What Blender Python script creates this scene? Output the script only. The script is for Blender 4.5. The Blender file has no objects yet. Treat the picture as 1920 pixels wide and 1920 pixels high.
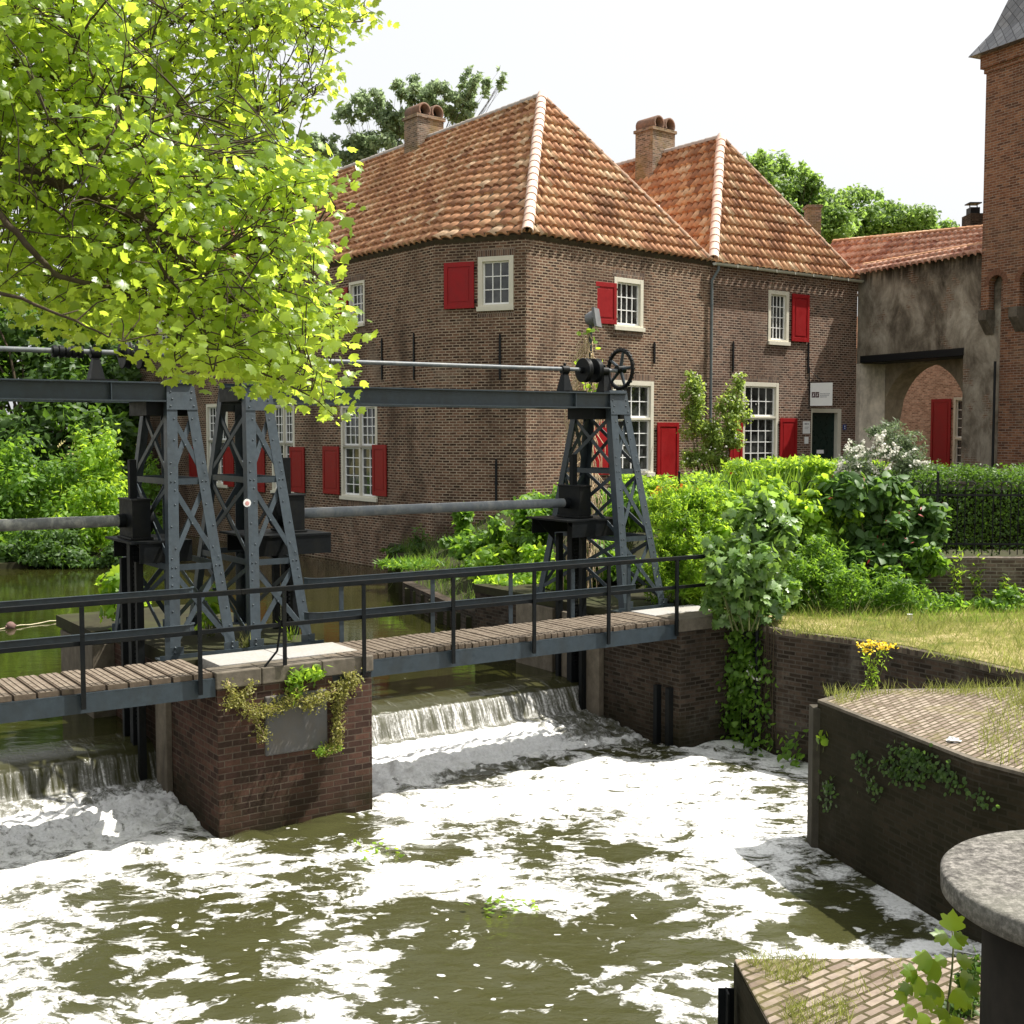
import bpy, bmesh, math, random
import numpy as np
from mathutils import Vector, Matrix
random.seed(7); RNG = np.random.default_rng(11)
C = bpy.context.scene.collection
R = math.radians
# ---------------------------------------------------------------- camera model
FPX, CAMZ = 2300.0, 5.2
TH = math.atan(148/FPX)
def ray(x, y):
    a, b, c = (x-960)/FPX, 1.0, -(y-960)/FPX
    cs, sn = math.cos(TH), math.sin(TH)
    return Vector((a, b*cs+c*sn, -b*sn+c*cs))
O0 = Vector((0, 0, CAMZ))
def atz(x, y, z):
    d = ray(x, y); return O0 + d*((z-CAMZ)/d.z)
def aty(x, y, Y):
    d = ray(x, y); return O0 + d*(Y/d.y)
def atpl(x, y, P, n):
    d = ray(x, y); return O0 + d*((Vector(P)-O0).dot(n)/d.dot(n))
def prj(p):
    q = Vector(p)-O0; cs, sn = math.cos(TH), math.sin(TH)
    yc = q.y*cs-q.z*sn; zc = q.y*sn+q.z*cs
    return 960+FPX*q.x/yc, 960-FPX*zc/yc
A0 = Vector((-5.153, 14.535, 0)); U = Vector((.8258, .564, 0)); V = Vector((-.564, .8258, 0)); Z = Vector((0, 0, 1))
def B(u, v, z=0.0): return A0 + U*u + V*v + Z*z
def uv_of(p):
    d = Vector((p[0], p[1], 0))-A0; return d.dot(U), d.dot(V)
def bpt(x, y, v):                       # pixel on the vertical plane v = const, in bridge coordinates
    p = atpl(x, y, A0+V*v, V); a, b = uv_of(p); return a, p.z

# ---------------------------------------------------------------- mesh helpers
ORG = {}
def tag(o, label=None, cat=None, group=None, kind=None):
    if label: o['label'] = label
    if cat: o['category'] = cat
    if group: o['group'] = group
    if kind: o['kind'] = kind
    return o
def thing(name, loc, label, cat, group=None):
    o = bpy.data.objects.new(name, None); C.objects.link(o); o.location = loc; o.empty_display_size = .3
    ORG[o.name] = Vector(loc); return tag(o, label, cat, group)
class MB:
    def __init__(s): s.v = []; s.f = []; s.sm = []
    def add(s, vs, fs, smooth=False):
        n = len(s.v); s.v += [tuple(p) for p in vs]
        s.f += [tuple(i+n for i in f) for f in fs]; s.sm += [smooth]*len(fs); return s
    def box(s, o, ax, ay, az):          # corner + three edge vectors
        o, ax, ay, az = map(Vector, (o, ax, ay, az))
        vs = [o, o+ax, o+ax+ay, o+ay, o+az, o+ax+az, o+ax+ay+az, o+ay+az]
        fs = [(0,3,2,1),(4,5,6,7),(0,1,5,4),(1,2,6,5),(2,3,7,6),(3,0,4,7)]
        if ax.cross(ay).dot(az) < 0: fs = [f[::-1] for f in fs]
        return s.add(vs, fs)
    def cbox(s, c, ax, ay, az):         # centre + three full edge vectors
        c, ax, ay, az = map(Vector, (c, ax, ay, az)); return s.box(c-ax/2-ay/2-az/2, ax, ay, az)
    def bar(s, p, q, w, h, up=Z):
        p, q = Vector(p), Vector(q); d = (q-p); x = d.cross(Vector(up))
        if x.length < 1e-6: x = d.cross(Vector((1,0,0)))
        x.normalize(); y = x.cross(d).normalized()
        return s.box(p-x*w/2-y*h/2, x*w, d, y*h)
    def prism(s, poly, z0, z1):
        n = len(poly); pz = lambda p, z: (p[0], p[1], p[2] if len(p) > 2 and z is None else z)
        ar = sum(poly[i][0]*poly[(i+1) % n][1]-poly[(i+1) % n][0]*poly[i][1] for i in range(n))
        if ar < 0: poly = poly[::-1]
        vs = [pz(p, z0) for p in poly]+[pz(p, z1) for p in poly]
        fs = [tuple(range(n))[::-1], tuple(range(n, 2*n))]+[(i, (i+1) % n, n+(i+1) % n, n+i) for i in range(n)]
        return s.add(vs, fs)
    def tube(s, pts, rad, n=8, cap=True, smooth=True):
        pts = [Vector(p) for p in pts]; m = len(pts)
        if not hasattr(rad, '__len__'): rad = [rad]*m
        t0 = (pts[1]-pts[0]).normalized(); ref = Vector((0,0,1)) if abs(t0.z) < .9 else Vector((1,0,0))
        vs = []
        for i, p in enumerate(pts):
            t = (pts[min(i+1, m-1)]-pts[max(i-1, 0)]).normalized()
            x = t.cross(ref)
            if x.length < 1e-5: x = t.cross(Vector((.3,.9,.1)))
            x.normalize(); y = x.cross(t).normalized(); ref = y
            for k in range(n):
                a = 2*math.pi*k/n; vs.append(p+(x*math.cos(a)+y*math.sin(a))*rad[i])
        fs = [(i*n+k, i*n+(k+1) % n, (i+1)*n+(k+1) % n, (i+1)*n+k) for i in range(m-1) for k in range(n)]
        s.add(vs, [f[::-1] for f in fs], smooth)
        if cap:
            s.add(vs[:n], [tuple(range(n))]); s.add(vs[-n:], [tuple(range(n))[::-1]])
        return s
    def cyl(s, p, q, r, n=16): return s.tube([p, q], r, n)
    def lathe(s, c, prof, n=32, smooth=True):
        c = Vector(c); vs = [c+Vector((r*math.cos(2*math.pi*k/n), r*math.sin(2*math.pi*k/n), z)) for r, z in prof for k in range(n)]
        m = len(prof)
        return s.add(vs, [(i*n+k, i*n+(k+1) % n, (i+1)*n+(k+1) % n, (i+1)*n+k) for i in range(m-1) for k in range(n)], smooth)
    def ball(s, c, r, n=8, sc=(1,1,1)):
        prof = [(max(1e-4, r*math.sin(math.pi*i/n)), -r*math.cos(math.pi*i/n)) for i in range(n+1)]
        b = MB().lathe((0,0,0), prof, n*2)
        return s.add([Vector(c)+Vector((p[0]*sc[0], p[1]*sc[1], p[2]*sc[2])) for p in b.v], b.f, True)
    def rivet(s, p, n, r=.016):
        p, n = Vector(p), Vector(n).normalized(); x = n.orthogonal().normalized(); y = n.cross(x)
        vs = [p+(x*math.cos(a)+y*math.sin(a))*r for a in [k*math.pi/3 for k in range(6)]]
        vs += [p+n*r*.6+(x*math.cos(a)+y*math.sin(a))*r*.6 for a in [k*math.pi/3 for k in range(6)]]
        return s.add(vs, [(k, (k+1) % 6, 6+(k+1) % 6, 6+k) for k in range(6)]+[tuple(range(6, 12))], True)
    def build(s, name, mat, parent=None, bevel=0, label=None):
        org = ORG[parent.name] if parent else Vector((0,0,0))
        me = bpy.data.meshes.new(name)
        me.from_pydata([tuple(Vector(p)-org) for p in s.v], [], s.f); me.update()
        me.polygons.foreach_set('use_smooth', s.sm)
        autouv(me, org)
        o = bpy.data.objects.new(name, me); C.objects.link(o); me.materials.append(mat)
        if parent: o.parent = parent
        ORG[o.name] = org
        if bevel:
            m = o.modifiers.new('bevel', 'BEVEL'); m.width = bevel; m.segments = 2; m.limit_method = 'ANGLE'; m.angle_limit = R(50)
        if label: o['label'] = label
        return o
def autouv(me, org):
    nl = len(me.loops)
    if not nl: return
    lv = np.empty(nl, 'i'); me.loops.foreach_get('vertex_index', lv)
    co = np.empty(len(me.vertices)*3); me.vertices.foreach_get('co', co); co = co.reshape(-1, 3)+np.array(org)
    npoly = len(me.polygons); nn = np.empty(npoly*3); me.polygons.foreach_get('normal', nn); nn = nn.reshape(-1, 3)
    tot = np.empty(npoly, 'i'); me.polygons.foreach_get('loop_total', tot)
    n = np.repeat(nn, tot, axis=0); p = co[lv]
    hl = np.hypot(n[:, 0], n[:, 1]); flat = np.abs(n[:, 2]) > .75; hl[hl < 1e-6] = 1
    u = np.where(flat, p@np.array(U), (-n[:, 1]*p[:, 0]+n[:, 0]*p[:, 1])/hl)
    v = np.where(flat, p@np.array(V), p[:, 2])
    uvl = me.uv_layers.new(name='UVMap'); uvl.data.foreach_set('uv', np.stack([u, v], 1).ravel().astype('f'))

# ---------------------------------------------------------------- materials
class NT:
    def __init__(s, name):
        s.m = bpy.data.materials.new(name); s.m.use_nodes = True; s.t = s.m.node_tree
        s.b = s.t.nodes['Principled BSDF']; s.out = s.t.nodes['Material Output']
    def n(s, typ, **kw):
        nd = s.t.nodes.new(typ)
        for k, v in kw.items():
            if k in nd.bl_rna.properties and k not in nd.inputs: setattr(nd, k, v)
            else:
                i = nd.inputs[k] if not k.startswith('i') or not k[1:].isdigit() else nd.inputs[int(k[1:])]
                s.set(i, v)
        return nd
    def set(s, i, v):
        if isinstance(v, bpy.types.NodeSocket): s.t.links.new(v, i)
        elif isinstance(v, bpy.types.Node): s.t.links.new(v.outputs[0], i)
        else:
            if hasattr(i.default_value, '__len__') and len(i.default_value) == 4 and len(v) == 3: v = (*v, 1)
            i.default_value = v
    def coord(s, kind='Object'): return s.n('ShaderNodeTexCoord').outputs[kind]
    def map(s, vec, scale=(1,1,1), loc=(0,0,0), rot=(0,0,0)): return s.n('ShaderNodeMapping', Vector=vec, Scale=scale, Location=loc, Rotation=rot).outputs[0]
    def noise(s, vec, scale, detail=5, rough=.6, dist=0.0): return s.n('ShaderNodeTexNoise', Vector=vec, Scale=scale, Detail=detail, Roughness=rough, Distortion=dist)
    def ramp(s, fac, stops, interp='LINEAR'):
        r = s.n('ShaderNodeValToRGB', Fac=fac); r.color_ramp.interpolation = interp; e = r.color_ramp.elements
        while len(e) < len(stops): e.new(.5)
        for k, (p, c) in enumerate(stops):
            e[k].position = p; e[k].color = (*c, 1) if hasattr(c, '__len__') else (c, c, c, 1)
        return r.outputs[0]
    def mix(s, f, a, b, mode='MIX'):
        nd = s.t.nodes.new('ShaderNodeMix'); nd.data_type = 'RGBA'; nd.blend_type = mode
        s.set(nd.inputs[0], f); s.set(nd.inputs[6], a); s.set(nd.inputs[7], b); return nd.outputs[2]
    def math(s, op, a, b=0.0, clamp=False):
        nd = s.n('ShaderNodeMath', operation=op); s.set(nd.inputs[0], a); s.set(nd.inputs[1], b); nd.use_clamp = clamp; return nd.outputs[0]
    def bump(s, h, strength=.3, dist=.02, normal=None):
        nd = s.n('ShaderNodeBump', Height=h, Strength=strength, Distance=dist)
        if normal is not None: s.set(nd.inputs['Normal'], normal)
        return nd.outputs[0]
    def fin(s, col=None, rough=None, normal=None, **kw):
        if col is not None: s.set(s.b.inputs['Base Color'], col)
        if rough is not None: s.set(s.b.inputs['Roughness'], rough)
        if normal is not None: s.set(s.b.inputs['Normal'], normal)
        for k, v in kw.items(): s.set(s.b.inputs[k.replace('_', ' ')], v)
        return s.m
def brick_mat(name, c1, c2, c3, mortar, bw=.22, rh=.075, ms=.011, stain=.6, stain_c=(.03,.026,.02), light=.3, light_c=(.4,.36,.3), moss=0.0, stain_scale=.35):
    t = NT(name); uv = t.coord('UV'); ob = t.coord('Object')
    wob = t.noise(uv, 1.6, 3); uvw = t.n('ShaderNodeVectorMath', operation='MULTIPLY_ADD', i0=wob.outputs['Color'], i1=(.02,.03,0), i2=uv).outputs[0]
    bk = t.n('ShaderNodeTexBrick', Vector=uvw, Color1=(0,0,0,1), Color2=(1,1,1,1), Mortar=(.5,.5,.5,1), Scale=1.0, offset=.5, i4=1.0)
    bk.inputs['Mortar Size'].default_value = ms; bk.inputs['Mortar Smooth'].default_value = .3; bk.inputs['Bias'].default_value = 0
    bk.inputs['Brick Width'].default_value = bw; bk.inputs['Row Height'].default_value = rh
    bk.inputs['Scale'].default_value = 1.0
    col = t.ramp(bk.outputs['Color'], [(0.05, c1), (.5, c2), (.95, c3)])
    fine = t.noise(ob, 9, 6, .7)
    col = t.mix(.55, col, t.ramp(fine.outputs['Fac'], [(.3, .35), (.72, 1.5)]), 'MULTIPLY')
    mfac = t.math('MULTIPLY', bk.outputs['Fac'], t.ramp(t.noise(ob, 3.2, 5, .7).outputs['Fac'], [(.35, .6), (.6, 1.0)]))
    col = t.mix(mfac, col, mortar)
    st = t.noise(t.map(ob, (1,1,.55)), stain_scale, 8, .68, .4)
    col = t.mix(t.math('MULTIPLY', t.ramp(st.outputs['Fac'], [(.46, 0.0), (.62, 1.0)]), stain), col, stain_c)
    lt = t.noise(t.map(ob, (1,1,.8), (13,7,3)), stain_scale*1.7, 8, .72)
    col = t.mix(t.math('MULTIPLY', t.ramp(lt.outputs['Fac'], [(.56, 0.0), (.72, 1.0)]), light), col, light_c)
    sp_ = t.noise(ob, 24, 5, .7); col = t.mix(t.math('MULTIPLY', t.ramp(sp_.outputs['Fac'], [(.66, 0.0), (.72, 1.0)]), light*.9), col, light_c)
    if moss:
        sep = t.n('ShaderNodeSeparateXYZ', Vector=ob); 
        mz = t.math('SUBTRACT', t.noise(ob, 1.1, 8, .7).outputs['Fac'], t.math('MULTIPLY', sep.outputs[2], .22))
        col = t.mix(t.math('MULTIPLY', t.ramp(mz, [(.3, 0.0), (.55, 1.0)]), moss), col, (.016,.015,.006))
    h = t.math('ADD', t.math('MULTIPLY', bk.outputs['Fac'], -1.0), t.math('MULTIPLY', fine.outputs['Fac'], .7))
    return t.fin(col, .9, t.bump(h, .55, .012), Specular_IOR_Level=.12)
def plain(name, col, rough=.5, metal=0, var=.25, scale=6, bump=.15, dirt=None, dirt_amt=.5, dscale=1.2, spec=.18, bdist=.01):
    t = NT(name); ob = t.coord('Object'); n = t.noise(ob, scale, 6, .65)
    c = t.mix(1.0, col, t.ramp(n.outputs['Fac'], [(.25, 1-var), (.75, 1+var)]), 'MULTIPLY')
    if dirt is not None:
        d = t.noise(t.map(ob, (1,1,.5)), dscale, 8, .7, .3)
        c = t.mix(t.math('MULTIPLY', t.ramp(d.outputs['Fac'], [(.45, 0.0), (.65, 1.0)]), dirt_amt), c, dirt)
    rg = t.ramp(n.outputs['Fac'], [(.3, max(.02, rough-.08)), (.7, min(1, rough+.1))])
    return t.fin(c, rg, t.bump(n.outputs['Fac'], bump, bdist), Metallic=metal, Specular_IOR_Level=spec)
def leaf_mat(name, dark, mid, light, trans=.45, tcol=None, rough=.5, spec=.35, tscale=1.0):
    t = NT(name); a = t.n('ShaderNodeAttribute', attribute_name='rnd')
    col = t.ramp(a.outputs['Fac'], [(0, dark), (.5, mid), (1, light)])
    t.fin(col, rough, None, Specular_IOR_Level=spec)
    if tcol is None: tcol = tuple(min(1, c*1.9) for c in mid[:2])+(mid[2]*.8,)
    tc = t.mix(1.0, t.ramp(a.outputs['Fac'], [(0, .7), (1, 1.25)]), tcol, 'MULTIPLY')
    tr = t.n('ShaderNodeBsdfTranslucent', Color=tc)
    mx = t.n('ShaderNodeMixShader', Fac=trans, i1=t.b.outputs[0], i2=tr.outputs[0])
    t.t.links.new(mx.outputs[0], t.out.inputs[0]); return t.m

M = {}
M['iron'] = plain('iron_paint', (.036,.049,.059), .42, 0, .2, 14, .12, (.025,.027,.025), .45, 2.5, spec=.3)
M['iron_dark'] = plain('iron_paint_dark', (.007,.0085,.0095), .5, 0, .25, 10, .12, (.018,.016,.01), .4, 3, spec=.12)
M['pipe'] = plain('pipe_paint', (.12,.135,.145), .38, 0, .2, 9, .1, (.3,.29,.26), .4, 5)
M['pipe_lichen'] = plain('lichened_pipe', (.13,.135,.13), .6, 0, .35, 12, .2, (.42,.42,.36), .8, 4.5)
M['house_brick'] = brick_mat('house_brick', (.04,.022,.015), (.1,.053,.034), (.175,.095,.06), (.37,.295,.215), .24, .086, .017, .75, (.045,.03,.021), .5, (.3,.24,.18))
M['house_brick_light'] = brick_mat('house_brick_light', (.042,.024,.018), (.115,.062,.044), (.185,.104,.071), (.38,.305,.24), .24, .086, .016, .5, (.055,.037,.028), .4, (.33,.26,.21))
M['tower_brick'] = brick_mat('tower_brick', (.11,.05,.03), (.2,.085,.045), (.27,.13,.07), (.3,.24,.19), .28, .085, .012, .5, (.06,.045,.035), .3, (.26,.21,.14), stain_scale=.25)
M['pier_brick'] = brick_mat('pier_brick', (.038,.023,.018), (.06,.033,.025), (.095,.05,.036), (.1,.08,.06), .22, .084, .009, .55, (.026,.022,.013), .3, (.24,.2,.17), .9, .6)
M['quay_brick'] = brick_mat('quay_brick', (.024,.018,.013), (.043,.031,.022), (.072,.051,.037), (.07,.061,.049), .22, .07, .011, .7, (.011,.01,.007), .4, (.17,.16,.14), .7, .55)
M['garden_brick'] = brick_mat('garden_brick', (.045,.034,.028), (.08,.06,.047), (.13,.1,.08), (.17,.155,.13), .22, .07, .011, .5, (.02,.02,.014), .4, (.25,.24,.2), 0, 1.0)
M['court_brick'] = brick_mat('court_brick', (.28,.16,.11), (.46,.28,.2), (.58,.38,.28), (.55,.45,.37), .21, .07, .010, .2, (.15,.09,.06), .2, (.4,.33,.27))
M['soldier'] = brick_mat('lintel_brick', (.07,.045,.036), (.14,.085,.06), (.21,.13,.09), (.3,.26,.21), .072, .21, .010, .3, (.05,.035,.03), .2)
def render_mat():
    t = NT('old_render'); ob = t.coord('Object'); uv = t.coord('UV')
    n = t.noise(t.map(ob, (1,1,.7)), .9, 9, .7, .3)
    col = t.ramp(n.outputs['Fac'], [(.32, (.06,.05,.037)), (.45, (.17,.145,.11)), (.58, (.32,.285,.225)), (.72, (.5,.46,.38))])
    bk = t.n('ShaderNodeTexBrick', Vector=uv, Color1=(.12,.07,.045,1), Color2=(.22,.13,.08,1), Mortar=(.3,.27,.22,1), Scale=1.0)
    bk.inputs['Brick Width'].default_value = .25; bk.inputs['Row Height'].default_value = .08; bk.inputs['Mortar Size'].default_value = .01
    pa = t.noise(t.map(ob, (1,1,1), (5,2,9)), .8, 8, .7)
    col = t.mix(t.ramp(pa.outputs['Fac'], [(.56, 0.0), (.62, .9)]), col, bk.outputs['Color'])
    drip = t.noise(t.map(ob, (3,3,.35)), 1.1, 6, .65)
    sep = t.n('ShaderNodeSeparateXYZ', Vector=ob)
    band = t.ramp(t.math('MULTIPLY', t.math('SUBTRACT', sep.outputs[2], 7.2), .25), [(0, 0.0), (.12, 1.0), (.5, 1.0), (.85, .2)])
    col = t.mix(t.math('MULTIPLY', t.ramp(drip.outputs['Fac'], [(.38, 0.0), (.56, .85)]), band), col, (.028,.025,.02))
    return t.fin(col, .95, t.bump(n.outputs['Fac'], .6, .03), Specular_IOR_Level=.1)
M['render'] = render_mat()
M['pale_render'] = plain('pale_render', (.7,.63,.52), .9, 0, .3, 3, .5, (.16,.13,.09), .6, 1.2, bdist=.03)
def tile_mat(name, cs, moss=.3):
    t = NT(name); uv = t.coord('UV'); ob = t.coord('Object')
    fl = t.n('ShaderNodeVectorMath', operation='FLOOR', i0=uv).outputs[0]
    wn = t.n('ShaderNodeTexWhiteNoise', noise_dimensions='2D', Vector=fl)
    col = t.ramp(wn.outputs['Value'], cs)
    n = t.noise(ob, 7, 7, .7)
    col = t.mix(.7, col, t.ramp(n.outputs['Fac'], [(.3, .55), (.7, 1.35)]), 'MULTIPLY')
    d = t.noise(ob, .55, 8, .7, .5)
    col = t.mix(t.ramp(d.outputs['Fac'], [(.52, 0.0), (.7, .5)]), col, (.17,.095,.055))
    g = t.noise(t.map(ob, (1,1,1), (9,4,2)), 1.3, 9, .75)
    col = t.mix(t.math('MULTIPLY', t.ramp(g.outputs['Fac'], [(.55, 0.0), (.68, 1.0)]), moss), col, (.13,.12,.06))
    return t.fin(col, .8, t.bump(n.outputs['Fac'], .4, .01), Specular_IOR_Level=.25)
M['tile'] = tile_mat('clay_tile', [(0, (.24,.11,.06)), (.2, (.38,.185,.10)), (.6, (.48,.25,.135)), (.85, (.54,.32,.18)), (1, (.6,.43,.28))], .35)
M['tile_pink'] = tile_mat('pink_clay_tile', [(0, (.32,.15,.11)), (.4, (.5,.27,.19)), (1, (.62,.38,.28))], .25)
M['hip'] = plain('limed_hip_tile', (.66,.5,.42), .75, 0, .25, 5, .3, (.5,.3,.2), .5, 1.6)
M['slate'] = None
M['mortar'] = plain('mortar', (.36,.32,.29), .9, 0, .25, 6, .4)
M['frame'] = plain('cream_paint', (.60,.57,.47), .5, 0, .06, 5, .05)
M['sash'] = plain('white_paint', (.8,.8,.78), .4, 0, .04, 5, .04)
M['red'] = plain('red_paint', (.27,.007,.009), .5, 0, .12, 4, .06, (.16,.008,.008), .35, 1.4, spec=.25)
M['red2'] = plain('faded_red_paint', (.24,.016,.013), .55, 0, .15, 4, .06, spec=.25)
M['door'] = plain('dark_green_paint', (.008,.022,.018), .3, 0, .1, 5, .04)
M['white'] = plain('white_sheet', (.78,.78,.76), .5, 0, .05, 4, .03)
M['gutter'] = plain('zinc_gutter', (.55,.55,.5), .5, 0, .12, 5, .05)
M['pipe_zinc'] = plain('grey_downpipe', (.12,.14,.145), .45, 0, .15, 5, .05)
M['black'] = plain('black_iron', (.012,.013,.014), .5, 0, .2, 8, .1)
M['stone'] = plain('cap_stone', (.13,.112,.088), .9, 0, .35, 9, .5, (.05,.044,.03), .75, 1.6)
M['slab'] = plain('concrete_slab', (.31,.3,.285), .85, 0, .22, 26, .35, (.3,.27,.2), .4, 1.5)
M['concrete'] = plain('weathered_concrete', (.17,.145,.11), .9, 0, .3, 7, .4, (.05,.042,.03), .75, 1.1)
def disc_mat():
    t = NT('worn_granite'); ob = t.coord('Object'); n = t.noise(ob, 26, 8, .75); n2 = t.noise(ob, 2.4, 6, .6)
    col = t.ramp(n.outputs['Fac'], [(.34, (.04,.037,.034)), (.5, (.125,.118,.107)), (.64, (.27,.255,.23))])
    col = t.mix(t.ramp(n2.outputs['Fac'], [(.45, 0.0), (.7, .4)]), col, (.2,.2,.16))
    return t.fin(col, .92, t.bump(n.outputs['Fac'], .6, .015), Specular_IOR_Level=.12)
M['disc'] = disc_mat()
M['soil'] = plain('soil', (.03,.028,.014), .95, 0, .35, 2, .5, (.05,.06,.02), .6, .8)
def lawn_mat():
    t = NT('dry_lawn'); ob = t.coord('Object'); n = t.noise(ob, 1.1, 9, .75, .4); n2 = t.noise(ob, 16, 8, .8)
    col = t.ramp(n.outputs['Fac'], [(.36, (.07,.1,.02)), (.46, (.17,.16,.05)), (.56, (.3,.25,.11)), (.68, (.42,.35,.2))])
    col = t.mix(.6, col, t.ramp(n2.outputs['Fac'], [(.36, .3), (.62, 1.5)]), 'MULTIPLY')
    return t.fin(col, .95, t.bump(n2.outputs['Fac'], .7, .03), Specular_IOR_Level=.1)
M['lawn'] = lawn_mat()
def paver_mat(name, rot):
    t = NT(name); uv = t.map(t.coord('UV'), (1,1,1), (0,0,0), (0,0,rot)); ob = t.coord('Object')
    wob = t.noise(uv, 2.0, 3); uvw = t.n('ShaderNodeVectorMath', operation='MULTIPLY_ADD', i0=wob.outputs['Color'], i1=(.03,.03,0), i2=uv).outputs[0]
    bk = t.n('ShaderNodeTexBrick', Vector=uvw, Color1=(0,0,0,1), Color2=(1,1,1,1), Mortar=(.5,.5,.5,1), Scale=1.0)
    bk.inputs['Brick Width'].default_value = .2; bk.inputs['Row Height'].default_value = .072; bk.inputs['Mortar Size'].default_value = .012
    col = t.ramp(bk.outputs['Color'], [(0, (.15,.115,.09)), (.5, (.225,.18,.145)), (1, (.29,.24,.195))])
    n = t.noise(ob, 8, 8, .75); col = t.mix(.7, col, t.ramp(n.outputs['Fac'], [(.3, .55), (.72, 1.4)]), 'MULTIPLY')
    col = t.mix(bk.outputs['Fac'], col, (.065,.055,.028))
    l = t.noise(t.map(ob, (1,1,1), (3,3,3)), 6, 8, .8); col = t.mix(t.ramp(l.outputs['Fac'], [(.6, 0.0), (.72, .8)]), col, (.5,.48,.42))
    g = t.noise(t.map(ob, (1,1,1), (7,1,3)), 1.3, 8, .75); col = t.mix(t.ramp(g.outputs['Fac'], [(.5, 0.0), (.66, .75)]), col, (.15,.135,.05))
    return t.fin(col, .92, Specular_IOR_Level=.12, normal=t.bump(t.math('SUBTRACT', t.math('MULTIPLY', n.outputs['Fac'], .5), bk.outputs['Fac']), .8, .02))
def pave_rot(x0, y0, x1, y1, z):
    d = atz(x1, y1, z)-atz(x0, y0, z); return -math.atan2(d.dot(V), d.dot(U))
M['paver'] = paver_mat('brick_paving', pave_rot(1660, 1330, 1756, 1296, 1.87))
M['paver2'] = paver_mat('brick_paving_near', pave_rot(1480, 1890, 1640, 1822, 1.9))
def plank_mat():
    t = NT('deck_plank'); ob = t.coord('Object'); n = t.noise(ob, 11, 7, .7)
    col = t.ramp(n.outputs['Fac'], [(.3, (.09,.07,.052)), (.5, (.17,.138,.105)), (.7, (.25,.21,.165))])
    return t.fin(col, .88, t.bump(n.outputs['Fac'], .5, .01), Specular_IOR_Level=.15)
M['plank'] = plank_mat()
M['plank_dark'] = plain('plank_edge', (.11,.085,.062), .9, 0, .35, 9, .5)
M['bark'] = plain('bark', (.06,.045,.03), .95, 0, .4, 9, .8, (.09,.085,.05), .5, 2, bdist=.03)
M['twig'] = plain('dry_stem', (.5,.39,.25), .9, 0, .25, 6, .2)
M['glass'] = None
def glass_mat():
    t = NT('window_glass'); ob = t.coord('Object'); n = t.noise(ob, 1.6, 3)
    col = t.ramp(n.outputs['Fac'], [(.42, (.012,.014,.014)), (.62, (.06,.063,.06))])
    n2 = t.noise(ob, 2.2, 2)
    return t.fin(col, .06, t.bump(n2.outputs['Fac'], .12, .02), Specular_IOR_Level=.6)
M['glass'] = glass_mat()
def slate_mat():
    t = NT('slate'); uv = t.map(t.coord('UV'), (1,1,1), (0,0,0), (0,0,R(45)))
    bk = t.n('ShaderNodeTexBrick', Vector=uv, Color1=(.1,.105,.115,1), Color2=(.2,.205,.215,1), Mortar=(.03,.03,.033,1), Scale=1.0, offset=0.0)
    bk.inputs['Brick Width'].default_value = .26; bk.inputs['Row Height'].default_value = .26; bk.inputs['Mortar Size'].default_value = .012
    n = t.noise(t.coord('Object'), 4, 6, .7); col = t.mix(.6, bk.outputs['Color'], t.ramp(n.outputs['Fac'], [(.3, .6), (.7, 1.5)]), 'MULTIPLY')
    return t.fin(col, .55, t.bump(t.math('MULTIPLY', bk.outputs['Fac'], -1.0), .6, .012))
M['slate'] = slate_mat()
# leaves
M['maple'] = leaf_mat('maple_leaf', (.07,.14,.02), (.135,.225,.03), (.22,.3,.05), .6, (.66,.82,.075), .34, .55)
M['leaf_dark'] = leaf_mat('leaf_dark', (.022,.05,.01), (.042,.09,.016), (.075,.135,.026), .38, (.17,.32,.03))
M['leaf_mid'] = leaf_mat('leaf_mid', (.045,.1,.015), (.085,.175,.022), (.14,.25,.04), .48, (.32,.54,.045))
M['leaf_lime'] = leaf_mat('leaf_lime', (.08,.165,.018), (.14,.26,.026), (.24,.36,.055), .55, (.52,.74,.055))
M['leaf_grey'] = leaf_mat('leaf_grey', (.07,.1,.05), (.12,.16,.085), (.2,.25,.15), .35, (.25,.34,.15), .5)
M['leaf_syc'] = leaf_mat('leaf_sycamore', (.06,.125,.03), (.125,.22,.06), (.24,.35,.13), .42, (.34,.54,.07), .38, .6)
M['leaf_far'] = leaf_mat('leaf_far', (.06,.11,.03), (.105,.18,.05), (.17,.25,.08), .5, (.36,.54,.1))
M['leaf_poplar'] = leaf_mat('leaf_poplar', (.09,.135,.075), (.15,.205,.115), (.24,.3,.19), .5, (.4,.52,.26))
M['leaf_olive'] = leaf_mat('leaf_olive', (.12,.12,.03), (.2,.2,.05), (.3,.27,.08), .35, (.45,.45,.08))
M['grass'] = leaf_mat('grass_blade', (.09,.13,.02), (.2,.22,.05), (.38,.34,.13), .4, (.4,.45,.1))
M['grass_green'] = leaf_mat('green_blade', (.06,.14,.015), (.1,.22,.02), (.17,.3,.04), .45, (.35,.55,.05))
M['petal_white'] = leaf_mat('white_petal', (.6,.58,.5), (.72,.7,.62), (.8,.8,.76), .3, (.8,.8,.7))
M['petal_yellow'] = leaf_mat('yellow_petal', (.6,.42,.01), (.75,.55,.015), (.8,.62,.03), .3, (.8,.6,.02))
M['petal_orange'] = leaf_mat('orange_petal', (.7,.2,.01), (.8,.27,.01), (.85,.35,.03), .3, (.8,.3,.02))
M['petal_red'] = leaf_mat('red_petal', (.25,.02,.03), (.4,.04,.05), (.5,.1,.1), .3, (.5,.05,.05))
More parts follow.
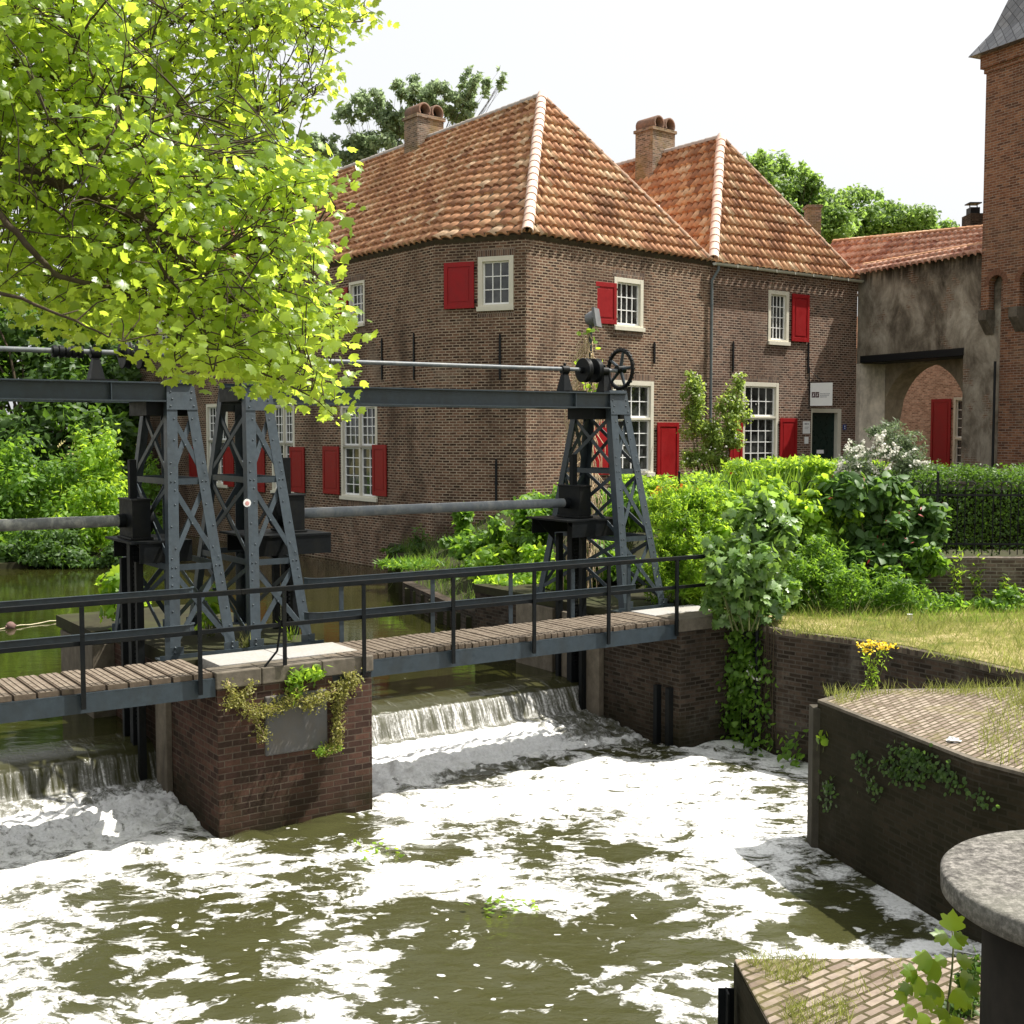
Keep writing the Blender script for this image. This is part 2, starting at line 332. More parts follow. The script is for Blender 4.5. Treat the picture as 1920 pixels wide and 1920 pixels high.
# ---------------------------------------------------------------- foliage helpers
def tmpl(pts, tris): return np.array(pts, float), np.array(tris, int)
def fan(outline, fold=.18, droop=.25):
    vs = [(0, .35, 0)]+[(x, y, -fold*abs(x)-droop*max(0, y-.3)**2) for x, y in outline]; n = len(outline)
    return tmpl(vs, [(0, 1+k, 1+(k+1) % n) for k in range(n)])
half = [(0, 1.0), (.1, .84), (.2, .74), (.23, .66), (.4, .74), (.54, .68), (.48, .54), (.42, .44), (.56, .36), (.58, .24), (.42, .12), (.22, .02), (.1, -.03)]
T_MAPLE = fan(half+[(0, 0)]+[(-x, y) for x, y in half[:0:-1]])
T_OVATE = tmpl([(0,0,0), (.3,.35,-.06), (0,1,-.12), (-.3,.35,-.06), (0,.4,.05)], [(0,1,4), (1,2,4), (2,3,4), (3,0,4)])
T_LONG = tmpl([(0,0,0), (.13,.4,-.02), (0,1,-.2), (-.13,.4,-.02)], [(0,1,3), (1,2,3)])
T_BLADE = tmpl([(-.022,0,0), (.022,0,0), (.018,.5,.08), (-.018,.5,.08), (0,1,.32)], [(0,1,2), (0,2,3), (3,2,4)])
T_ROUND = fan([(.45*math.sin(a), .4-.5*math.cos(a)) for a in [k*math.pi/4 for k in range(8)]], .1, .1)
def leaves(name, mat, P, size, N, T, parent=None, up=None, rnd=None, spin=None):
    P = np.asarray(P, float); n = len(P); N = np.asarray(N, float); N = N/np.linalg.norm(N, axis=1)[:, None].clip(1e-6)
    size = np.broadcast_to(np.asarray(size, float), (n,))*1.0
    if up is None: up = RNG.normal(size=(n, 3))
    Y = np.asarray(up, float)-N*np.sum(np.asarray(up)*N, 1)[:, None]; Y /= np.linalg.norm(Y, axis=1)[:, None].clip(1e-6)
    X = np.cross(Y, N)
    tv, tt = T; m = len(tv)
    vs = (P[:, None, :]+size[:, None, None]*(tv[None, :, 0:1]*X[:, None, :]+tv[None, :, 1:2]*Y[:, None, :]+tv[None, :, 2:3]*N[:, None, :])).reshape(-1, 3)
    org = np.array(ORG[parent.name]) if parent else np.zeros(3)
    tri = (tt[None]+(np.arange(n)*m)[:, None, None]).reshape(-1, 3)
    me = bpy.data.meshes.new(name); me.vertices.add(len(vs)); me.vertices.foreach_set('co', (vs-org).ravel().astype('f'))
    nt = len(tri); me.loops.add(nt*3); me.loops.foreach_set('vertex_index', tri.ravel().astype('i'))
    me.polygons.add(nt); me.polygons.foreach_set('loop_start', (np.arange(nt)*3).astype('i')); me.polygons.foreach_set('loop_total', np.full(nt, 3, 'i'))
    me.update(calc_edges=True)
    if rnd is None: rnd = RNG.random(n)
    at = me.attributes.new('rnd', 'FLOAT', 'POINT'); at.data.foreach_set('value', np.repeat(np.clip(rnd, 0, 1), m).astype('f'))
    me.materials.append(mat); o = bpy.data.objects.new(name, me); C.objects.link(o)
    if parent: o.parent = parent
    ORG[o.name] = Vector(org); return o
def clump_pts(clumps, n, shell=.55, flat=1.0):
    """leaf points in ellipsoid clumps: rows (x,y,z,rx,ry,rz)"""
    cl = np.asarray(clumps, float); w = (cl[:, 3]*cl[:, 4]*cl[:, 5])**(2/3); idx = RNG.choice(len(cl), n, p=w/w.sum())
    d = RNG.normal(size=(n, 3)); d /= np.linalg.norm(d, axis=1)[:, None]
    r = (shell+(1-shell)*RNG.random(n))*(.78+.3*RNG.random(n))
    P = cl[idx, :3]+d*cl[idx, 3:]*r[:, None]
    tone = RNG.random(len(cl))[idx]*.45+RNG.random(n)*.55
    Nn = d*.8+np.array([0, 0, .5])+RNG.normal(size=(n, 3))*.55
    return P, Nn, tone
def sub_clumps(ells, k, size=.42):
    out = []
    for e in ells:
        e = np.array(e, float)
        for _ in range(k):
            d = RNG.normal(size=3); d /= np.linalg.norm(d); r = RNG.random()**.4
            s = size*(.6+.8*RNG.random())
            out.append(list(e[:3]+d*e[3:]*r*.85)+list(e[3:]*s))
    return out
def plant(name, label, cat, base, ells, n, size, mat, T=None, k=14, cs=.42, stem=.03, group=None, trunk=None, flowers=None, shell=.3, part='foliage', droop=0.0):
    """plant or tree: ellipsoid masses -> clumps -> leaves, with stems to each mass"""
    T = T or T_OVATE
    r = thing(name, base, label, cat, group); base = Vector(base)
    cl = sub_clumps(ells, k, cs)
    P, N, tone = clump_pts(cl, n, shell)
    P[:, 2] = np.maximum(P[:, 2], base.z+.02)
    upv = None
    if droop: upv = RNG.normal(size=(n, 3))*.6+np.array([0, 0, -droop])
    leaves(part, mat, P, size*(.65+.7*RNG.random(n)), N, T, r, up=upv, rnd=tone)
    mb = MB(); rt = trunk or stem
    if trunk:
        top = Vector(np.mean(np.array(ells)[:, :3], axis=0)); j = base.lerp(top, .55); j.x = base.x+(j.x-base.x)*.5; j.y = base.y+(j.y-base.y)*.5
        mb.tube([base-Z*.3, base.lerp(j, .5)+Vector((.1*rt, .2*rt, 0)), j], [rt*1.25, rt, rt*.75], 10)
        for q in range(0, len(cl), 2):
            c = Vector(cl[q][:3]); mid = j.lerp(c, .5)+Vector((random.uniform(-.1,.1), random.uniform(-.1,.1), .12))*(c-j).length*.5
            mb.tube([j-Z*.2, mid, c], [rt*.34, rt*.16, rt*.04], 6)
    else:
        for q in range(0, len(cl), max(1, len(cl)//14)):
            c = Vector(cl[q][:3]); b0 = base+Vector((random.uniform(-.12,.12), random.uniform(-.12,.12), -.05))
            b0.x = b0.x*.6+c.x*.4; b0.y = b0.y*.6+c.y*.4
            mb.tube([b0, b0.lerp(c, .5)+Vector((0, 0, .1)), c], [rt, rt*.7, rt*.3], 5)
    mb.build('trunk' if trunk else 'stem', M['bark'] if trunk else M['stemg'], r)
    if flowers:
        fm, fn, fs, ft = flowers[:4]
        e = np.array(ells)[RNG.integers(0, len(ells), fn)]; d = RNG.normal(size=(fn, 3)); d[:, 2] = np.abs(d[:, 2]); d[:, 1] -= .5; d /= np.linalg.norm(d, axis=1)[:, None]
        FP = e[:, :3]+d*e[:, 3:]*1.02
        leaves('flower', fm, FP, fs*(.7+.6*RNG.random(fn)), d+RNG.normal(size=(fn, 3))*.4, ft, r)['kind'] = 'stuff'
    return r
M['stemg'] = plain('green_stem', (.09,.1,.035), .8, 0, .3, 8, .2)
def pxell(x, y, Y, wx, wy, dy=None):       # ellipsoid whose outline spans wx by wy photo pixels at distance Y
    p = aty(x, y, Y); s = Y/FPX; return (p.x, p.y, p.z, wx/2*s, (dy if dy else wx/2*s), wy/2*s)
def tuft(name, label, base, n, h, spread, mat, kind=None, parent=None, cat=None, lean=.35, group=None):
    base = np.array(base, float)
    P = base+np.stack([RNG.normal(size=n)*spread, RNG.normal(size=n)*spread, np.zeros(n)], 1)
    d = np.stack([RNG.normal(size=n)*lean, RNG.normal(size=n)*lean, np.ones(n)], 1)
    side = RNG.normal(size=(n, 3)); side[:, 2] = 0
    o = leaves(name, mat, P, h*(.5+.8*RNG.random(n)), side, T_BLADE, parent, up=d)
    if label: tag(o, label, cat, group, kind)
    return o
# ---------------------------------------------------------------- roof tiles
def pantiles(name, mat, parent, S, Tl, mapf, cuts=(), tw=.32, th=.44, sub=6, s0=0.0):
    """S along the eave (s0..S), Tl up the slope; mapf(s,t,h)->Vector; cuts: half planes (a,b,c) keep a*s+b*t<=c"""
    nx = int((S-s0)/tw*sub)+1; nt = int(Tl/th)+1
    bm = bmesh.new()
    xs = [s0+i*tw/sub for i in range(nx+1)]
    prof = []
    for x in xs:
        f = (x/tw) % 1.0
        prof.append(.058*math.sin(2*math.pi*f)+(.02*math.cos(4*math.pi*f)))
    jit = {}
    for j in range(nt):
        t0, t1 = j*th, (j+1)*th+.02
        def hj(i):
            k = (int(xs[i]/tw+1e-6), j)
            if k not in jit: jit[k] = random.uniform(-.006, .008)
            return jit[k]
        lo = [bm.verts.new((x, t0, prof[i]*1.1+.082+hj(i))) for i, x in enumerate(xs)]
        up = [bm.verts.new((x, t1, prof[i])) for i, x in enumerate(xs)]
        dn = [bm.verts.new((x, t0+.004, prof[i]+.005)) for i, x in enumerate(xs)]
        for i in range(nx):
            bm.faces.new((lo[i], lo[i+1], up[i+1], up[i])).smooth = True
            bm.faces.new((dn[i], dn[i+1], lo[i+1], lo[i]))
    for a, b, c in list(cuts)+[(0, 1, Tl), (1, 0, S)]:
        g = bm.verts[:]+bm.edges[:]+bm.faces[:]
        L = math.hypot(a, b)
        bmesh.ops.bisect_plane(bm, geom=g, dist=1e-5, plane_co=(a*c/L**2, b*c/L**2, 0), plane_no=(a, b, 0), clear_outer=True)
    uvl = bm.loops.layers.uv.new('UVMap')
    for f in bm.faces:
        cs = f.calc_center_median()
        for l in f.loops: l[uvl].uv = (l.vert.co.x/tw, (l.vert.co.y-.01)/th if l.vert.co.y-cs.y < .4 else 0)
        # keep one id per tile
        fx, fy = math.floor(cs.x/tw), math.floor((cs.y-.005)/th)
        for l in f.loops: l[uvl].uv = (min(max(l.vert.co.x/tw, fx+.01), fx+.99), min(max(l.vert.co.y/th, fy+.01), fy+.99))
    org = ORG[parent.name]
    for v in bm.verts: v.co = mapf(v.co.x, v.co.y, v.co.z)-org
    me = bpy.data.meshes.new(name); bm.to_mesh(me); bm.free(); me.materials.append(mat)
    o = bpy.data.objects.new(name, me); C.objects.link(o); o.parent = parent; ORG[o.name] = org; return o
def cap_row(name, mat, parent, p, q, r=.16, seg=.36, up=Z):
    """overlapping half round cap tiles from p (low) to q (high)"""
    p, q = Vector(p), Vector(q); d = (q-p); n = max(1, int(d.length/seg)); d.normalize()
    x = d.cross(Vector(up)).normalized(); y = x.cross(d).normalized(); mb = MB()
    for i in range(n):
        a = p+(q-p)*(i/n); b = p+(q-p)*((i+1)/n)+d*.05; rs = [r*1.1, r*.93]; vs = []
        wob = random.uniform(-.012, .012)
        for c, rr in ((a, rs[0]), (b, rs[1])):
            for k in range(9):
                an = -.25+(math.pi+.5)*k/8; vs.append(c+x*(math.cos(an)*rr+wob)+y*(math.sin(an)*rr-.03))
        for k in range(9):
            an = -.25+(math.pi+.5)*k/8; vs.append(a+x*(math.cos(an)*r*.9+wob)+y*(math.sin(an)*r*.9-.03))
        mb.add(vs, [(k, k+1, 10+k, 9+k) for k in range(8)], True); mb.add(vs, [(18+k, 19+k, k+1, k) for k in range(8)])
    return mb.build(name, mat, parent)
# ---------------------------------------------------------------- facades, windows
class Fac:
    def __init__(s, p, q):
        s.p = Vector((p[0], p[1], 0)); d = Vector((q[0]-p[0], q[1]-p[1], 0)); s.L = d.length; s.d = d.normalized()
        s.n = Vector((s.d.y, -s.d.x, 0))       # outward = right of direction
    def pt(s, a, z, off=0.0): return s.p+s.d*a+s.n*off+Z*z
    def px(s, x, y):
        p = atpl(x, y, s.p, s.n); return (p-s.p).dot(s.d), p.z
    def rect(s, x0, y0, x1, y1):
        xm, ym = (x0+x1)/2, (y0+y1)/2
        return s.px(x0, ym)[0], s.px(x1, ym)[0], s.px(xm, y1)[1], s.px(xm, y0)[1]
    def wall(s, mb, z0, z1, holes, depth=.22, s0=0.0, s1=None, ztop=None):
        s1 = s.L if s1 is None else s1
        ss = sorted({s0, s1, *[h[0] for h in holes], *[h[1] for h in holes]}); zs = sorted({z0, z1, *[h[2] for h in holes], *[h[3] for h in holes]})
        for i in range(len(ss)-1):
            for j in range(len(zs)-1):
                a, b = (ss[i]+ss[i+1])/2, (zs[j]+zs[j+1])/2
                if any(h[0] < a < h[1] and h[2] < b < h[3] for h in holes): continue
                mb.add([s.pt(ss[i], zs[j]), s.pt(ss[i+1], zs[j]), s.pt(ss[i+1], zs[j+1]), s.pt(ss[i], zs[j+1])], [(0,1,2,3)])
        for h in holes:
            c = [s.pt(h[0], h[2]), s.pt(h[1], h[2]), s.pt(h[1], h[3]), s.pt(h[0], h[3])]
            b = [p-s.n*depth for p in c]
            for k in range(4): mb.add([c[k], c[(k+1) % 4], b[(k+1) % 4], b[k]], [(0,3,2,1)])
    def box(s, mb, a0, a1, z0, z1, o0, o1): return mb.box(s.pt(a0, z0, o0), s.d*(a1-a0), s.n*(o1-o0), Z*(z1-z0))
def window(parent, f, r, sashes, ft=.11, sill=True):
    """sashes: (fx0,fx1,fz0,fz1,cols,rows) in fractions of the opening inside the frame"""
    a0, a1, z0, z1 = r
    mb = MB(); o0, o1 = -.16, .02
    f.box(mb, a0+.004, a0+ft, z0+.004, z1-.004, o0, o1); f.box(mb, a1-ft, a1-.004, z0+.004, z1-.004, o0, o1)
    f.box(mb, a0+ft+.001, a1-ft-.001, z1-ft, z1-.004, o0, o1-.003); f.box(mb, a0+ft+.001, a1-ft-.001, z0+.004, z0+ft*1.1, o0, o1-.003)
    if sill: f.box(mb, a0-.02, a1+.02, z0-.03, z0+ft*.7, .021, .09)
    ia0, ia1, iz0, iz1 = a0+ft, a1-ft, z0+ft*1.1, z1-ft
    sm, gm = MB(), MB(); W, H = ia1-ia0, iz1-iz0
    ex = sorted({v for q in sashes for v in q[:2]}); 
    for q in sashes:
        x0, x1, y0, y1 = ia0+q[0]*W, ia0+q[1]*W, iz0+q[2]*H, iz0+q[3]*H
        if q[3] < .99: f.box(mb, ia0+.001, ia1-.001, y1+.0, y1+.075, o0+.01, o1-.006)
        if q[1] < .99: f.box(mb, x1+.0, x1+.08, y0+.001, y1-.001, o0+.012, o1-.008)
        if q[3] < .99: y1 -= .002
        if q[2] > .01: y0 += .075
        if q[0] > .01: x0 += .08
        bd = .045; s0, s1 = -.12, -.075
        f.box(sm, x0, x0+bd, y0, y1, s0, s1); f.box(sm, x1-bd, x1, y0, y1, s0, s1)
        f.box(sm, x0+bd, x1-bd, y0, y0+bd*1.3, s0, s1-.002); f.box(sm, x0+bd, x1-bd, y1-bd, y1, s0, s1-.002)
        cx0, cx1, cy0, cy1 = x0+bd, x1-bd, y0+bd*1.3, y1-bd
        for c in range(1, q[4]): xx = cx0+(cx1-cx0)*c/q[4]; f.box(sm, xx-.014, xx+.014, cy0, cy1, s0+.01, s1-.006)
        for c in range(1, q[5]): yy = cy0+(cy1-cy0)*c/q[5]; f.box(sm, cx0, cx1, yy-.014, yy+.014, s0+.012, s1-.008)
        gm.add([f.pt(x0, y0, -.115), f.pt(x1, y0, -.115), f.pt(x1, y1, -.115), f.pt(x0, y1, -.115)], [(0,1,2,3)])
    w = mb.build('window', M['frame'], parent, .006)
    sm.build('sash', M['sash'], w); gm.build('pane', M['glass'], w); return w
def shutter(parent, f, r, mat=None, hinge='r', off=.03, ang=0.0):
    a0, a1, z0, z1 = r; mat = mat or M['red']; mb = MB(); W, H = a1-a0, z1-z0
    b = min(.12, W*.22)
    hx = a1 if hinge == 'r' else a0
    def bx(m, x0, x1, y0, y1, o0, o1):
        p = f.pt(x0, y0, o0); d = f.d*(x1-x0); n = f.n*(o1-o0); c = f.pt(hx, 0, off)
        mat4 = Matrix.Rotation(ang, 3, 'Z'); q = mat4@(p-c)+c; m.box(q, mat4@d, mat4@n, Z*(y1-y0))
    bx(mb, a0, a0+b, z0, z1, off, off+.045); bx(mb, a1-b, a1, z0, z1, off, off+.045)
    bx(mb, a0+b, a1-b, z0, z0+b*1.2, off, off+.043); bx(mb, a0+b, a1-b, z1-b*1.2, z1, off, off+.043)
    bx(mb, a0+b, a1-b, z0+b*1.2, z1-b*1.2, off+.005, off+.024)
    g = b*.55
    if W > .45: bx(mb, a0+b+g, a1-b-g, z0+b*1.2+g, z1-b*1.2-g, off+.024, off+.036)
    s = mb.build('shutter', mat, parent, .005)
    for zz in (z0+H*.14, z0+H*.86):
        hb = MB(); x0, x1 = (a1-.12, a1+.07) if hinge == 'r' else (a0-.07, a0+.12)
        f.box(hb, x0, x1, zz-.03, zz+.03, off-.02, off+.001); hb.build('hinge', M['black'], s)
    return s
def anchor(parent, f, x0, y0, x1, y1):
    a, za = f.px(x0, y0); b, zb = f.px(x1, y1); mb = MB(); m = (za+zb)/2
    vs = []
    for z, w in ((za, .02), (za*.7+m*.3, .035), (m+.06, .03), (m, .055), (m-.06, .03), (zb*.7+m*.3, .035), (zb, .02)):
        vs += [f.pt(a-w, z, .012), f.pt(a+w, z, .012), f.pt(a+w, z, .05), f.pt(a-w, z, .05)]
    n = 7; fs = [(0,1,2,3), tuple(range(4*n-4, 4*n))[::-1]]
    for i in range(n-1):
        for k in range(4): fs.append((i*4+k, (i+1)*4+k, (i+1)*4+(k+1) % 4, i*4+(k+1) % 4))
    mb.add(vs, fs); return mb.build('wall_anchor', M['black'], parent)
# ================================================================ house coordinates
ZE = 11.1
eE, eK, eF, eG = atz(988, 437, ZE), atz(812, 449, ZE), atz(1335, 490, ZE), atz(1612, 524, ZE)
dl = Vector((-.605, .796, 0)); eL = eK+dl*25
def line_off(pts, d):               # shift a polyline inwards (left of its direction) by d
    out = []
    for i in range(len(pts)):
        segs = []
        for j in (i-1, i):
            if 0 <= j < len(pts)-1:
                t = (pts[j+1]-pts[j]); t.z = 0; t.normalize(); segs.append((pts[j]+Vector((-t.y, t.x, 0))*d, t))
        if len(segs) == 1:
            (p, t) = segs[0]; out.append(p+t*(pts[i]-p).dot(t)); continue
        (p, t), (q, s) = segs; den = t.x*s.y-t.y*s.x
        k = ((q.x-p.x)*s.y-(q.y-p.y)*s.x)/den if abs(den) > 1e-6 else 0
        out.append(p+t*k)
    return out
wL, wK, wE, wF, wG = line_off([eL, eK, eE, eF, eG], .09)
fL, fK, fE, fF = Fac(wL, wK), Fac(wK, wE), Fac(wE, wF), Fac(wF, wG)
P1 = aty(1016, 180, 42.4); P2 = aty(1352, 258, 47.3)
def roof_face(parent, e0, e1, apex, side, mat, name='roof', q0=None, far=None, sag=0.0):
    """hipped face on eave e0->e1 (left of direction is inwards). side: 'end' triangle or 'long' with hip at e1"""
    d = (e1-e0); d.z = 0; Lx = d.length; d.normalize(); n = Vector((-d.y, d.x, 0)); rise = apex.z-ZE
    W = (apex-e0).dot(n); T = math.hypot(W, rise); sp = (apex-e0).dot(d)
    nn = (-n*rise+Z*W)/T
    if side == 'end':
        mp = lambda s, t, h: Vector((e0.x, e0.y, ZE))+d*s+n*(W*t/T)+Z*(rise*t/T)+nn*h
        ub = MB(); q = [mp(0, 0, -.012), mp(Lx, 0, -.012), mp(sp, T, -.012)]; ub.add(q, [(0,1,2)]); ub.build('roof_light_block', M['bark'], parent)  # unseen sheet added below the tiles to block leaking sun
        return pantiles(name, mat, parent, Lx+.02, T, mp, [(-1, sp/T, .01), (1, (Lx-sp)/T, Lx+.01)])
    def mp(s, t, h):
        tt = t/T; qq = q0(s-(sp-Lx)*tt) if q0 else 0.0
        return Vector((e0.x, e0.y, ZE))+d*s+n*(qq+(W-qq)*tt)+Z*(rise*tt-sag*max(0, sp-s)*tt)+nn*h
    ub = MB(); K = 50; rows = [0, T*.5, T]; vs = [mp(i/K*(Lx-(Lx-sp)*t/T), t, -.012) for t in rows for i in range(K+1)]
    ub.add(vs, [(r*(K+1)+i, r*(K+1)+i+1, (r+1)*(K+1)+i+1, (r+1)*(K+1)+i) for r in range(2) for i in range(K)]); ub.build('roof_light_block', M['bark'], parent)  # the same added sheet under the long face, keeps sunlight out
    return pantiles(name, mat, parent, Lx, T, mp, [(1, (Lx-sp)/T, Lx+.01)])
M['hip_old'] = plain('old_hip_tile', (.34,.22,.15), .8, 0, .3, 6, .3, (.2,.16,.12), .6, 2)
M['stack'] = plain('chimney_hood', (.2,.12,.085), .85, 0, .35, 7, .4, (.1,.085,.07), .6, 2)
# ---------------------------------------------------------------- left house
h1 = thing('brick_house', (wE.x, wE.y, 1.0), 'large brown brick house with a chamfered corner and the taller hipped tile roof', 'house', 'brick houses beside the sluice')
hl = {}
wb = MB()
W1 = fL.rect(640, 757, 708, 937); W2 = fL.rect(510, 756, 553, 925); W3 = fL.rect(388, 757, 428, 912); W4 = fL.rect(655, 527, 684, 612); W5 = fL.rect(298, 600, 326, 660)
fL.wall(wb, -.5, ZE+.02, [W1, W2, W3, W4, W5])
WB = fK.rect(896, 480, 963, 581); fK.wall(wb, -.5, ZE+.02, [WB])
WR1 = fE.rect(1151, 522, 1206, 619); WR2 = fE.rect(1148, 714, 1225, 893); fE.wall(wb, 0, ZE+.02, [WR1, WR2], s1=fE.L)
back = [wF+dl*25, wL+Vector((.796, .605, 0))*9]
for p, q in ((wF, back[0]), (back[0], back[1]), (back[1], wL)):
    wb.add([Vector((p.x, p.y, 0)), Vector((q.x, q.y, 0)), Vector((q.x, q.y, ZE)), Vector((p.x, p.y, ZE))], [(0,1,2,3)])
wb.build('wall', M['house_brick'], h1)
# soldier courses over and under the windows
for f, r in ((fK, WB), (fE, WR1), (fE, WR2), (fL, W1), (fL, W2), (fL, W4)):
    sb = MB()
    f.box(sb, r[0]-.06, r[1]+.06, r[3]+.003, r[3]+.22, -.05, .006); sb.build('lintel', M['soldier'], h1); sb = MB()
    if r is not WR2: f.box(sb, r[0]-.02, r[1]+.02, r[2]-.2, r[2]-.034, -.05, .006); sb.build('sill_course', M['soldier'], h1)
one = lambda c, r: [(0, 1, 0, 1, c, r)]
cross = [(0, .5, 0, .545, 2, 5), (.5, 1, 0, .545, 2, 5), (0, .5, .545, 1, 3, 4), (.5, 1, .545, 1, 3, 4)]
for r in (W1, W2, W3): window(h1, fL, r, cross, .13)
window(h1, fL, W4, one(3, 4), .1); window(h1, fL, W5, one(3, 4), .1)
window(h1, fK, WB, one(3, 3), .15); window(h1, fE, WR1, one(4, 3), .15)
tall = [(0, 1, 0, .60, 4, 4), (0, 1, .60, 1, 4, 2)]
window(h1, fE, WR2, tall, .15)
for x0, y0, x1, y1, hg in ((608, 837, 638, 926, 'r'), (701, 834, 727, 930, 'l'), (472, 838, 498, 922, 'r'), (546, 838, 573, 923, 'l'), (357, 838, 377, 900, 'r'), (421, 838, 440, 912, 'l'), (638, 540, 654, 600, 'r')):
    shutter(h1, fL, fL.rect(x0, y0, x1, y1), M['red2'], hg)
shutter(h1, fK, fK.rect(834, 492, 890, 579), M['red'], 'r')
shutter(h1, fE, fE.rect(1109, 529, 1153, 607), M['red'], 'r', .05, R(-6))
shutter(h1, fE, fE.rect(1108, 790, 1144, 890), M['red'], 'r'); shutter(h1, fE, fE.rect(1230, 792, 1270, 903), M['red'], 'l')
for a in ((717, 634, 719, 712), (777, 624, 780, 712)): anchor(h1, fL, *a)
anchor(h1, fK, 938, 626, 936, 712); anchor(h1, fK, 931, 860, 931, 952); anchor(h1, fE, 1226, 641, 1226, 682)
# roofs
ll = eK-eL; dn = (eK-eL).normalized(); nl = Vector((-dn.y, dn.x, 0)); sK = (eK-eL).length; sE_ = (eE-eL).dot(dn); qE = (eE-eL).dot(nl)
Q1 = eL+dn*sE_
r1 = roof_face(h1, eL, Q1, P1, 'long', M['tile'], 'roof', q0=lambda s: qE*max(0, (s-sK)/(sE_-sK)), sag=.016)
roof_face(h1, eE, eF, P1, 'end', M['tile'], 'roof')
far1 = P1+dl*22-Z*.33
mbk = MB(); v0, v1 = Vector((eF.x, eF.y, ZE)), Vector((eF.x, eF.y, ZE))+dl*24
mbk.add([v0, v1, far1, P1], [(0,1,2,3)]); mbk.add([far1, v1, Vector((eL.x, eL.y, ZE))], [(0,1,2)])
mbk.build('back_roof', M['tile'], h1)
up_ = Z
cap_row('hip_tiles', M['hip'], h1, Vector((eE.x, eE.y, ZE+.06))+Vector((.02,-.05,0)), P1+Z*.06, .17, .36)
cap_row('hip_tiles', M['hip_old'], h1, Vector((eF.x, eF.y, ZE+.03)), P1+Z*.03, .11, .4)
cap_row('ridge_tiles', M['mortar'], h1, far1+Z*.03, P1+Z*.03, .13, .36)
sf = MB()
for a, b, c, e in ((eL, eK, wL, wK), (eK, eE, wK, wE), (eE, eF, wE, wF)):
    zz = ZE-.03
    ins = Vector((c.x-a.x, c.y-a.y, 0))*.45; inb = Vector((e.x-b.x, e.y-b.y, 0))*.45
    sf.add([(a.x+ins.x, a.y+ins.y, zz-.04), (b.x+inb.x, b.y+inb.y, zz-.04), (b.x+inb.x, b.y+inb.y, ZE+.11), (a.x+ins.x, a.y+ins.y, ZE+.11)], [(0,1,2,3)])  # upright strip added behind the eave edge to block stray sun
    sf.add([(a.x, a.y, zz), (b.x, b.y, zz), (e.x, e.y, zz-.12), (c.x, c.y, zz-.12)], [(0,1,2,3), (3,2,1,0)][:1])
sf.build('soffit_and_light_strip', M['bark'], h1)
def chimney(parent, c, w, d, z0, z1, mat, capmat):
    e = Vector((.76, .65, 0)); g = -dl; mb = MB(); c = Vector((c[0], c[1], 0))
    mb.box(c-e*w/2-g*d/2+Z*z0, e*w, g*d, Z*(z1-z0-.12)); mb.box(c-e*(w/2+.06)-g*(d/2+.06)+Z*(z1-.12), e*(w+.12), g*(d+.12), Z*.12)
    ch = mb.build('chimney', mat, parent)
    for k in (-1, 1):
        cb = MB(); ib = MB(); r = w*.235; cc = c+e*(k*w*.245)+Z*(z1+r*.55)
        vs = []
        for g0 in (-d*.52, d*.54):
            for rr in (r, r*.72):
                for q in range(13): an = -.6+(math.pi+1.2)*q/12; vs.append(cc+g*g0+e*math.cos(an)*rr+Z*math.sin(an)*rr)
        fs = [(q, q+1, 27+q, 26+q) for q in range(12)]+[(13+q, 39+q, 40+q, 14+q) for q in range(12)]+[(26+q, 27+q, 40+q, 39+q) for q in range(12)]+[(q, 13+q, 14+q, q+1) for q in range(12)]
        cb.add(vs, fs, True)
        ib.add([cc+g*(d*.1)+e*math.cos(an)*r*.74+Z*math.sin(an)*r*.74 for an in [k2*math.pi/8 for k2 in range(16)]], [tuple(range(16))])
        cb.build('chimney_cap', capmat, ch); ib.build('flue', M['black'], ch)
    lb = MB(); lb.box(c-e*(w/2+.14)-g*(d/2+.14)+Z*(z0+.0), e*(w+.28), g*(d+.28), Z*.001); 
    return ch
M['chim'] = brick_mat('chimney_brick', (.1,.07,.05), (.2,.135,.1), (.3,.2,.14), (.3,.27,.22), .21, .072, .01, .5, (.2,.14,.04), .4, (.3,.26,.2), 0, 1.2)
c1 = aty(795, 290, 48.3); chimney(h1, (c1.x, c1.y), 1.25, .95, c1.z-1.6, aty(795, 222, 48.3).z, M['chim'], M['stack'])
# ---------------------------------------------------------------- right house
h2 = thing('brick_house', (wG.x, wG.y, 3.4), 'lower brown brick house with a dark green door next to the gateway', 'house', 'brick houses beside the sluice')
wb = MB()
X1 = fF.rect(1440, 545, 1479, 646); X2 = fF.rect(1391, 717, 1459, 882); XD = fF.rect(1520, 766, 1576, 905)
fF.wall(wb, 1, ZE-.02, [X1, X2, XD], .22, .003)
g0 = wG+dl*20; 
wb.add([Vector((wG.x, wG.y, 1)), Vector((g0.x, g0.y, 1)), Vector((g0.x, g0.y, ZE)), Vector((wG.x, wG.y, ZE))], [(0,1,2,3)])
wb.build('wall', M['house_brick_light'], h2)
for r in (X1, X2):
    sb = MB(); fF.box(sb, r[0]-.06, r[1]+.06, r[3]+.003, r[3]+.22, -.05, .006); sb.build('lintel', M['soldier'], h2)
window(h2, fF, X1, one(4, 4), .15); window(h2, fF, X2, tall, .15)
shutter(h2, fF, fF.rect(1483, 552, 1515, 641), M['red'], 'l'); shutter(h2, fF, fF.rect(1460, 784, 1492, 872), M['red'], 'l'); shutter(h2, fF, fF.rect(1366, 784, 1390, 890), M['red'], 'r')
anchor(h2, fF, 1374, 640, 1374, 698); anchor(h2, fF, 1515, 642, 1515, 700)
db = MB(); a0, a1, z0, z1 = XD
fF.box(db, a0+.004, a0+.05, z0, z1, -.2, .02); fF.box(db, a1-.22, a1-.004, z0, z1, -.2, .02); fF.box(db, a0+.051, a1-.221, z1-.16, z1-.004, -.2, .017)
fr = db.build('door_frame', M['frame'], h2, .006)
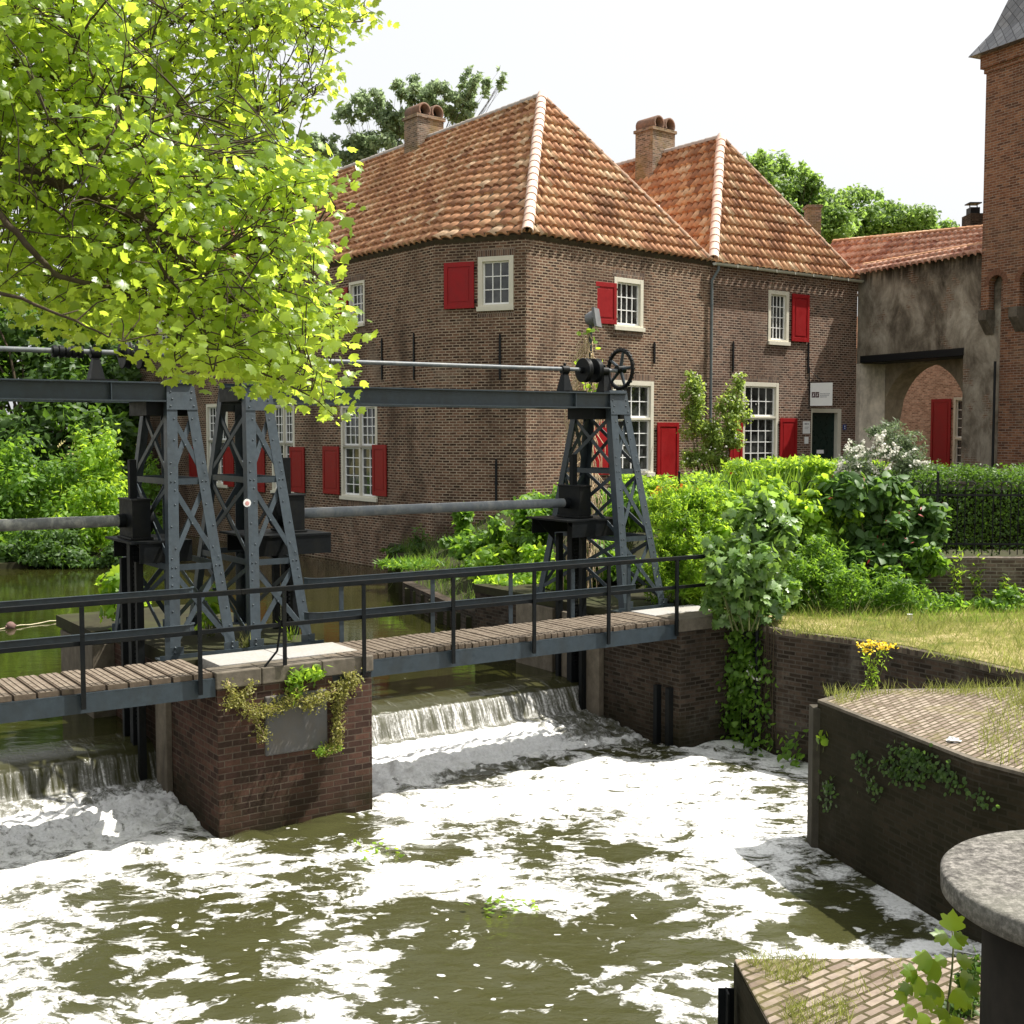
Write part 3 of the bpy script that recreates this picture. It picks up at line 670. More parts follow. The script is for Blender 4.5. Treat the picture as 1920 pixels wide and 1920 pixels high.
db = MB(); fF.box(db, a0+.052, a1-.222, z0, z1-.162, -.19, -.14)
for y0, y1 in ((.12, .85), (1.0, 1.75)): fF.box(db, a0+.16, a1-.33, z0+y0, z0+y1, -.14, -.128)
dr = db.build('door', M['door'], h2, .004)
db = MB(); p = fF.px(1543, 847); fF.box(db, p[0]-.22, p[0]+.2, p[1]-.07, p[1]+.07, -.138, -.12); db.build('letterbox', M['white'], dr)
# number plate and notices
def plate(name, label, x0, y0, x1, y1, mat, cat, marks=None, off=.012):
    r = fF.rect(x0, y0, x1, y1); mb = MB(); fF.box(mb, r[0], r[1], r[2], r[3], off-.01, off+.012)
    o = thing(name, fF.pt(r[0], r[2]), label, cat); mb.build('panel', mat, o)
    if marks:
        mm = MB()
        for q in marks: fF.box(mm, r[0]+(r[1]-r[0])*q[0], r[0]+(r[1]-r[0])*q[1], r[2]+(r[3]-r[2])*q[2], r[2]+(r[3]-r[2])*q[3], off+.013, off+.016)
        mm.build('lettering', marks[0][4] if len(marks[0]) > 4 else M['iron'], o)
    return o
M['ink'] = plain('grey_ink', (.35,.35,.36), .6, 0, .05, 5, 0); M['maroon'] = plain('maroon_ink', (.06,.014,.022), .6, 0, .1, 5, 0); M['blue'] = plain('blue_enamel', (.02,.05,.2), .3, 0, .05, 5, 0)
plate('notice_board', 'upper white notice with grey print beside the green door', 1505, 790, 1518, 813, M['white'], 'notice', [(.2,.55,.72,.86,M['ink']), (.6,.8,.74,.84), (.2,.8,.5,.55), (.2,.7,.38,.42)])
plate('notice_board', 'small blank white notice lower down beside the green door', 1508, 819, 1515, 832, M['white'], 'notice')
plate('number_plate', 'small blue house number plate right of the door', 1580, 796, 1586, 806, M['blue'], 'number plate', [(.38,.62,.5,.8,M['white']), (.35,.65,.2,.36)])
# hanging sign
sp = atpl(1517, 739, fF.p, fF.n); sa = (sp-fF.p).dot(fF.d)
S0 = fF.pt(sa, 0, .06); sdir = Vector((.93, -.36, 0)).normalized(); ys = S0.y
tl, br = aty(1519, 718, ys), aty(1556, 761, ys); w = (br.x-tl.x)/sdir.x; nsd = Vector((sdir.y, -sdir.x, 0))
sg = thing('hanging_sign', (S0.x, S0.y, br.z), 'square white sign with a maroon emblem hanging from a bracket above the green door', 'sign')
mb = MB(); c = Vector((S0.x, S0.y, br.z)); hh = tl.z-br.z; mb.box(c-nsd*.02, sdir*w, nsd*.04, Z*hh); mb.build('panel', M['white'], sg)
mb = MB()
for q in (.07, .245): mb.box(c+sdir*w*q+Z*hh*.36+nsd*.021, sdir*w*.155, nsd*.004, Z*hh*.24)
em = mb.build('emblem', M['maroon'], sg)
mb = MB()
for q in (.07, .245):
    o = c+sdir*w*q+Z*hh*.36+nsd*.0255
    for pts in ([(.25,.15),(.45,.5),(.35,.85)], [(.6,.2),(.5,.55),(.8,.8)], [(.3,.4),(.7,.3)]):
        mb.tube([o+sdir*w*.155*a+Z*hh*.24*b for a, b in pts], .008, 4)
mb.build('emblem_figure', M['white'], em)
mb = MB()
for r_, x1_ in ((.5, .93), (.43, .88), (.36, .8)):
    x_ = .45
    while x_ < x1_-.05:
        wd = random.uniform(.02, .04); mb.box(c+sdir*w*x_+Z*hh*r_+nsd*.021, sdir*w*wd, nsd*.003, Z*hh*.045); x_ += wd+.014
mb.build('lettering', M['ink'], sg)
mb = MB(); top = c+Z*(hh+.03); wl = fF.pt(sa-.02, top.z+.45, .02)
mb.tube([top+sdir*w*.95, top-sdir*.03], .015, 6); mb.tube([wl, top+sdir*w*.55], .013, 6); mb.tube([wl+Z*.1, Vector((wl.x, wl.y, br.z-.1))], .02, 6)
mb.build('bracket', M['black'], sg)
# roofs of the right house
roof_face(h2, eF, eG, P2, 'end', M['tile'], 'roof')
e0 = eF+dl*16
def q0b(s): return 0.0
roof_face(h2, e0, Vector((eF.x, eF.y, 0)), P2, 'long', M['tile'], 'roof', sag=.012)
far2 = P2+dl*18-Z*.2; mbk = MB(); v0, v1 = Vector((eG.x, eG.y, ZE)), Vector((eG.x, eG.y, ZE))+dl*18
mbk.add([v0, v1, far2, P2], [(0,1,2,3)]); mbk.build('back_roof', M['tile'], h2)
cap_row('hip_tiles', M['hip'], h2, Vector((eF.x, eF.y, ZE+.1))+Vector((.04,-.04,0)), P2+Z*.06, .17, .36)
cap_row('hip_tiles', M['hip_old'], h2, Vector((eG.x, eG.y, ZE+.03)), P2+Z*.03, .11, .4); cap_row('ridge_tiles', M['mortar'], h2, far2+Z*.03, P2+Z*.03, .13, .36)
c2 = aty(1228, 330, 50.0); chimney(h2, (c2.x, c2.y), 1.3, 1.0, c2.z-1.0, aty(1228, 246, 50.0).z, M['chim'], M['stack'])
sf = MB(); sf.add([(eF.x*.5+wF.x*.5, eF.y*.5+wF.y*.5, ZE-.1), (eG.x*.5+wG.x*.5, eG.y*.5+wG.y*.5, ZE-.1), (eG.x*.5+wG.x*.5, eG.y*.5+wG.y*.5, ZE+.11), (eF.x*.5+wF.x*.5, eF.y*.5+wF.y*.5, ZE+.11)], [(0,1,2,3)]); sf.build('eave_light_block', M['bark'], h2)  # inset strip added to stop sun slipping under the eave tiles
# gutter and downpipe
gb = MB(); g_0 = Vector((eF.x, eF.y, ZE-.06))+Vector((.10,-.12,0)); g_1 = Vector((eG.x, eG.y, ZE-.06))+Vector((.10,-.12,0))
gd_ = (g_1-g_0).normalized(); gx = Vector((gd_.y, -gd_.x, 0)); vs = []
for pnt in (g_0-gd_*.05, g_1+gd_*.1):
    for rr in (.095, .08):
        for k in range(9): an = math.pi+math.pi*k/8; vs.append(pnt+gx*math.cos(an)*rr+Z*math.sin(an)*rr)
gb.add(vs, [(k, k+1, 19+k, 18+k) for k in range(8)]+[(9+k, 27+k, 28+k, 10+k) for k in range(8)]+[(0,9,27,18), (8,26,35,17)], True)
gb.add([vs[k] for k in range(9)], [tuple(range(9))]); gb.add([vs[18+k] for k in range(9)], [tuple(range(9))[::-1]])
gu = gb.build('gutter', M['gutter'], h2)
for k in range(1, 8): bb = MB(); q = g_0.lerp(g_1, k/8); bb.box(q+gx*.09-gd_*.012-Z*.1, gd_*.024, gx*.012, Z*.1); bb.build('gutter_bracket', M['gutter'], gu)
db = MB(); q = g_0+gd_*.16; wd = fF.pt(.0, 0, .1); wd = Vector((wd.x, wd.y, 0))
db.tube([q-Z*.1, q-Z*.22, Vector((wd.x, wd.y, ZE-.65)), Vector((wd.x, wd.y, ZE-.9)), Vector((wd.x, wd.y, 3.0))], .05, 10)
for zz in (9.6, 8.0, 6.4, 4.8): db.cyl(Vector((wd.x, wd.y, zz)), Vector((wd.x, wd.y, zz+.06)), .062, 10)
db.build('downpipe', M['pipe_zinc'], h2)
# ---------------------------------------------------------------- gateway
gd = Vector((.435, -.9, 0)).normalized(); gn = Vector((gd.y, -gd.x, 0))
fG = Fac(wG+gd*.02, wG+gd*9)
gh = thing('gateway', (wG.x, wG.y, 3.4), 'grey weathered rendered gateway with a dark lintel and tiled coping between house and tower', 'gateway')
oa0 = .22; oa1 = fG.px(1804, 760)[0]; oz = fG.px(1700, 674)[1]; gz = ZE+.22
mb = MB(); fG.wall(mb, 2.4, gz, [(oa0, oa1, 2.4, oz)], 1.25)
mb.build('wall', M['render'], gh)
mb = MB(); fG.box(mb, oa0+.001, oa1+.02, oz, oz+.26, -.1, .03); fG.box(mb, oa0, oa1, oz-.02, oz+.1, -1.2, -.101); mb.build('lintel', M['black'], gh)
mb = MB(); fG.box(mb, .002, oa0+.012, 2.4, oz-.03, -1.24, .012); mb.build('jamb', M['pale_render'], gh)
# arch layer behind the square opening
fA = Fac(fG.p-gn*1.26, fG.p-gn*1.26+gd*9); fB = Fac(fG.p-gn*2.2, fG.p-gn*2.2+gd*9)
b0 = fB.px(1687, 800)[0]; b1 = fB.px(1850, 800)[0]; zs = fB.px(1690, 790)[1]; zp = fB.px(1765, 682)[1]
mb = MB(); N_ = 22; prof = []
for k in range(N_+1):
    x = k/N_; y = (1-abs(2*x-1)**2.1)**.55; prof.append((b0+(b1-b0)*x, zs+(zp-zs)*y))
for k in range(N_):
    (xa, za), (xb, zb) = prof[k], prof[k+1]
    mb.add([fA.pt(xa, za), fA.pt(xb, zb), fA.pt(xb, gz), fA.pt(xa, gz)], [(0,1,2,3)])
    mb.add([fB.pt(xa, za), fB.pt(xb, zb), fB.pt(xb, gz), fB.pt(xa, gz)], [(3,2,1,0)])
    mb.add([fA.pt(xa, za), fA.pt(xb, zb), fB.pt(xb, zb), fB.pt(xa, za)], [(3,2,1,0)], True)
fA.box(mb, -.3, b0, 2.4, gz, -.94, 0); fA.box(mb, b1, 9, 2.4, gz, -.94, 0)
mb.build('arch', plain('arch_render', (.3,.25,.18), .92, 0, .35, 3, .6, (.1,.085,.06), .7, 1.0, bdist=.03), gh)
# tiled coping and the roof behind it
def slope(parent, a0, a1, z0, z1, o0, o1, mat, name='roof', tilt=0.0):
    T = math.hypot(o0-o1, z1-z0); nv = (gn*(z1-z0)+Z*(o0-o1))/T
    return pantiles(name, mat, parent, a1-a0, T, lambda s, t, h: fG.pt(a0+s, z0+(z1-z0)*t/T-tilt*s*t/T, o0+(o1-o0)*t/T)+nv*h, tw=.3)
slope(gh, -.15, 6.6, gz-.05, gz+.38, .28, -.45, M['tile_pink'])
cap_row('ridge_tiles', M['tile'], gh, fG.pt(-.2, gz+.4, -.47), fG.pt(6.6, gz+.4, -.47), .1, .36)
slope(gh, -4.5, 6.6, gz+.1, gz+2.0, -.9, -2.6, M['tile_pink'], tilt=.075)
cap_row('ridge_tiles', M['tile'], gh, fG.pt(-4.5, gz+2.03, -2.62), fG.pt(6.6, gz+2.03-.83, -2.62), .12, .36)
mb = MB(); fG.box(mb, -1.2, 6.8, gz-.5, gz+.12, -2.1, -.5); mb.build('parapet', M['render'], gh)
# small stack beside the tower and one behind the right hip
q = aty(1836, 425, 47); st = thing('chimney_stack', (q.x, q.y, 11), 'small dark chimney stack on the roof against the brick tower', 'chimney')
mb = MB(); a, b = aty(1812, 425, 47), aty(1856, 403, 47); mb.box((a.x, 46.6, 11.5), (b.x-a.x, 0, 0), (0, .9, 0), (0, 0, b.z-11.5)); mb.build('body', M['quay_brick'], st)
mb = MB(); a, b = aty(1816, 404, 47), aty(1834, 390, 47); mb.box((a.x, 46.8, a.z-.3), (b.x-a.x, 0, 0), (0, .45, 0), (0, 0, b.z-a.z+.3)); mb.box((a.x-.05, 46.75, b.z+.14), (b.x-a.x+.1, 0, 0), (0, .55, 0), (0, 0, .04))
for xx in (a.x+.04, b.x-.04): mb.cyl((xx, 47, b.z), (xx, 47, b.z+.15), .02, 6)
mb.build('chimney_pot', M['black'], st)
q = aty(1524, 400, 55); st = thing('chimney_stack', (q.x, q.y, 9), 'plain brown chimney stack showing behind the right hip', 'chimney')
mb = MB(); a, b = aty(1510, 430, 55), aty(1536, 388, 55); mb.box((a.x, 54.6, 9), (b.x-a.x, 0, 0), (0, .7, 0), (0, 0, b.z-9.1)); mb.box((a.x-.06, 54.54, b.z-.1), (b.x-a.x+.12, 0, 0), (0, .82, 0), (0, 0, .12)); mb.build('body', M['chim'], st)
# courtyard house seen through the arch
fC = Fac(fG.p-gn*8.5-gd*16, fG.p-gn*8.5+gd*12)
ch = thing('courtyard_house', (fC.p.x, fC.p.y, 3.2), 'pale pink brick house with a tall red shutter seen through the gateway arch', 'house')
a = fC.px(1747, 800)[0]; b = fC.px(1784, 800)[0]; c_ = fC.px(1788, 800)[0]; zt = fC.px(1770, 748)[1]; zb = fC.px(1770, 880)[1]
mb = MB(); fC.wall(mb, 2.4, 9.4, [(c_-.02, c_+1.3, zb-.2, zt+.05)]); mb.build('wall', M['court_brick'], ch)
shutter(ch, fC, (a, b, zb, zt), M['red'], 'r'); window(ch, fC, (c_-.02, c_+1.3, zb-.2, zt+.05), [(0, 1, 0, .45, 3, 4), (0, 1, .45, 1, 3, 4)], .12)
mb = MB(); T_ = 3.5
ro = fC.pt(0, 9.3, .3); mb.add([fC.pt(0, 9.3, .3), fC.pt(28, 9.3, .3), fC.pt(28, 11.2, -2.5), fC.pt(0, 11.2, -2.5)], [(0,1,2,3)]); mb.build('roof', M['tile'], ch)
# ---------------------------------------------------------------- tower
fT = Fac(fG.p+gn*.3, fG.p+gn*.3+gd*14); ta = fT.px(1845, 320)[0]; tb = fT.px(1863, 720)[0]
zc = fT.px(1862, 545)[1]; zt = fT.px(1842, 132)[1]
tw = thing('brick_tower', fT.pt(ta, 3.2), 'tall red brown brick tower with a steep slate roof at the right edge', 'tower')
WT = 5.5; zk = fT.px(1893, 512)[1]+.06
M['court_ring'] = plain('arch_bricks', (.16,.08,.05), .9, 0, .3, 8, .4)
mb = MB(); lo, hi = [], []
mb.box(fT.pt(tb, 2.3, -.25), gd*(WT-.3), -gn*WT, Z*(zk-2.3)); mb.box(fT.pt(ta, zk, 0), gd*WT, -gn*(WT+.3), Z*(zt-zk)); mb.box(fT.pt(ta-.06, zt-.16, .05), gd*(WT+.1), -gn*(WT+.4), Z*.16)
mb.box(fT.pt(ta-.14, zt, .14), gd*(WT+.28), -gn*(WT+.58), Z*.5)
tbd = mb.build('wall', M['tower_brick'], tw)
# arches carried on stone corbels below the overhang
cb = MB(); rb = MB(); fb = MB(); na = ta+.33; zz = fT.px(1860, 580)[1]; zq = fT.px(1893, 512)[1]; ztop = zq+.06; prevx = ta
for k in range(4):
    x0 = na+k*1.28; x1 = x0+.62; cx = (x0+x1)/2; pts = []
    for q in range(11):
        an = math.pi*q/10; pts.append((cx-math.cos(an)*.31, zq-.31+math.sin(an)*.31))
    fT.box(fb, prevx, x0, zz, ztop, -.25, 0)
    for q in range(10):
        (xa, za), (xb, zb_) = pts[q], pts[q+1]
        fb.add([fT.pt(xa, za), fT.pt(xb, zb_), fT.pt(xb, ztop), fT.pt(xa, ztop)], [(0,1,2,3)])
        fb.add([fT.pt(xa, za), fT.pt(xb, zb_), fT.pt(xb, zb_, -.25), fT.pt(xa, za, -.25)], [(3,2,1,0)])
        oa, ob_ = (cx+(xa-cx)*1.62, zq-.31+(za-zq+.31)*1.62), (cx+(xb-cx)*1.62, zq-.31+(zb_-zq+.31)*1.62)
        m1, m2 = ((xa*.93+xb*.07), (za*.93+zb_*.07)), ((xa*.07+xb*.93), (za*.07+zb_*.93)); n1, n2 = ((oa[0]*.93+ob_[0]*.07), (oa[1]*.93+ob_[1]*.07)), ((oa[0]*.07+ob_[0]*.93), (oa[1]*.07+ob_[1]*.93))
        f4 = [fT.pt(*m1, .012), fT.pt(*m2, .012), fT.pt(*n2, .012), fT.pt(*n1, .012)]; b4 = [p_-fT.n*.03 for p_ in f4]
        rb.add(f4+b4, [(0,1,2,3), (4,5,1,0), (5,6,2,1), (6,7,3,2), (7,4,0,3)])
    rb.build('arch_ring', M['court_ring'], tw); rb = MB()
    xx = x0-.34
    cb = MB(); cb.add([fT.pt(xx, zz-.003, .1), fT.pt(xx+.36, zz-.003, .1), fT.pt(xx+.36, zz-.33, .1), fT.pt(xx, zz-.33, .1), fT.pt(xx, zz-.8, -.24), fT.pt(xx+.36, zz-.8, -.24), fT.pt(xx, zz-.003, -.3), fT.pt(xx+.36, zz-.003, -.3)], [(0,3,2,1), (3,4,5,2), (0,6,4,3), (1,2,5,7), (0,1,7,6)]); cb.build('corbel', M['stone'], tw)
    prevx = x1
fT.box(fb, prevx, ta+WT, zz, ztop, -.25, 0)
fb.build('arcade', M['tower_brick'], tw); mb = MB(); ez = fT.px(1828, 112)[1]; e_ = .42
c4 = [fT.pt(ta-e_, ez, e_), fT.pt(ta+WT+e_, ez, e_), fT.pt(ta+WT+e_, ez, -WT-.3-e_), fT.pt(ta-e_, ez, -WT-.3-e_)]
c5 = [fT.pt(ta+.1, ez+.75, -.1), fT.pt(ta+WT-.1, ez+.75, -.1), fT.pt(ta+WT-.1, ez+.75, -WT-.2), fT.pt(ta+.1, ez+.75, -WT-.2)]
ap = fT.pt(ta+WT/2, ez+8.5, -WT/2)
for k in range(4):
    j = (k+1) % 4; mb.add([c4[k], c4[j], c5[j], c5[k]], [(0,1,2,3)]); mb.add([c5[k], c5[j], ap], [(0,1,2)])
mb.add(c4, [(3,2,1,0)]); mb.build('roof', M['slate'], tw)
mb = MB(); p = fT.pt(tb-.05, 0, -.1); mb.tube([Vector((p.x, p.y, 2.6)), Vector((p.x, p.y, 7.6))], .045, 8); mb.build('drainpipe', M['black'], tw)
# ================================================================ sluice: pier, abutment, footbridges, gantries
def quad_prism(mb, pts, z0, z1): return mb.prism([(p[0], p[1]) for p in pts], z0, z1)
UP0, UP1, UA = 1.68, 3.90, 9.55
pier = thing('pier', B(2.79, 0, 0), 'dark red brick pier with a stone cap standing in the foam between the weirs', 'pier')
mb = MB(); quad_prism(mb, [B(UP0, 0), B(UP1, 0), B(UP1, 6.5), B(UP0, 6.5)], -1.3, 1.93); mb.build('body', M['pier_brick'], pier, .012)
cut = [0, .62, 1.48, 2.26]
for i in range(3): mb = MB(); quad_prism(mb, [B(UP0-.02+cut[i], -.03), B(UP0-.02+cut[i+1]-.006, -.03), B(UP0-.02+cut[i+1]-.006, .38), B(UP0-.02+cut[i], .38)], 1.932, 2.15); mb.build('cap_stone', M['stone'], pier, .015)
for u0, u1 in ((UP0+.18, UP0+1.14), (UP0+1.15, UP1-.02)): mb = MB(); quad_prism(mb, [B(u0, .385), B(u1, .385), B(u1, 1.18), B(u0, 1.18)], 1.932, 2.165); mb.build('slab', M['slab'], pier, .008)
mb = MB(); quad_prism(mb, [B(UP0-.01, 1.185), B(UP1, 1.185), B(UP1, 6.52), B(UP0-.36, 6.52), B(UP0-.36, 4.4), B(UP0-.01, 4.4)], 1.932, 2.12); mb.build('top', M['soil'], pier)
mb = MB(); (ua, zb_), (ub, zt_) = bpt(497, 1418, 0), bpt(612, 1298, 0); mb.box(B(ua, -.035, zb_), U*(ub-ua), V*.06, Z*(zt_-zb_+.05)); mb.build('plaque', plain('slate_plaque', (.1,.098,.096), .7, 0, .2, 5, .25, (.11,.095,.075), .7, 3.2), pier, .02)
# concrete facing and gate guide posts on the side towards the left span
for v0, v1, w in ((1.75, 2.2, .09), (2.9, 3.5, .12), (4.4, 6.3, .35)): mb = MB(); quad_prism(mb, [B(UP0-w, v0), B(UP0-.001, v0), B(UP0-.001, v1), B(UP0-w, v1)], -.6, 1.9); mb.build('gate_guide', M['concrete'], pier, .01)
for v0, v1, w in ((1.75, 2.2, .09), (2.9, 3.5, .12)): mb = MB(); quad_prism(mb, [B(UP1+.001, v0), B(UP1+w, v0), B(UP1+w, v1), B(UP1+.001, v1)], -.6, 1.9); mb.build('gate_guide', M['concrete'], pier, .01)
def abutment(s, ua, label, right=True):
    ab = thing('abutment', B(ua, .5, 0), label, 'abutment'); k = 1 if right else -1
    mb = MB(); q = [B(ua, -.02), B(ua+k*1.35, -.02), B(ua+k*1.35, 6.2), B(ua, 6.2)]; quad_prism(mb, q, -1.3, 1.95); mb.build('body', M['quay_brick'], ab, .012)
    mb = MB(); quad_prism(mb, [B(ua-k*.04, -.05), B(ua+k*1.38, -.05), B(ua+k*1.38, .55), B(ua-k*.04, .55)], 1.952, 2.16); mb.build('cap_stone', M['stone'], ab, .02)
    mb = MB(); quad_prism(mb, [B(ua-k*.03, .56), B(ua+k*1.38, .56), B(ua+k*1.38, 1.2), B(ua-k*.03, 1.2)], 1.952, 2.155); mb.build('slab', M['slab'], ab, .01)
    mb = MB(); quad_prism(mb, [B(ua-k*.02, 1.21), B(ua+k*1.35, 1.21), B(ua+k*1.35, 6.2), B(ua-k*.02, 6.2)], 1.952, 2.1); mb.build('top', M['soil'], ab)
    for v0, v1, w in ((1.95, 2.45, .12), (2.72, 3.1, .16), (3.4, 4.6, .08)): mb = MB(); quad_prism(mb, [B(ua-k*w, v0), B(ua-k*.001, v0), B(ua-k*.001, v1), B(ua-k*w, v1)], -.5, 1.94); mb.build('gate_guide', M['concrete'], ab, .012)
    for vv in (.12, .42): mb = MB(); quad_prism(mb, [B(ua-k*.1, vv), B(ua-k*.001, vv), B(ua-k*.001, vv+.09), B(ua-k*.1, vv+.09)], -.3, 1.0); mb.build('steel_post', M['iron_dark'], ab)
    return ab
abutment('r', UA, 'dark brick abutment with stone cap at the right end of the footbridge')
abutment('l', -4.05, 'brick abutment carrying the far left end of the footbridge', False)
# footbridges
POST_U = [0, 1.443, 2.589, 3.754, 5.187, 6.608, 8.036, 9.455]
def footbridge(u0, u1, label, posts, rail0, rail1, pw, brail, bposts):
    fb = thing('footbridge', B(u0, 0, 2.15), label, 'footbridge'); mb = MB(); gs = MB(); n = int((u1-u0)/pw); 
    for i in range(n):
        a = u0+(u1-u0)*i/n; w = (u1-u0)/n-(.03 if pw > .2 else .02); j = random.uniform(-.012, .012); zj = random.uniform(-.006, .004)
        mb.box(B(a, .02+j, 2.085+zj), U*w, V*1.14, Z*.062)
        for g in range(3): gs.box(B(a+w*(.08+.3*g), .02+j, 2.146+zj), U*w*.22, V*1.138, Z*.009)
    dk = mb.build('deck', M['plank_dark'], fb, 0); gs.build('tread_strip', M['plank'], dk)
    for v0 in (0.0, 1.1):
        mb = MB(); mb.box(B(u0, v0+.0, 1.86), U*(u1-u0), V*.014, Z*.2); mb.box(B(u0, v0, 2.062), U*(u1-u0), V*.09, Z*.018); mb.box(B(u0, v0, 1.842), U*(u1-u0), V*.09, Z*.018)
        mb.build('beam', M['iron'], fb)
    mb = MB(); mb.box(B(rail0, -.055, 3.135), U*(rail1-rail0), V*.05, Z*.065); mb.build('handrail', M['iron_dark'], fb, .006)
    mb = MB(); mb.box(B(rail0, -.04, 2.665), U*(min(rail1, 10.1)-rail0), V*.03, Z*.055); mb.build('mid_rail', M['iron_dark'], fb, .004)
    for u in posts:
        mb = MB(); zb = 2.155 if UP0 < u < UP1-.3 else 1.9
        mb.box(B(u-.028, -.066, zb), U*.056, V*.011, Z*(3.135-zb)); mb.box(B(u-.005, -.055, zb), U*.01, V*.05, Z*(3.135-zb))
        if zb > 2: mb.tube([B(u-.03, -.03, 2.75), B(u-.09, -.02, 2.35), B(u-.26, 0, 2.155)], .016, 6)
        mb.build('post', M['iron_dark'], fb)
    b0, b1, bend, side = brail
    for zz in (3.05, 2.55):
        mb = MB(); pth = []
        if side == 'r': pth = [B(b0, 1.2, zz), B(b1-.16, 1.2, zz)]+[B(b1-.16+.16*math.sin(a), 1.2+.16-.16*math.cos(a), zz) for a in (.4, .8, 1.2, 1.57)]
        elif side == 'l': pth = [B(b0+.3-.3*math.sin(a), 1.2+.22-.22*math.cos(a), zz) for a in (1.5, 1.1, .7, .35)]+[B(b0+.3, 1.2, zz), B(b1, 1.2, zz)]
        for p, q in zip(pth[:-1], pth[1:]):
            d = (q-p).normalized(); mb.bar(p-d*.006, q+d*.006, .012, .105)
            mb.bar(p-d*.004+Z*.052, q+d*.004+Z*.052, .045, .008)
        mb.build('back_handrail' if zz > 3 else 'back_mid_rail', M['iron'], fb)
    for u in bposts:
        mb = MB(); mb.box(B(u-.035, 1.215, 1.95), U*.07, V*.012, Z*1.1); mb.box(B(u-.006, 1.227, 1.95), U*.012, V*.05, Z*1.1); mb.build('back_post', M['iron'], fb)
    return fb
footbridge(-4.0, 1.66, 'near left footbridge span with broad grooved planks and black iron railing', [-3.9, -2.7, -1.4, 0, 1.443], -4.0, 2.0, .268, (-4.0, 1.86, 0, 'r'), [-2.5, -.72, 1.46])
footbridge(3.3, 9.5, 'right footbridge span of narrow planks running from the pier to the overgrown bank', POST_U[2:], 2.0, 10.7, .118, (3.55, 9.62, 0, 'l'), [4.05, 5.6, 7.05, 8.3, 9.5])
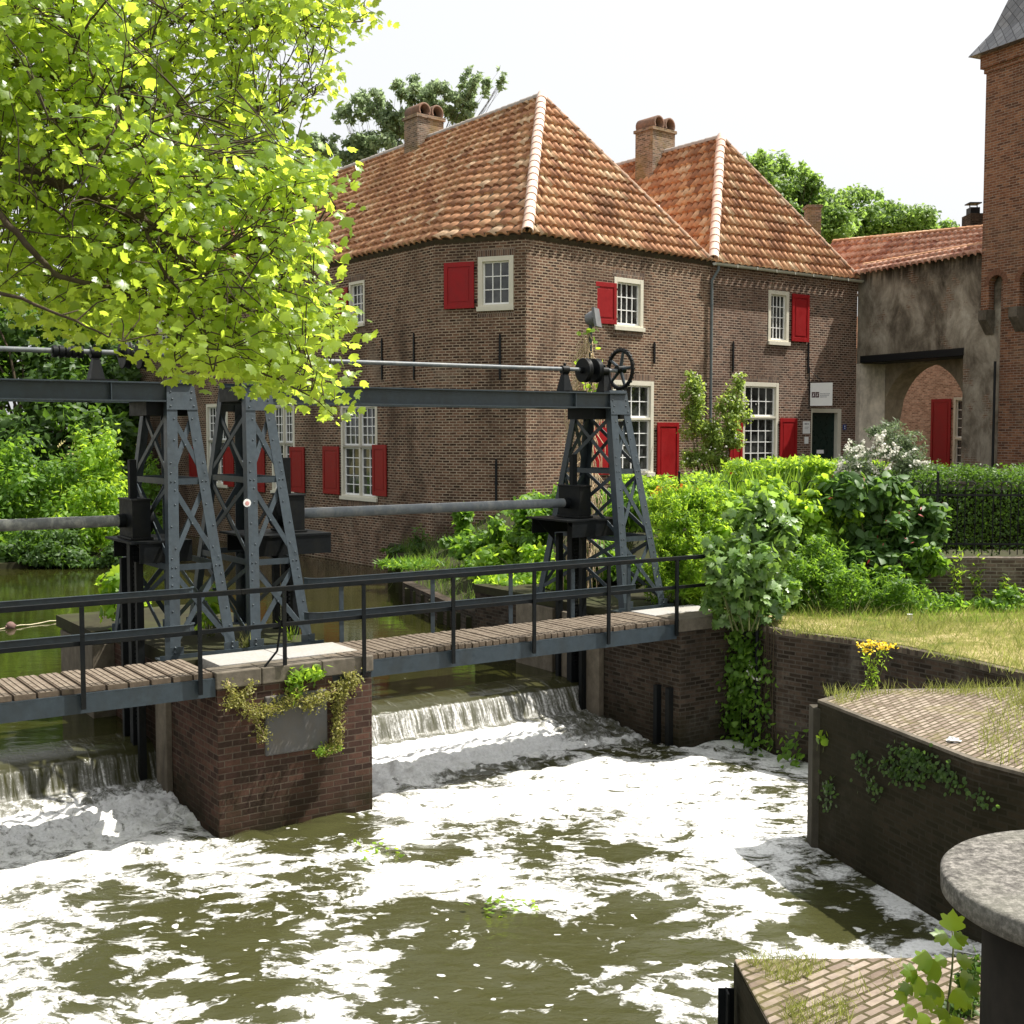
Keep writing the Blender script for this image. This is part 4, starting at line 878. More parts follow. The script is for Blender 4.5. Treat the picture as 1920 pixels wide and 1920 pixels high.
# lattice towers
def tower_parts(root, uc):
    t = root; ub, ut, vb0, vb1, vt0, vt1 = .48, .19, 1.4, 4.0, 2.2, 3.2; zb, zt = 2.13, 5.95
    vc = 2.7
    def corner(su, sv, z):
        f = (z-zb)/(zt-zb); return B(uc+su*(ub+(ut-ub)*f), vc+sv*((vb1-vb0)/2+((vt1-vt0)/2-(vb1-vb0)/2)*f), z)
    fl, th = .15, .014; tz = [5.53, 4.52, 3.34, 2.2]
    for su in (-1, 1):
        for sv in (-1, 1):
            mb = MB()
            def sec(z):
                c = corner(su, sv, z); a, b = -U*su, -V*sv
                return [c, c+a*fl, c+a*fl+b*th, c+a*th+b*th, c+a*th+b*fl, c+b*fl]
            s0, s1 = sec(zb), sec(zt); n = 6; fs = [(k, (k+1) % n, n+(k+1) % n, n+k) for k in range(n)]
            if su*sv < 0: fs = [f[::-1] for f in fs]
            mb.add(s0+s1, fs+[(0,1,2,3), (0,3,4,5), (6,9,8,7), (6,11,10,9)])
            c = corner(su, sv, zb); mb.box(c-V*sv*.0+U*(-su*.19 if su > 0 else -.0)*1.0-U*(.0 if su > 0 else .02)-V*(.012 if sv < 0 else -.0)-Z*.02, U*.21, V*.012*(1), Z*.17)
            mb.box(c-U*su*.22-V*sv*.22-Z*.02, U*su*.24, V*sv*.24, Z*.022)
            if sv < 0:
                for z in [2.26, 2.5, 2.75, 3.1, 3.22, 3.34, 3.46, 3.6, 3.9, 4.2, 4.4, 4.52, 4.64, 4.78, 5.1, 5.4]:
                    p = corner(su, sv, z)-U*su*(.045 if int(z*50) % 2 else .1); mb.rivet(p, -V, .015)
                for z in (3.34, 4.52): mb.rivet(corner(su, sv, z)-U*su*.1, -V, .015); mb.rivet(corner(su, sv, z)-U*su*.045, -V, .015)
                for z in (2.2, 2.27): mb.rivet(c-U*su*.07+Z*(z-zb)-V*.012, -V, .02)
            mb.build('leg', M['iron'], t)
    def face(pa, pb, nrm, label):
        zs = tz
        for i in range(3):
            z0, z1 = zs[i], zs[i+1]
            a0, b0, a1, b1 = pa(z0), pb(z0), pa(z1), pb(z1); g = .06
            mb = MB(); e0 = (b0-a0).normalized()*g; e1 = (b1-a1).normalized()*g
            mb.bar(a0+e0-Z*.06+nrm*-.018, b1-e1+Z*.07+nrm*-.018, .012, .07, nrm.cross(b1-a0)); mb.build('brace', M['iron'], t)
            mb = MB(); mb.bar(b0-e0-Z*.06+nrm*-.032, a1+e1+Z*.07+nrm*-.032, .012, .07, nrm.cross(a1-b0))
            x = (a0+b0+a1+b1)/4; mb.rivet(x-nrm*.008, nrm, .016); mb.build('brace', M['iron'], t)
            if i < 2:
                mb = MB(); mb.bar(a1+e1*.4-nrm*.02, b1-e1*.4-nrm*.02, .012, .085); mb.build('strut', M['iron'], t)
    face(lambda z: corner(-1,-1,z), lambda z: corner(1,-1,z), -V, 'front'); face(lambda z: corner(-1,1,z), lambda z: corner(1,1,z), V, 'back')
    face(lambda z: corner(-1,-1,z), lambda z: corner(-1,1,z), -U, 'l'); face(lambda z: corner(1,-1,z), lambda z: corner(1,1,z), U, 'r')
    for sv in (-1, 1):
        mb = MB(); q = [corner(-1, sv, 5.53)-U*.004, corner(1, sv, 5.53)+U*.004, corner(1, sv, 5.96)+U*.004, corner(-1, sv, 5.96)-U*.004]; o = V*sv*.012
        mb.add([p+o for p in q]+[p+o*.1 for p in q], [(0,1,2,3), (3,2,1,0)][:1] if sv < 0 else [(3,2,1,0)])
        mb.add([p+o for p in q]+[p+o*.08 for p in q], [(0,4,5,1), (1,5,6,2), (2,6,7,3), (3,7,4,0)])
        if sv < 0:
            for z in (5.58, 5.68, 5.78, 5.88):
                for k in (-1, 1): mb.rivet(corner(k, sv, z)-U*k*(.05 if z in (5.58, 5.78) else .075)+o, -V, .017)
        mb.build('gusset_plate', M['iron'], t)
    mb = MB(); mb.box(B(uc-ub-.15, 1.36, 2.115), U*(2*ub+.3), V*.22, Z*.02)
    mb.box(B(uc-ub-.15, 1.36, 2.135), U*(2*ub+.3), V*.014, Z*.045)
    for k in range(6): mb.rivet(B(uc-ub-.05+k*(2*ub+.1)/5, 1.47, 2.135), Z, .028); 
    mb.build('base_plate', M['iron'], t)
    return t
def gantry(label, ua, ub_, g0, g1, sides):
    ga = thing('sluice_gantry', B((ua+ub_)/2, 2.7, 2.1), label, 'sluice gantry', 'sluice gantries over the weirs')
    for uc in (ua, ub_): tower_parts(ga, uc)
    for vv in (2.22, 3.18):
        mb = MB(); mb.box(B(g0, vv-.006, 5.66), U*(g1-g0), V*.012, Z*.235)
        for zz in (5.64, 5.895): mb.box(B(g0, vv-.09, zz), U*(g1-g0), V*.18, Z*.02)
        for q in (g0+1.1, g1-1.15): mb.box(B(q-.006, vv-.085, 5.661), U*.012, V*.075, Z*.233)
        mb.build('girder', M['iron'], ga)
    mb = MB(); mb.box(B(ua-.25, 2.31, 5.67), U*.5, V*.78, Z*.2); mb.build('cross_girder', M['iron_dark'], ga); mb = MB(); mb.box(B(ub_-.45, 2.31, 5.45), U*.7, V*.78, Z*.2); mb.build('cross_girder', M['iron_dark'], ga)
    s = MB(); s.cyl(B(ua-.45, 2.7, 6.32), B(ub_+.4, 2.7, 6.34), .036, 14); sh = s.build('shaft', M['pipe'], ga)
    for uu in sides['bearing']:
        mb = MB(); b = lambda a, w, z: B(uu+a, 2.7+w, z)
        vs = [b(-.1,-.12,5.94), b(.1,-.12,5.94), b(.1,.12,5.94), b(-.1,.12,5.94), b(-.045,-.05,6.25), b(.045,-.05,6.25), b(.045,.05,6.25), b(-.045,.05,6.25)]
        mb.add(vs, [(0,3,2,1), (4,5,6,7), (0,1,5,4), (1,2,6,5), (2,3,7,6), (3,0,4,7)]); mb.cyl(B(uu-.07, 2.7, 6.325), B(uu+.07, 2.7, 6.325), .075, 14); mb.ball(B(uu, 2.7, 6.42), .028, 5)
        mb.box(B(uu-.19, 2.3, 5.916), U*.38, V*.8, Z*.03); mb.build('bearing', M['iron_dark'], ga)
    for uu in sides['disc']:
        mb = MB(); mb.tube([B(uu-.05, 2.7, 6.33), B(uu-.045, 2.7, 6.33), B(uu-.02, 2.7, 6.33), B(uu+.02, 2.7, 6.33), B(uu+.045, 2.7, 6.33), B(uu+.05, 2.7, 6.33)], [.205, .22, .2, .2, .22, .205], 28); mb.cyl(B(uu-.11, 2.7, 6.33), B(uu+.11, 2.7, 6.33), .06, 12)
        mb.build('chain_wheel', M['iron_dark'], ga)
    for uu in sides['coupling']:
        mb = MB()
        for k in range(5): mb.cyl(B(uu-.2+k*.085, 2.7, 6.325), B(uu-.2+k*.085+.06, 2.7, 6.325), .085, 14)
        mb.cyl(B(uu-.21, 2.7, 6.325), B(uu+.2, 2.7, 6.325), .065, 12); mb.build('coupling', M['iron_dark'], ga)
    if 'wheel' in sides:
        uw = sides['wheel']; mb = MB(); c = B(uw, 2.7, 6.37); n = 32
        ring = [c+(V*math.cos(2*math.pi*k/n)+Z*math.sin(2*math.pi*k/n))*.345 for k in range(n+1)]; mb.tube(ring, .036, 8, False)
        for k in range(28): a = 2*math.pi*k/28; q = c+(V*math.cos(a)+Z*math.sin(a))*.375; mb.cbox(q, U*.05, (V*math.cos(a)+Z*math.sin(a))*.03, (V*-math.sin(a)+Z*math.cos(a))*.03)
        hw = mb.build('gear_wheel', M['iron_dark'], ga)
        for k in range(5):
            mb = MB(); a = .55+2*math.pi*k/5; mb.tube([c, c+(V*math.cos(a)+Z*math.sin(a))*.33], [.036, .026], 8); mb.build('spoke', M['iron'], hw)
        mb = MB(); mb.cyl(c-U*.09, c+U*.09, .075, 14); mb.build('hub', M['iron_dark'], hw)
    for k, (uu, dirn) in enumerate(sides['box']):
        # gear case on its bracket, with the toothed bar going down to the gate
        mb = MB(); mb.box(B(uu, 2.36, 3.72), U*.26, V*.62, Z*.54); mb.box(B(uu-.015, 2.345, 4.24), U*.29, V*.65, Z*.03); mb.box(B(uu-.03, 2.33, 3.69), U*.32, V*.68, Z*.03)
        gc = mb.build('gear_case', M['iron_dark'], ga, .006)
        mb = MB(); mb.cyl(B(uu+(.26 if dirn > 0 else -.12), 2.7, 3.96), B(uu+(.36 if dirn > 0 else 0), 2.7, 3.96), .2, 20); mb.build('gear_cover', M['iron_dark'], gc)
        mb = MB(); e0, e1 = (uu-sides['br'][0], uu+.75) if dirn > 0 else (uu-.75, uu+sides['br'][1])
        mb.box(B(e0, 2.05, 3.655), U*(e1-e0), V*1.25, Z*.03); mb.box(B(e0+.12, 2.06, 3.38), U*(e1-e0-.12), V*.016, Z*.274); mb.box(B(e0+.12, 3.27, 3.38), U*(e1-e0-.12), V*.016, Z*.274)
        for vv in (2.2, 3.1): mb.add([B(e0+.1, vv, 3.65), B(e0+.5, vv, 3.65), B(e0+.5, vv, 3.25), B(e0+.1, vv+.02, 3.65), B(e0+.5, vv+.02, 3.65), B(e0+.5, vv+.02, 3.25)], [(0,2,1), (3,4,5), (0,3,5,2), (1,2,5,4), (0,1,4,3)])
        mb.build('bracket', M['iron_dark'], ga)
        mb = MB(); mb.box(B(uu+.03, 2.62, .35), U*.16, V*.14, Z*3.3); mb.box(B(uu+.06, 2.64, 4.27), U*.1, V*.1, Z*.55)
        for z in range(40): mb.box(B(uu+.075, 2.59, 1.0+z*.065), U*.07, V*.029, Z*.032)
        mb.build('rack', M['iron_dark'], ga)
        for vv in (2.3, 3.0): mb = MB(); mb.box(B(uu+.02, vv, -.2), U*.1, V*.09, Z*3.58); mb.build('guide_post', M['iron_dark'], ga)
    (b0, _), (b1, _) = sides['box']
    mb = MB(); mb.cyl(B(b0+.2, 2.7, 3.95), B(b1+.05, 2.7, 3.95), .082, 18); lp = mb.build('lower_shaft', sides['mat'], ga)
    mb = MB(); mb.cyl(B(b1-.1, 2.7, 3.95), B(b1-.001, 2.7, 3.95), .1, 16); mb.build('collar', M['iron_dark'], lp); mb = MB(); mb.cyl(B(b0+.261, 2.7, 3.95), B(b0+.36, 2.7, 3.95), .1, 16); mb.build('collar', M['iron_dark'], lp)
    mb = MB(); mb.box(B(b0+.25, 2.62, .2), U*(b1-b0-.3), V*.1, Z*.28); mb.build('gate', M['iron_dark'], ga)
    return ga
gl = gantry('left sluice gantry whose lower shaft is blotched with lichen', -4.7, 2.03, -4.9, 2.2, dict(bearing=[-4.3, 1.0], disc=[1.42, 1.66], coupling=[.62], box=[(-4.0, -1), (1.37, 1)], mat=M['pipe_lichen'], br=(.12, .3)))
gr = gantry('right sluice gantry with a spoked gear wheel above its right lattice tower', 3.2, 10.03, 3.0, 10.2, dict(bearing=[3.6, 9.22, 10.12], disc=[9.66, 9.9], coupling=[], wheel=10.5, box=[(3.75, -1), (9.3, 1)], mat=M['pipe'], br=(.5, .55)))
s_ = bpt(463, 943, 1.78); st = MB(); st.cyl(B(s_[0], 1.66, s_[1]), B(s_[0], 1.72, s_[1]), .055, 20)
p_ = atpl(463, 943, B(0, 1.72), V); 
f_ = (s_[1]-2.13)/(5.95-2.13); vleg = 2.7-1.3+(.8)*f_
a_, z_ = bpt(463, 943, vleg)
st = MB(); st.cyl(B(a_, vleg-.011, z_), B(a_, vleg-.001, z_), .058, 20); stk = st.build('sticker', M['white']); tag(stk, 'round white sticker on the front leg of the lattice tower above the pier', 'sticker')
st = MB(); st.cyl(B(a_, vleg-.013, z_-.005), B(a_, vleg-.0112, z_-.005), .032, 12); q_ = st.build('sticker_print', plain('pale_red_print', (.6,.3,.28), .6)); q_.parent = stk
# ================================================================ quay walls and platforms
def wall_thing(name, label, pts, z0, z1, mat, thick, cat='wall', cope=None, top=None):
    """pts: front line, left to right seen from the water"""
    pts = [Vector((p[0], p[1], 0)) for p in pts]; bk = line_off(pts, thick)
    o = thing(name, (pts[0].x, pts[0].y, z0), label, cat); mb = MB(); mb.prism([(p.x, p.y) for p in pts]+[(p.x, p.y) for p in bk[::-1]], z0, z1-(.09 if cope else 0)); mb.build('brickwork', mat, o)
    if cope:
        f2 = line_off(pts, -.012); mb = MB(); mb.prism([(p.x, p.y) for p in f2]+[(p.x, p.y) for p in bk[::-1]], z1-.088, z1); mb.build('coping', cope, o, .012)
    return o
ZL = 2.05
qa = B(10.9, -.02); q1 = atz(1457, 1180, ZL); q2 = atz(1640, 1204, ZL); q3 = atz(1790, 1233, ZL); q4 = atz(1922, 1263, ZL); q5 = q4+(q4-q3)*2.2
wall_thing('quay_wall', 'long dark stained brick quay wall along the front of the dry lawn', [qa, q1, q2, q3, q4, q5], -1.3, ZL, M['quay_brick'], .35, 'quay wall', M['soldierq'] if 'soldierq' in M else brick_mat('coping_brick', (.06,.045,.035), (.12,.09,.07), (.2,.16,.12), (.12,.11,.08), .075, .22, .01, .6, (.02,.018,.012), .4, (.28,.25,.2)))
ZP = 1.87
pl = [atz(1533, 1312, ZP), atz(1826, 1425, ZP), atz(1930, 1452, ZP), atz(2060, 1478, ZP), atz(2300, 1480, ZP), atz(2500, 1330, ZP), atz(2000, 1284, ZP), atz(1920, 1287, ZP), atz(1800, 1291, ZP), atz(1700, 1291, ZP), atz(1600, 1294, ZP)]
pf = thing('quay_platform', tuple(pl[0]), 'wedge shaped brick platform with sunlit herringbone paving and dark mossy walls', 'platform')
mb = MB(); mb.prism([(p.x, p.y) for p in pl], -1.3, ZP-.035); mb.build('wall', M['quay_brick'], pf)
cx = sum((p for p in pl), Vector())/len(pl)
mb = MB(); inn = [p.lerp(cx, .045) for p in pl]; mb.prism([(p.x, p.y) for p in inn], ZP-.034, ZP); mb.build('paving', M['paver'], pf)
mb = MB()
for i in range(len(pl)):
    j = (i+1) % len(pl); mb.add([pl[i], pl[j], inn[j], inn[i]], [(0,1,2,3)]); lo = [Vector((p.x, p.y, ZP-.034)) for p in (pl[i], pl[j])]; mb.add([pl[i], pl[j], lo[1], lo[0]], [(0,3,2,1)])
mb.build('edging', M['stone'], pf)
mb = MB(); c0 = pl[0]; mb.prism([(c0.x-.06, c0.y-.03), (c0.x+.14, c0.y-.12), (c0.x+.14, c0.y+.2), (c0.x-.06, c0.y+.2)], -.5, ZP-.1); mb.build('corner_post', plain('dark_concrete', (.06,.053,.04), .9, 0, .35, 7, .4, (.025,.024,.015), .7, 1.4), pf, .01)
ZN = 1.9
n0, n1, n2 = atz(1376, 1797, ZN), atz(1446, 1925, ZN), atz(1900, 1793, ZN); n3 = n0+(n1-n0)*5.0; n4 = n2+(n2-n0)*1.2; n5 = Vector((n4.x, n3.y, ZN))
nf = thing('quay_platform', tuple(n0), 'low brick paved platform in the foreground at the water edge', 'platform')
mb = MB(); mb.prism([(p.x, p.y) for p in (n0, n3, n5, n4)], -1.3, ZN-.03); mb.build('wall', M['quay_brick'], nf)
mb = MB(); mb.prism([(p.x, p.y) for p in (n0, n3, n5, n4)], ZN-.029, ZN); mb.build('paving', M['paver2'], nf, .012)
sp0 = atz(1361, 1842, 1.78); mb = MB(); mb.box((sp0.x-.05, sp0.y-.02, -.8), (.1, 0, 0), (0, .012, 0), (0, 0, 2.55)); mb.box((sp0.x-.006, sp0.y-.1, -.8), (.012, 0, 0), (0, .1, 0), (0, 0, 2.55)); o = mb.build('steel_pile', M['iron_dark']); tag(o, 'dark steel pile standing against the near platform corner', 'pile')
# round stone table
ZT = 3.0; zc_ = atz(2098, 1654, ZT); rr = (atz(2098, 1654, ZT)-atz(1773, 1650, ZT)).length*.985
rd = thing('stone_disc', (zc_.x, zc_.y, ZN), 'round weathered stone capstone on a dark pedestal at the right edge of the foreground', 'stone table')
mb = MB(); mb.lathe((zc_.x, zc_.y, 0), [(0, ZT-.125), (rr-.02, ZT-.125), (rr-.004, ZT-.112), (rr, ZT-.016), (rr-.015, ZT-.002), (rr-.05, ZT), (rr*.5, ZT+.004), (.001, ZT+.004)], 96); mb.build('top', M['disc'], rd)
mb = MB(); mb.lathe((zc_.x, zc_.y, 0), [(rr*.75, -.5), (rr*.75, ZT-.127), (0, ZT-.126)], 48); mb.build('pedestal', plain('dark_pedestal', (.03,.026,.021), .9, 0, .35, 5, .4, (.012,.012,.009), .6, 1.5), rd)
# garden wall behind the lawn
YG = 22.0; gx0 = 3.4
wall_thing('garden_wall', 'low grey brick garden retaining wall behind the dry lawn', [(gx0, YG+.2), (9.5, YG), (20, YG-.6)], 1.6, 2.95, M['garden_brick'], .3, 'garden wall')
# ladder on the quay wall
lt = atz(1428, 1180, 2.1); ladx = lt-Vector((0, .12, 0)); ld = (q1-qa).normalized(); ld.z = 0
lad = thing('steel_ladder', (ladx.x, ladx.y, -.3), 'dark steel ladder fixed to the quay wall among the ivy', 'ladder')
fq = Fac(qa, q1); la = fq.px(1430, 1300)[0]
for aa in (la, la-.42):
    mb = MB(); mb.tube([fq.pt(aa, -.3, .12), fq.pt(aa, 2.0, .12), fq.pt(aa, 2.1, .06), fq.pt(aa, 2.12, -.15)], .028, 8); mb.build('stile', M['iron_dark'], lad)
for k in range(7): mb = MB(); mb.cyl(fq.pt(la-.42, .1+.3*k, .12), fq.pt(la, .1+.3*k, .12), .016, 8); mb.build('rung', M['iron_dark'], lad)
# iron hoop fence
fy0, fy1 = 23.45, 23.0
fc = thing('hoop_fence', (3.6, 23.3, 2.9), 'black wrought iron hoop topped fence running in front of the hedge', 'fence')
def fp(x, z): return Vector((x, fy0+(fy1-fy0)*(x-3.3)/9, z))
mb = MB(); x = 3.3
while x < 12.5:
    for dx in (0, .19): mb.tube([fp(x+dx, 2.9), fp(x+dx, 4.19)], .0095, 5)
    mb.tube([fp(x+.095-.095*math.cos(a), 4.19+.1*math.sin(a)) for a in [k*math.pi/8 for k in range(9)]], .0095, 5); x += .33
mb.build('bars', M['black'], fc)
for zz in (4.03, 3.1):
    mb = MB(); mb.bar(fp(3.2, zz), fp(12.6, zz), .012, .035); mb.build('rail', M['black'], fc)
for xx in (3.2, 6.25, 8.07, 10.6):
    mb = MB(); mb.box(fp(xx-.02, 2.8), (.04, 0, 0), (0, .04, 0), (0, 0, 1.62)); mb.ball(fp(xx, 4.45)+Vector((0,.02,0)), .03, 6); mb.build('post', M['black'], fc)
# floodlight on a pole
fl_ = aty(1112, 597, 24.2); lp = thing('floodlight', (fl_.x-.05, 24.2, 2.2), 'grey floodlight on a slim pole wrapped in dead creeper', 'floodlight')
mb = MB(); mb.tube([(fl_.x-.05, 24.2, 2.0), (fl_.x-.05, 24.2, fl_.z-.12)], .035, 8); mb.build('pole', M['iron'], lp)
mb = MB(); ax = Vector((.55, -.2, .1)).normalized(); c = Vector(fl_)
prof = [(-.16, .05), (-.14, .1), (-.05, .14), (.05, .16)]
mb.tube([c+ax*a for a, r in prof], [r for a, r in prof], 18); x_ = ax.cross(Z).normalized(); y_ = x_.cross(ax)
mb.cbox(c+ax*.075, ax*.05, x_*.37, y_*.37); mb.tube([c-Z*.17+ax*-.02, c-x_*.19+ax*.05], .014, 5); mb.tube([c-Z*.17+ax*-.02, c+x_*.19+ax*.05], .014, 5); mb.build('lamp_head', plain('grey_lamp', (.16,.165,.17), .45, .2), lp)
# buoy line upstream
zu = .75
bp = [atz(20, 1178, zu), atz(128, 1163, zu)]; dd = (bp[1]-bp[0]); pts = [bp[0]-dd*2.4+Z*.02]+[bp[0]+dd*(k/6)+Z*(.03+.015*math.sin(k*2)) for k in range(-12, 11)]
mb = MB(); mb.tube(pts[1:], .014, 5); o = mb.build('rope', plain('pale_rope', (.5,.45,.3), .9)); tag(o, 'pale rope of the float line stretched over the green upstream water', 'rope')
for k, p in enumerate(bp):
    mb = MB(); mb.ball(p+Z*.05, .105, 8); mb.cyl(p+Z*.05-dd.normalized()*.13, p+Z*.05+dd.normalized()*.13, .025, 8); o = mb.build('buoy', plain('weathered_buoy', (.16,.1,.085), .7, 0, .3, 9, .3)); tag(o, ['dull reddish float on the rope at the far left edge', 'dull reddish float on the rope beside the left bridge railing post'][k], 'buoy', 'floats on the rope')
# litter
def litter(name, label, px, py, z, r):
    p = atz(px, py, z); bm_ = MB(); b = MB().ball((0,0,0), 1, 5); vs = [Vector((v[0]*r*random.uniform(.6,1.3), v[1]*r*random.uniform(.6,1.3), (v[2]+1)*r*.28*random.uniform(.5,1.4))) + p for v in b.v]; bm_.add(vs, b.f); o = bm_.build(name, M['white']); tag(o, label, 'litter')
litter('paper_scrap', 'crumpled white paper scrap lying on the platform paving', 1788, 1391, ZP, .075)
cp = atz(1706, 1166, ZL); mb = MB(); mb.lathe((cp.x, cp.y, ZL), [(.033, 0), (.045, .13), (.047, .13)], 16); mb.add([(cp.x+.033*math.cos(a), cp.y+.033*math.sin(a), ZL+.002) for a in [k*math.pi/8 for k in range(16)]], [tuple(range(16))]); o = mb.build('paper_cup', M['white']); tag(o, 'white paper cup standing on the dry lawn', 'cup')
# ================================================================ terrain
def structure(o): return tag(o, kind='structure')
mb = MB(); mb.add([(-60,-15,-1.3), (45,-15,-1.3), (45,85,-1.3), (-60,85,-1.3)], [(0,1,2,3)]); structure(mb.build('river_bed', M['soil']))
HX0, HX1, HY0, HY1 = -42, 26, -6, 64; Fq = 900
mb = MB(); o4 = [(-Fq,-Fq,2.4), (Fq,-Fq,2.4), (Fq,Fq,2.4), (-Fq,Fq,2.4)]; i4 = [(HX0,HY0,2.4), (HX1,HY0,2.4), (HX1,HY1,2.4), (HX0,HY1,2.4)]
mb.add(o4+i4, [(0,1,5,4), (1,2,6,5), (2,3,7,6), (3,0,4,7)]); structure(mb.build('ground', M['lawn']))
mb = MB(); a_ = B(-5.35, -.02); b_ = B(-5.35, 6.2); mb.prism([(-43,-6.5), (-7.4,-6.5), (-7.6, 4), (a_.x, a_.y), (b_.x, b_.y), (-22, 22), (-43, 26)], -1.3, 2.12); structure(mb.build('river_bank', M['soil']))
mb = MB(); mb.prism([(-7.39,-6.5), (27,-6.5), (27,2.2), (-7.39,2.2)], -1.3, 3.55); structure(mb.build('near_bank', M['soil']))
w0, w1, w2 = atz(-700, 1085, .75), atz(0, 1068, .75), atz(242, 1052, .75)
mb = MB(); mb.prism([(-44, w0.y+2), (w0.x, w0.y), (w1.x, w1.y), (w2.x, w2.y), (-18.5, 66), (-44, 66)], -1.3, .95); structure(mb.build('far_bank', M['soil']))
lw = line_off([Vector((p.x, p.y, 0)) for p in (qa, q1, q2, q3, q4, q5)], .13)
mb = MB(); lb = B(10.91, 8.0); mb.prism([(p.x, p.y) for p in lw]+[(27, lw[-1].y), (27, 23.6), (3.45, 23.6), (lb.x, lb.y)], -1.3, ZL+.012); structure(mb.build('lawn', M['lawn']))
def bank_u(v):
    if v < 6.3: return 10.88
    if v < 13: return 10.0+(11.7-10.0)*(v-6.3)/6.7
    return 11.7+(v-13)*.49
def ssm(a, b, x): t = min(1, max(0, (x-a)/(b-a))); return t*t*(3-2*t)
def gz_(X, Y):
    u, v = uv_of((X, Y)); db = u-bank_u(v)
    z = 1.15+1.8*ssm(.2, 5.5, db) if v > 6.3 else 2.1+.85*ssm(.3, 3, db)*ssm(2, 6, v)
    return z+.45*ssm(27, 40, Y)+.05*math.sin(X*1.7)*math.cos(Y*1.3)
mb = MB(); st_ = .25; cells = {}
for i in range(int((27+9)/st_)):
    for j in range(int((63-19)/st_)):
        X, Y = -9+i*st_, 19+j*st_; xc, yc = X+st_/2, Y+st_/2; u, v = uv_of((xc, yc))
        if u > bank_u(v) and v > -.2 and not (yc < 22.3 and xc > 3.4) and not (yc < 22.3 and v < 2): cells[i, j] = (X, Y)
for (i, j), (X, Y) in cells.items():
    q = [(X, Y), (X+st_, Y), (X+st_, Y+st_), (X, Y+st_)]; mb.add([(x, y, gz_(x, y)) for x, y in q], [(0,1,2,3)], True)
    for di, dj, a, b in ((-1,0,3,0), (0,-1,0,1), (1,0,1,2), (0,1,2,3)):
        if (i+di, j+dj) not in cells: p, r = q[a], q[b]; mb.add([(*p, -.6), (*r, -.6), (*r, gz_(*r)), (*p, gz_(*p))], [(0,1,2,3)])
structure(mb.build('garden_ground', M['soil']))
# ================================================================ water
def waves(x, y, seed, n, l0, l1, amp):
    r = np.random.default_rng(seed); h = np.zeros_like(x)
    for _ in range(n):
        lam = l0*(l1/l0)**r.random(); a = r.random()*2*math.pi; k = 2*math.pi/lam
        h += amp*(lam/l1)**.8*np.sin(k*(x*math.cos(a)+y*math.sin(a))+r.random()*6.28)
    return h/math.sqrt(n)*2
FO = [(0,1620,.85),(150,1600,.85),(300,1560,.85),(400,1590,.75),(-60,1650,.8),(60,1690,.72),(180,1690,.5),(150,1740,.62),(300,1650,.55),(470,1635,.78),(560,1625,.5),(540,1568,.1),(620,1548,.06),(690,1532,.25),(640,1655,.5),(50,1790,.62),(40,1900,.8),(200,1760,.35),(180,1850,.25),(100,1860,.6),(240,1900,.72),(330,1720,.42),(330,1840,.55),(330,1910,.6),(420,1760,.12),(440,1850,.12),(480,1900,.4),(600,1745,.62),(660,1800,.8),(650,1860,.72),(590,1890,.75),(540,1690,.45),(700,1900,.35),(740,1740,.12),(790,1820,.06),(800,1710,.15),(720,1650,.9),(800,1655,.95),(900,1640,.92),(960,1670,.85),(700,1610,.75),(760,1600,.6),(830,1600,.35),(900,1570,.6),(1000,1600,.42),(1080,1570,.42),(760,1560,.85),(1000,1500,1.0),(800,1460,1.1),(780,1520,1.0),(900,1420,1.1),(1100,1430,1.1),(1250,1450,1.0),(1250,1530,.85),(1150,1540,.75),(1400,1460,.72),(1480,1430,.75),(1420,1410,.8),(1330,1400,1.0),(1350,1530,.9),(1480,1540,.7),(1430,1590,.95),(1500,1480,.62),(1180,1610,.4),(1280,1640,.72),(1100,1660,.5),(1050,1690,.72),(900,1720,.1),(1000,1755,.08),(1080,1790,.12),(880,1790,.12),(860,1880,.08),(960,1840,.34),(900,1740,.3),(960,1920,.2),(1180,1730,.2),(1300,1700,.55),(1380,1690,.85),(1440,1720,.88),(1380,1750,.5),(1560,1630,.45),(1480,1640,.75),(1560,1680,.18),(1600,1720,.1),(1530,1740,.12),(1680,1750,.3),(1640,1660,.72),(1700,1690,.85),(1760,1730,.9),(1600,1610,.35),(1720,1775,.85),(1650,1780,.8),(1500,1775,.75),(1800,1780,.8),(1060,1820,.35),(1130,1830,.5),(1220,1850,.55),(1300,1860,.6),(1250,1770,.25),(1200,1790,.2),(1050,1900,.2),(1150,1900,.25),(1340,1900,.5),(1330,1810,.25),(820,1930,.3),(790,1475,.62),(825,1461,.42),(868,1455,.4),(911,1450,.4),(955,1438,.42),(997,1427,.42),(1060,1417,.45),(1117,1409,.45),(1180,1407,.5),(1237,1409,.5),(850,1420,1.1),(960,1398,1.1),(1060,1380,1.0),(900,1490,1.1),(1000,1465,1.05),(1100,1445,1.0)]
nx, ny = 421, 325; gx = np.linspace(-9, 9.5, nx); gy = np.linspace(8.6, 21, ny); X_, Y_ = np.meshgrid(gx, gy); xx, yy = X_.ravel(), Y_.ravel()
fp_ = np.array([list(atz(x, y, 0))[:2]+[d] for x, y, d in FO])
den = np.zeros_like(xx); ws = np.zeros_like(xx)
for px_, py_, d_ in fp_:
    w_ = 1/((xx-px_)**2+(yy-py_)**2+.03)**2.0; den += w_*(min(d_-.07, .88) if d_ > .94 else d_-.15); ws += w_
den /= ws
uu = (xx-A0.x)*U.x+(yy-A0.y)*U.y; vv_ = (xx-A0.x)*V.x+(yy-A0.y)*V.y
turb = np.clip(1-(.9-vv_)/3.0, 0, 1); turb[(vv_ > .9)] = 1
edge = np.clip(np.minimum.reduce([xx+9, 9.5-xx, yy-8.6, 21-yy])/.8, 0, 1)
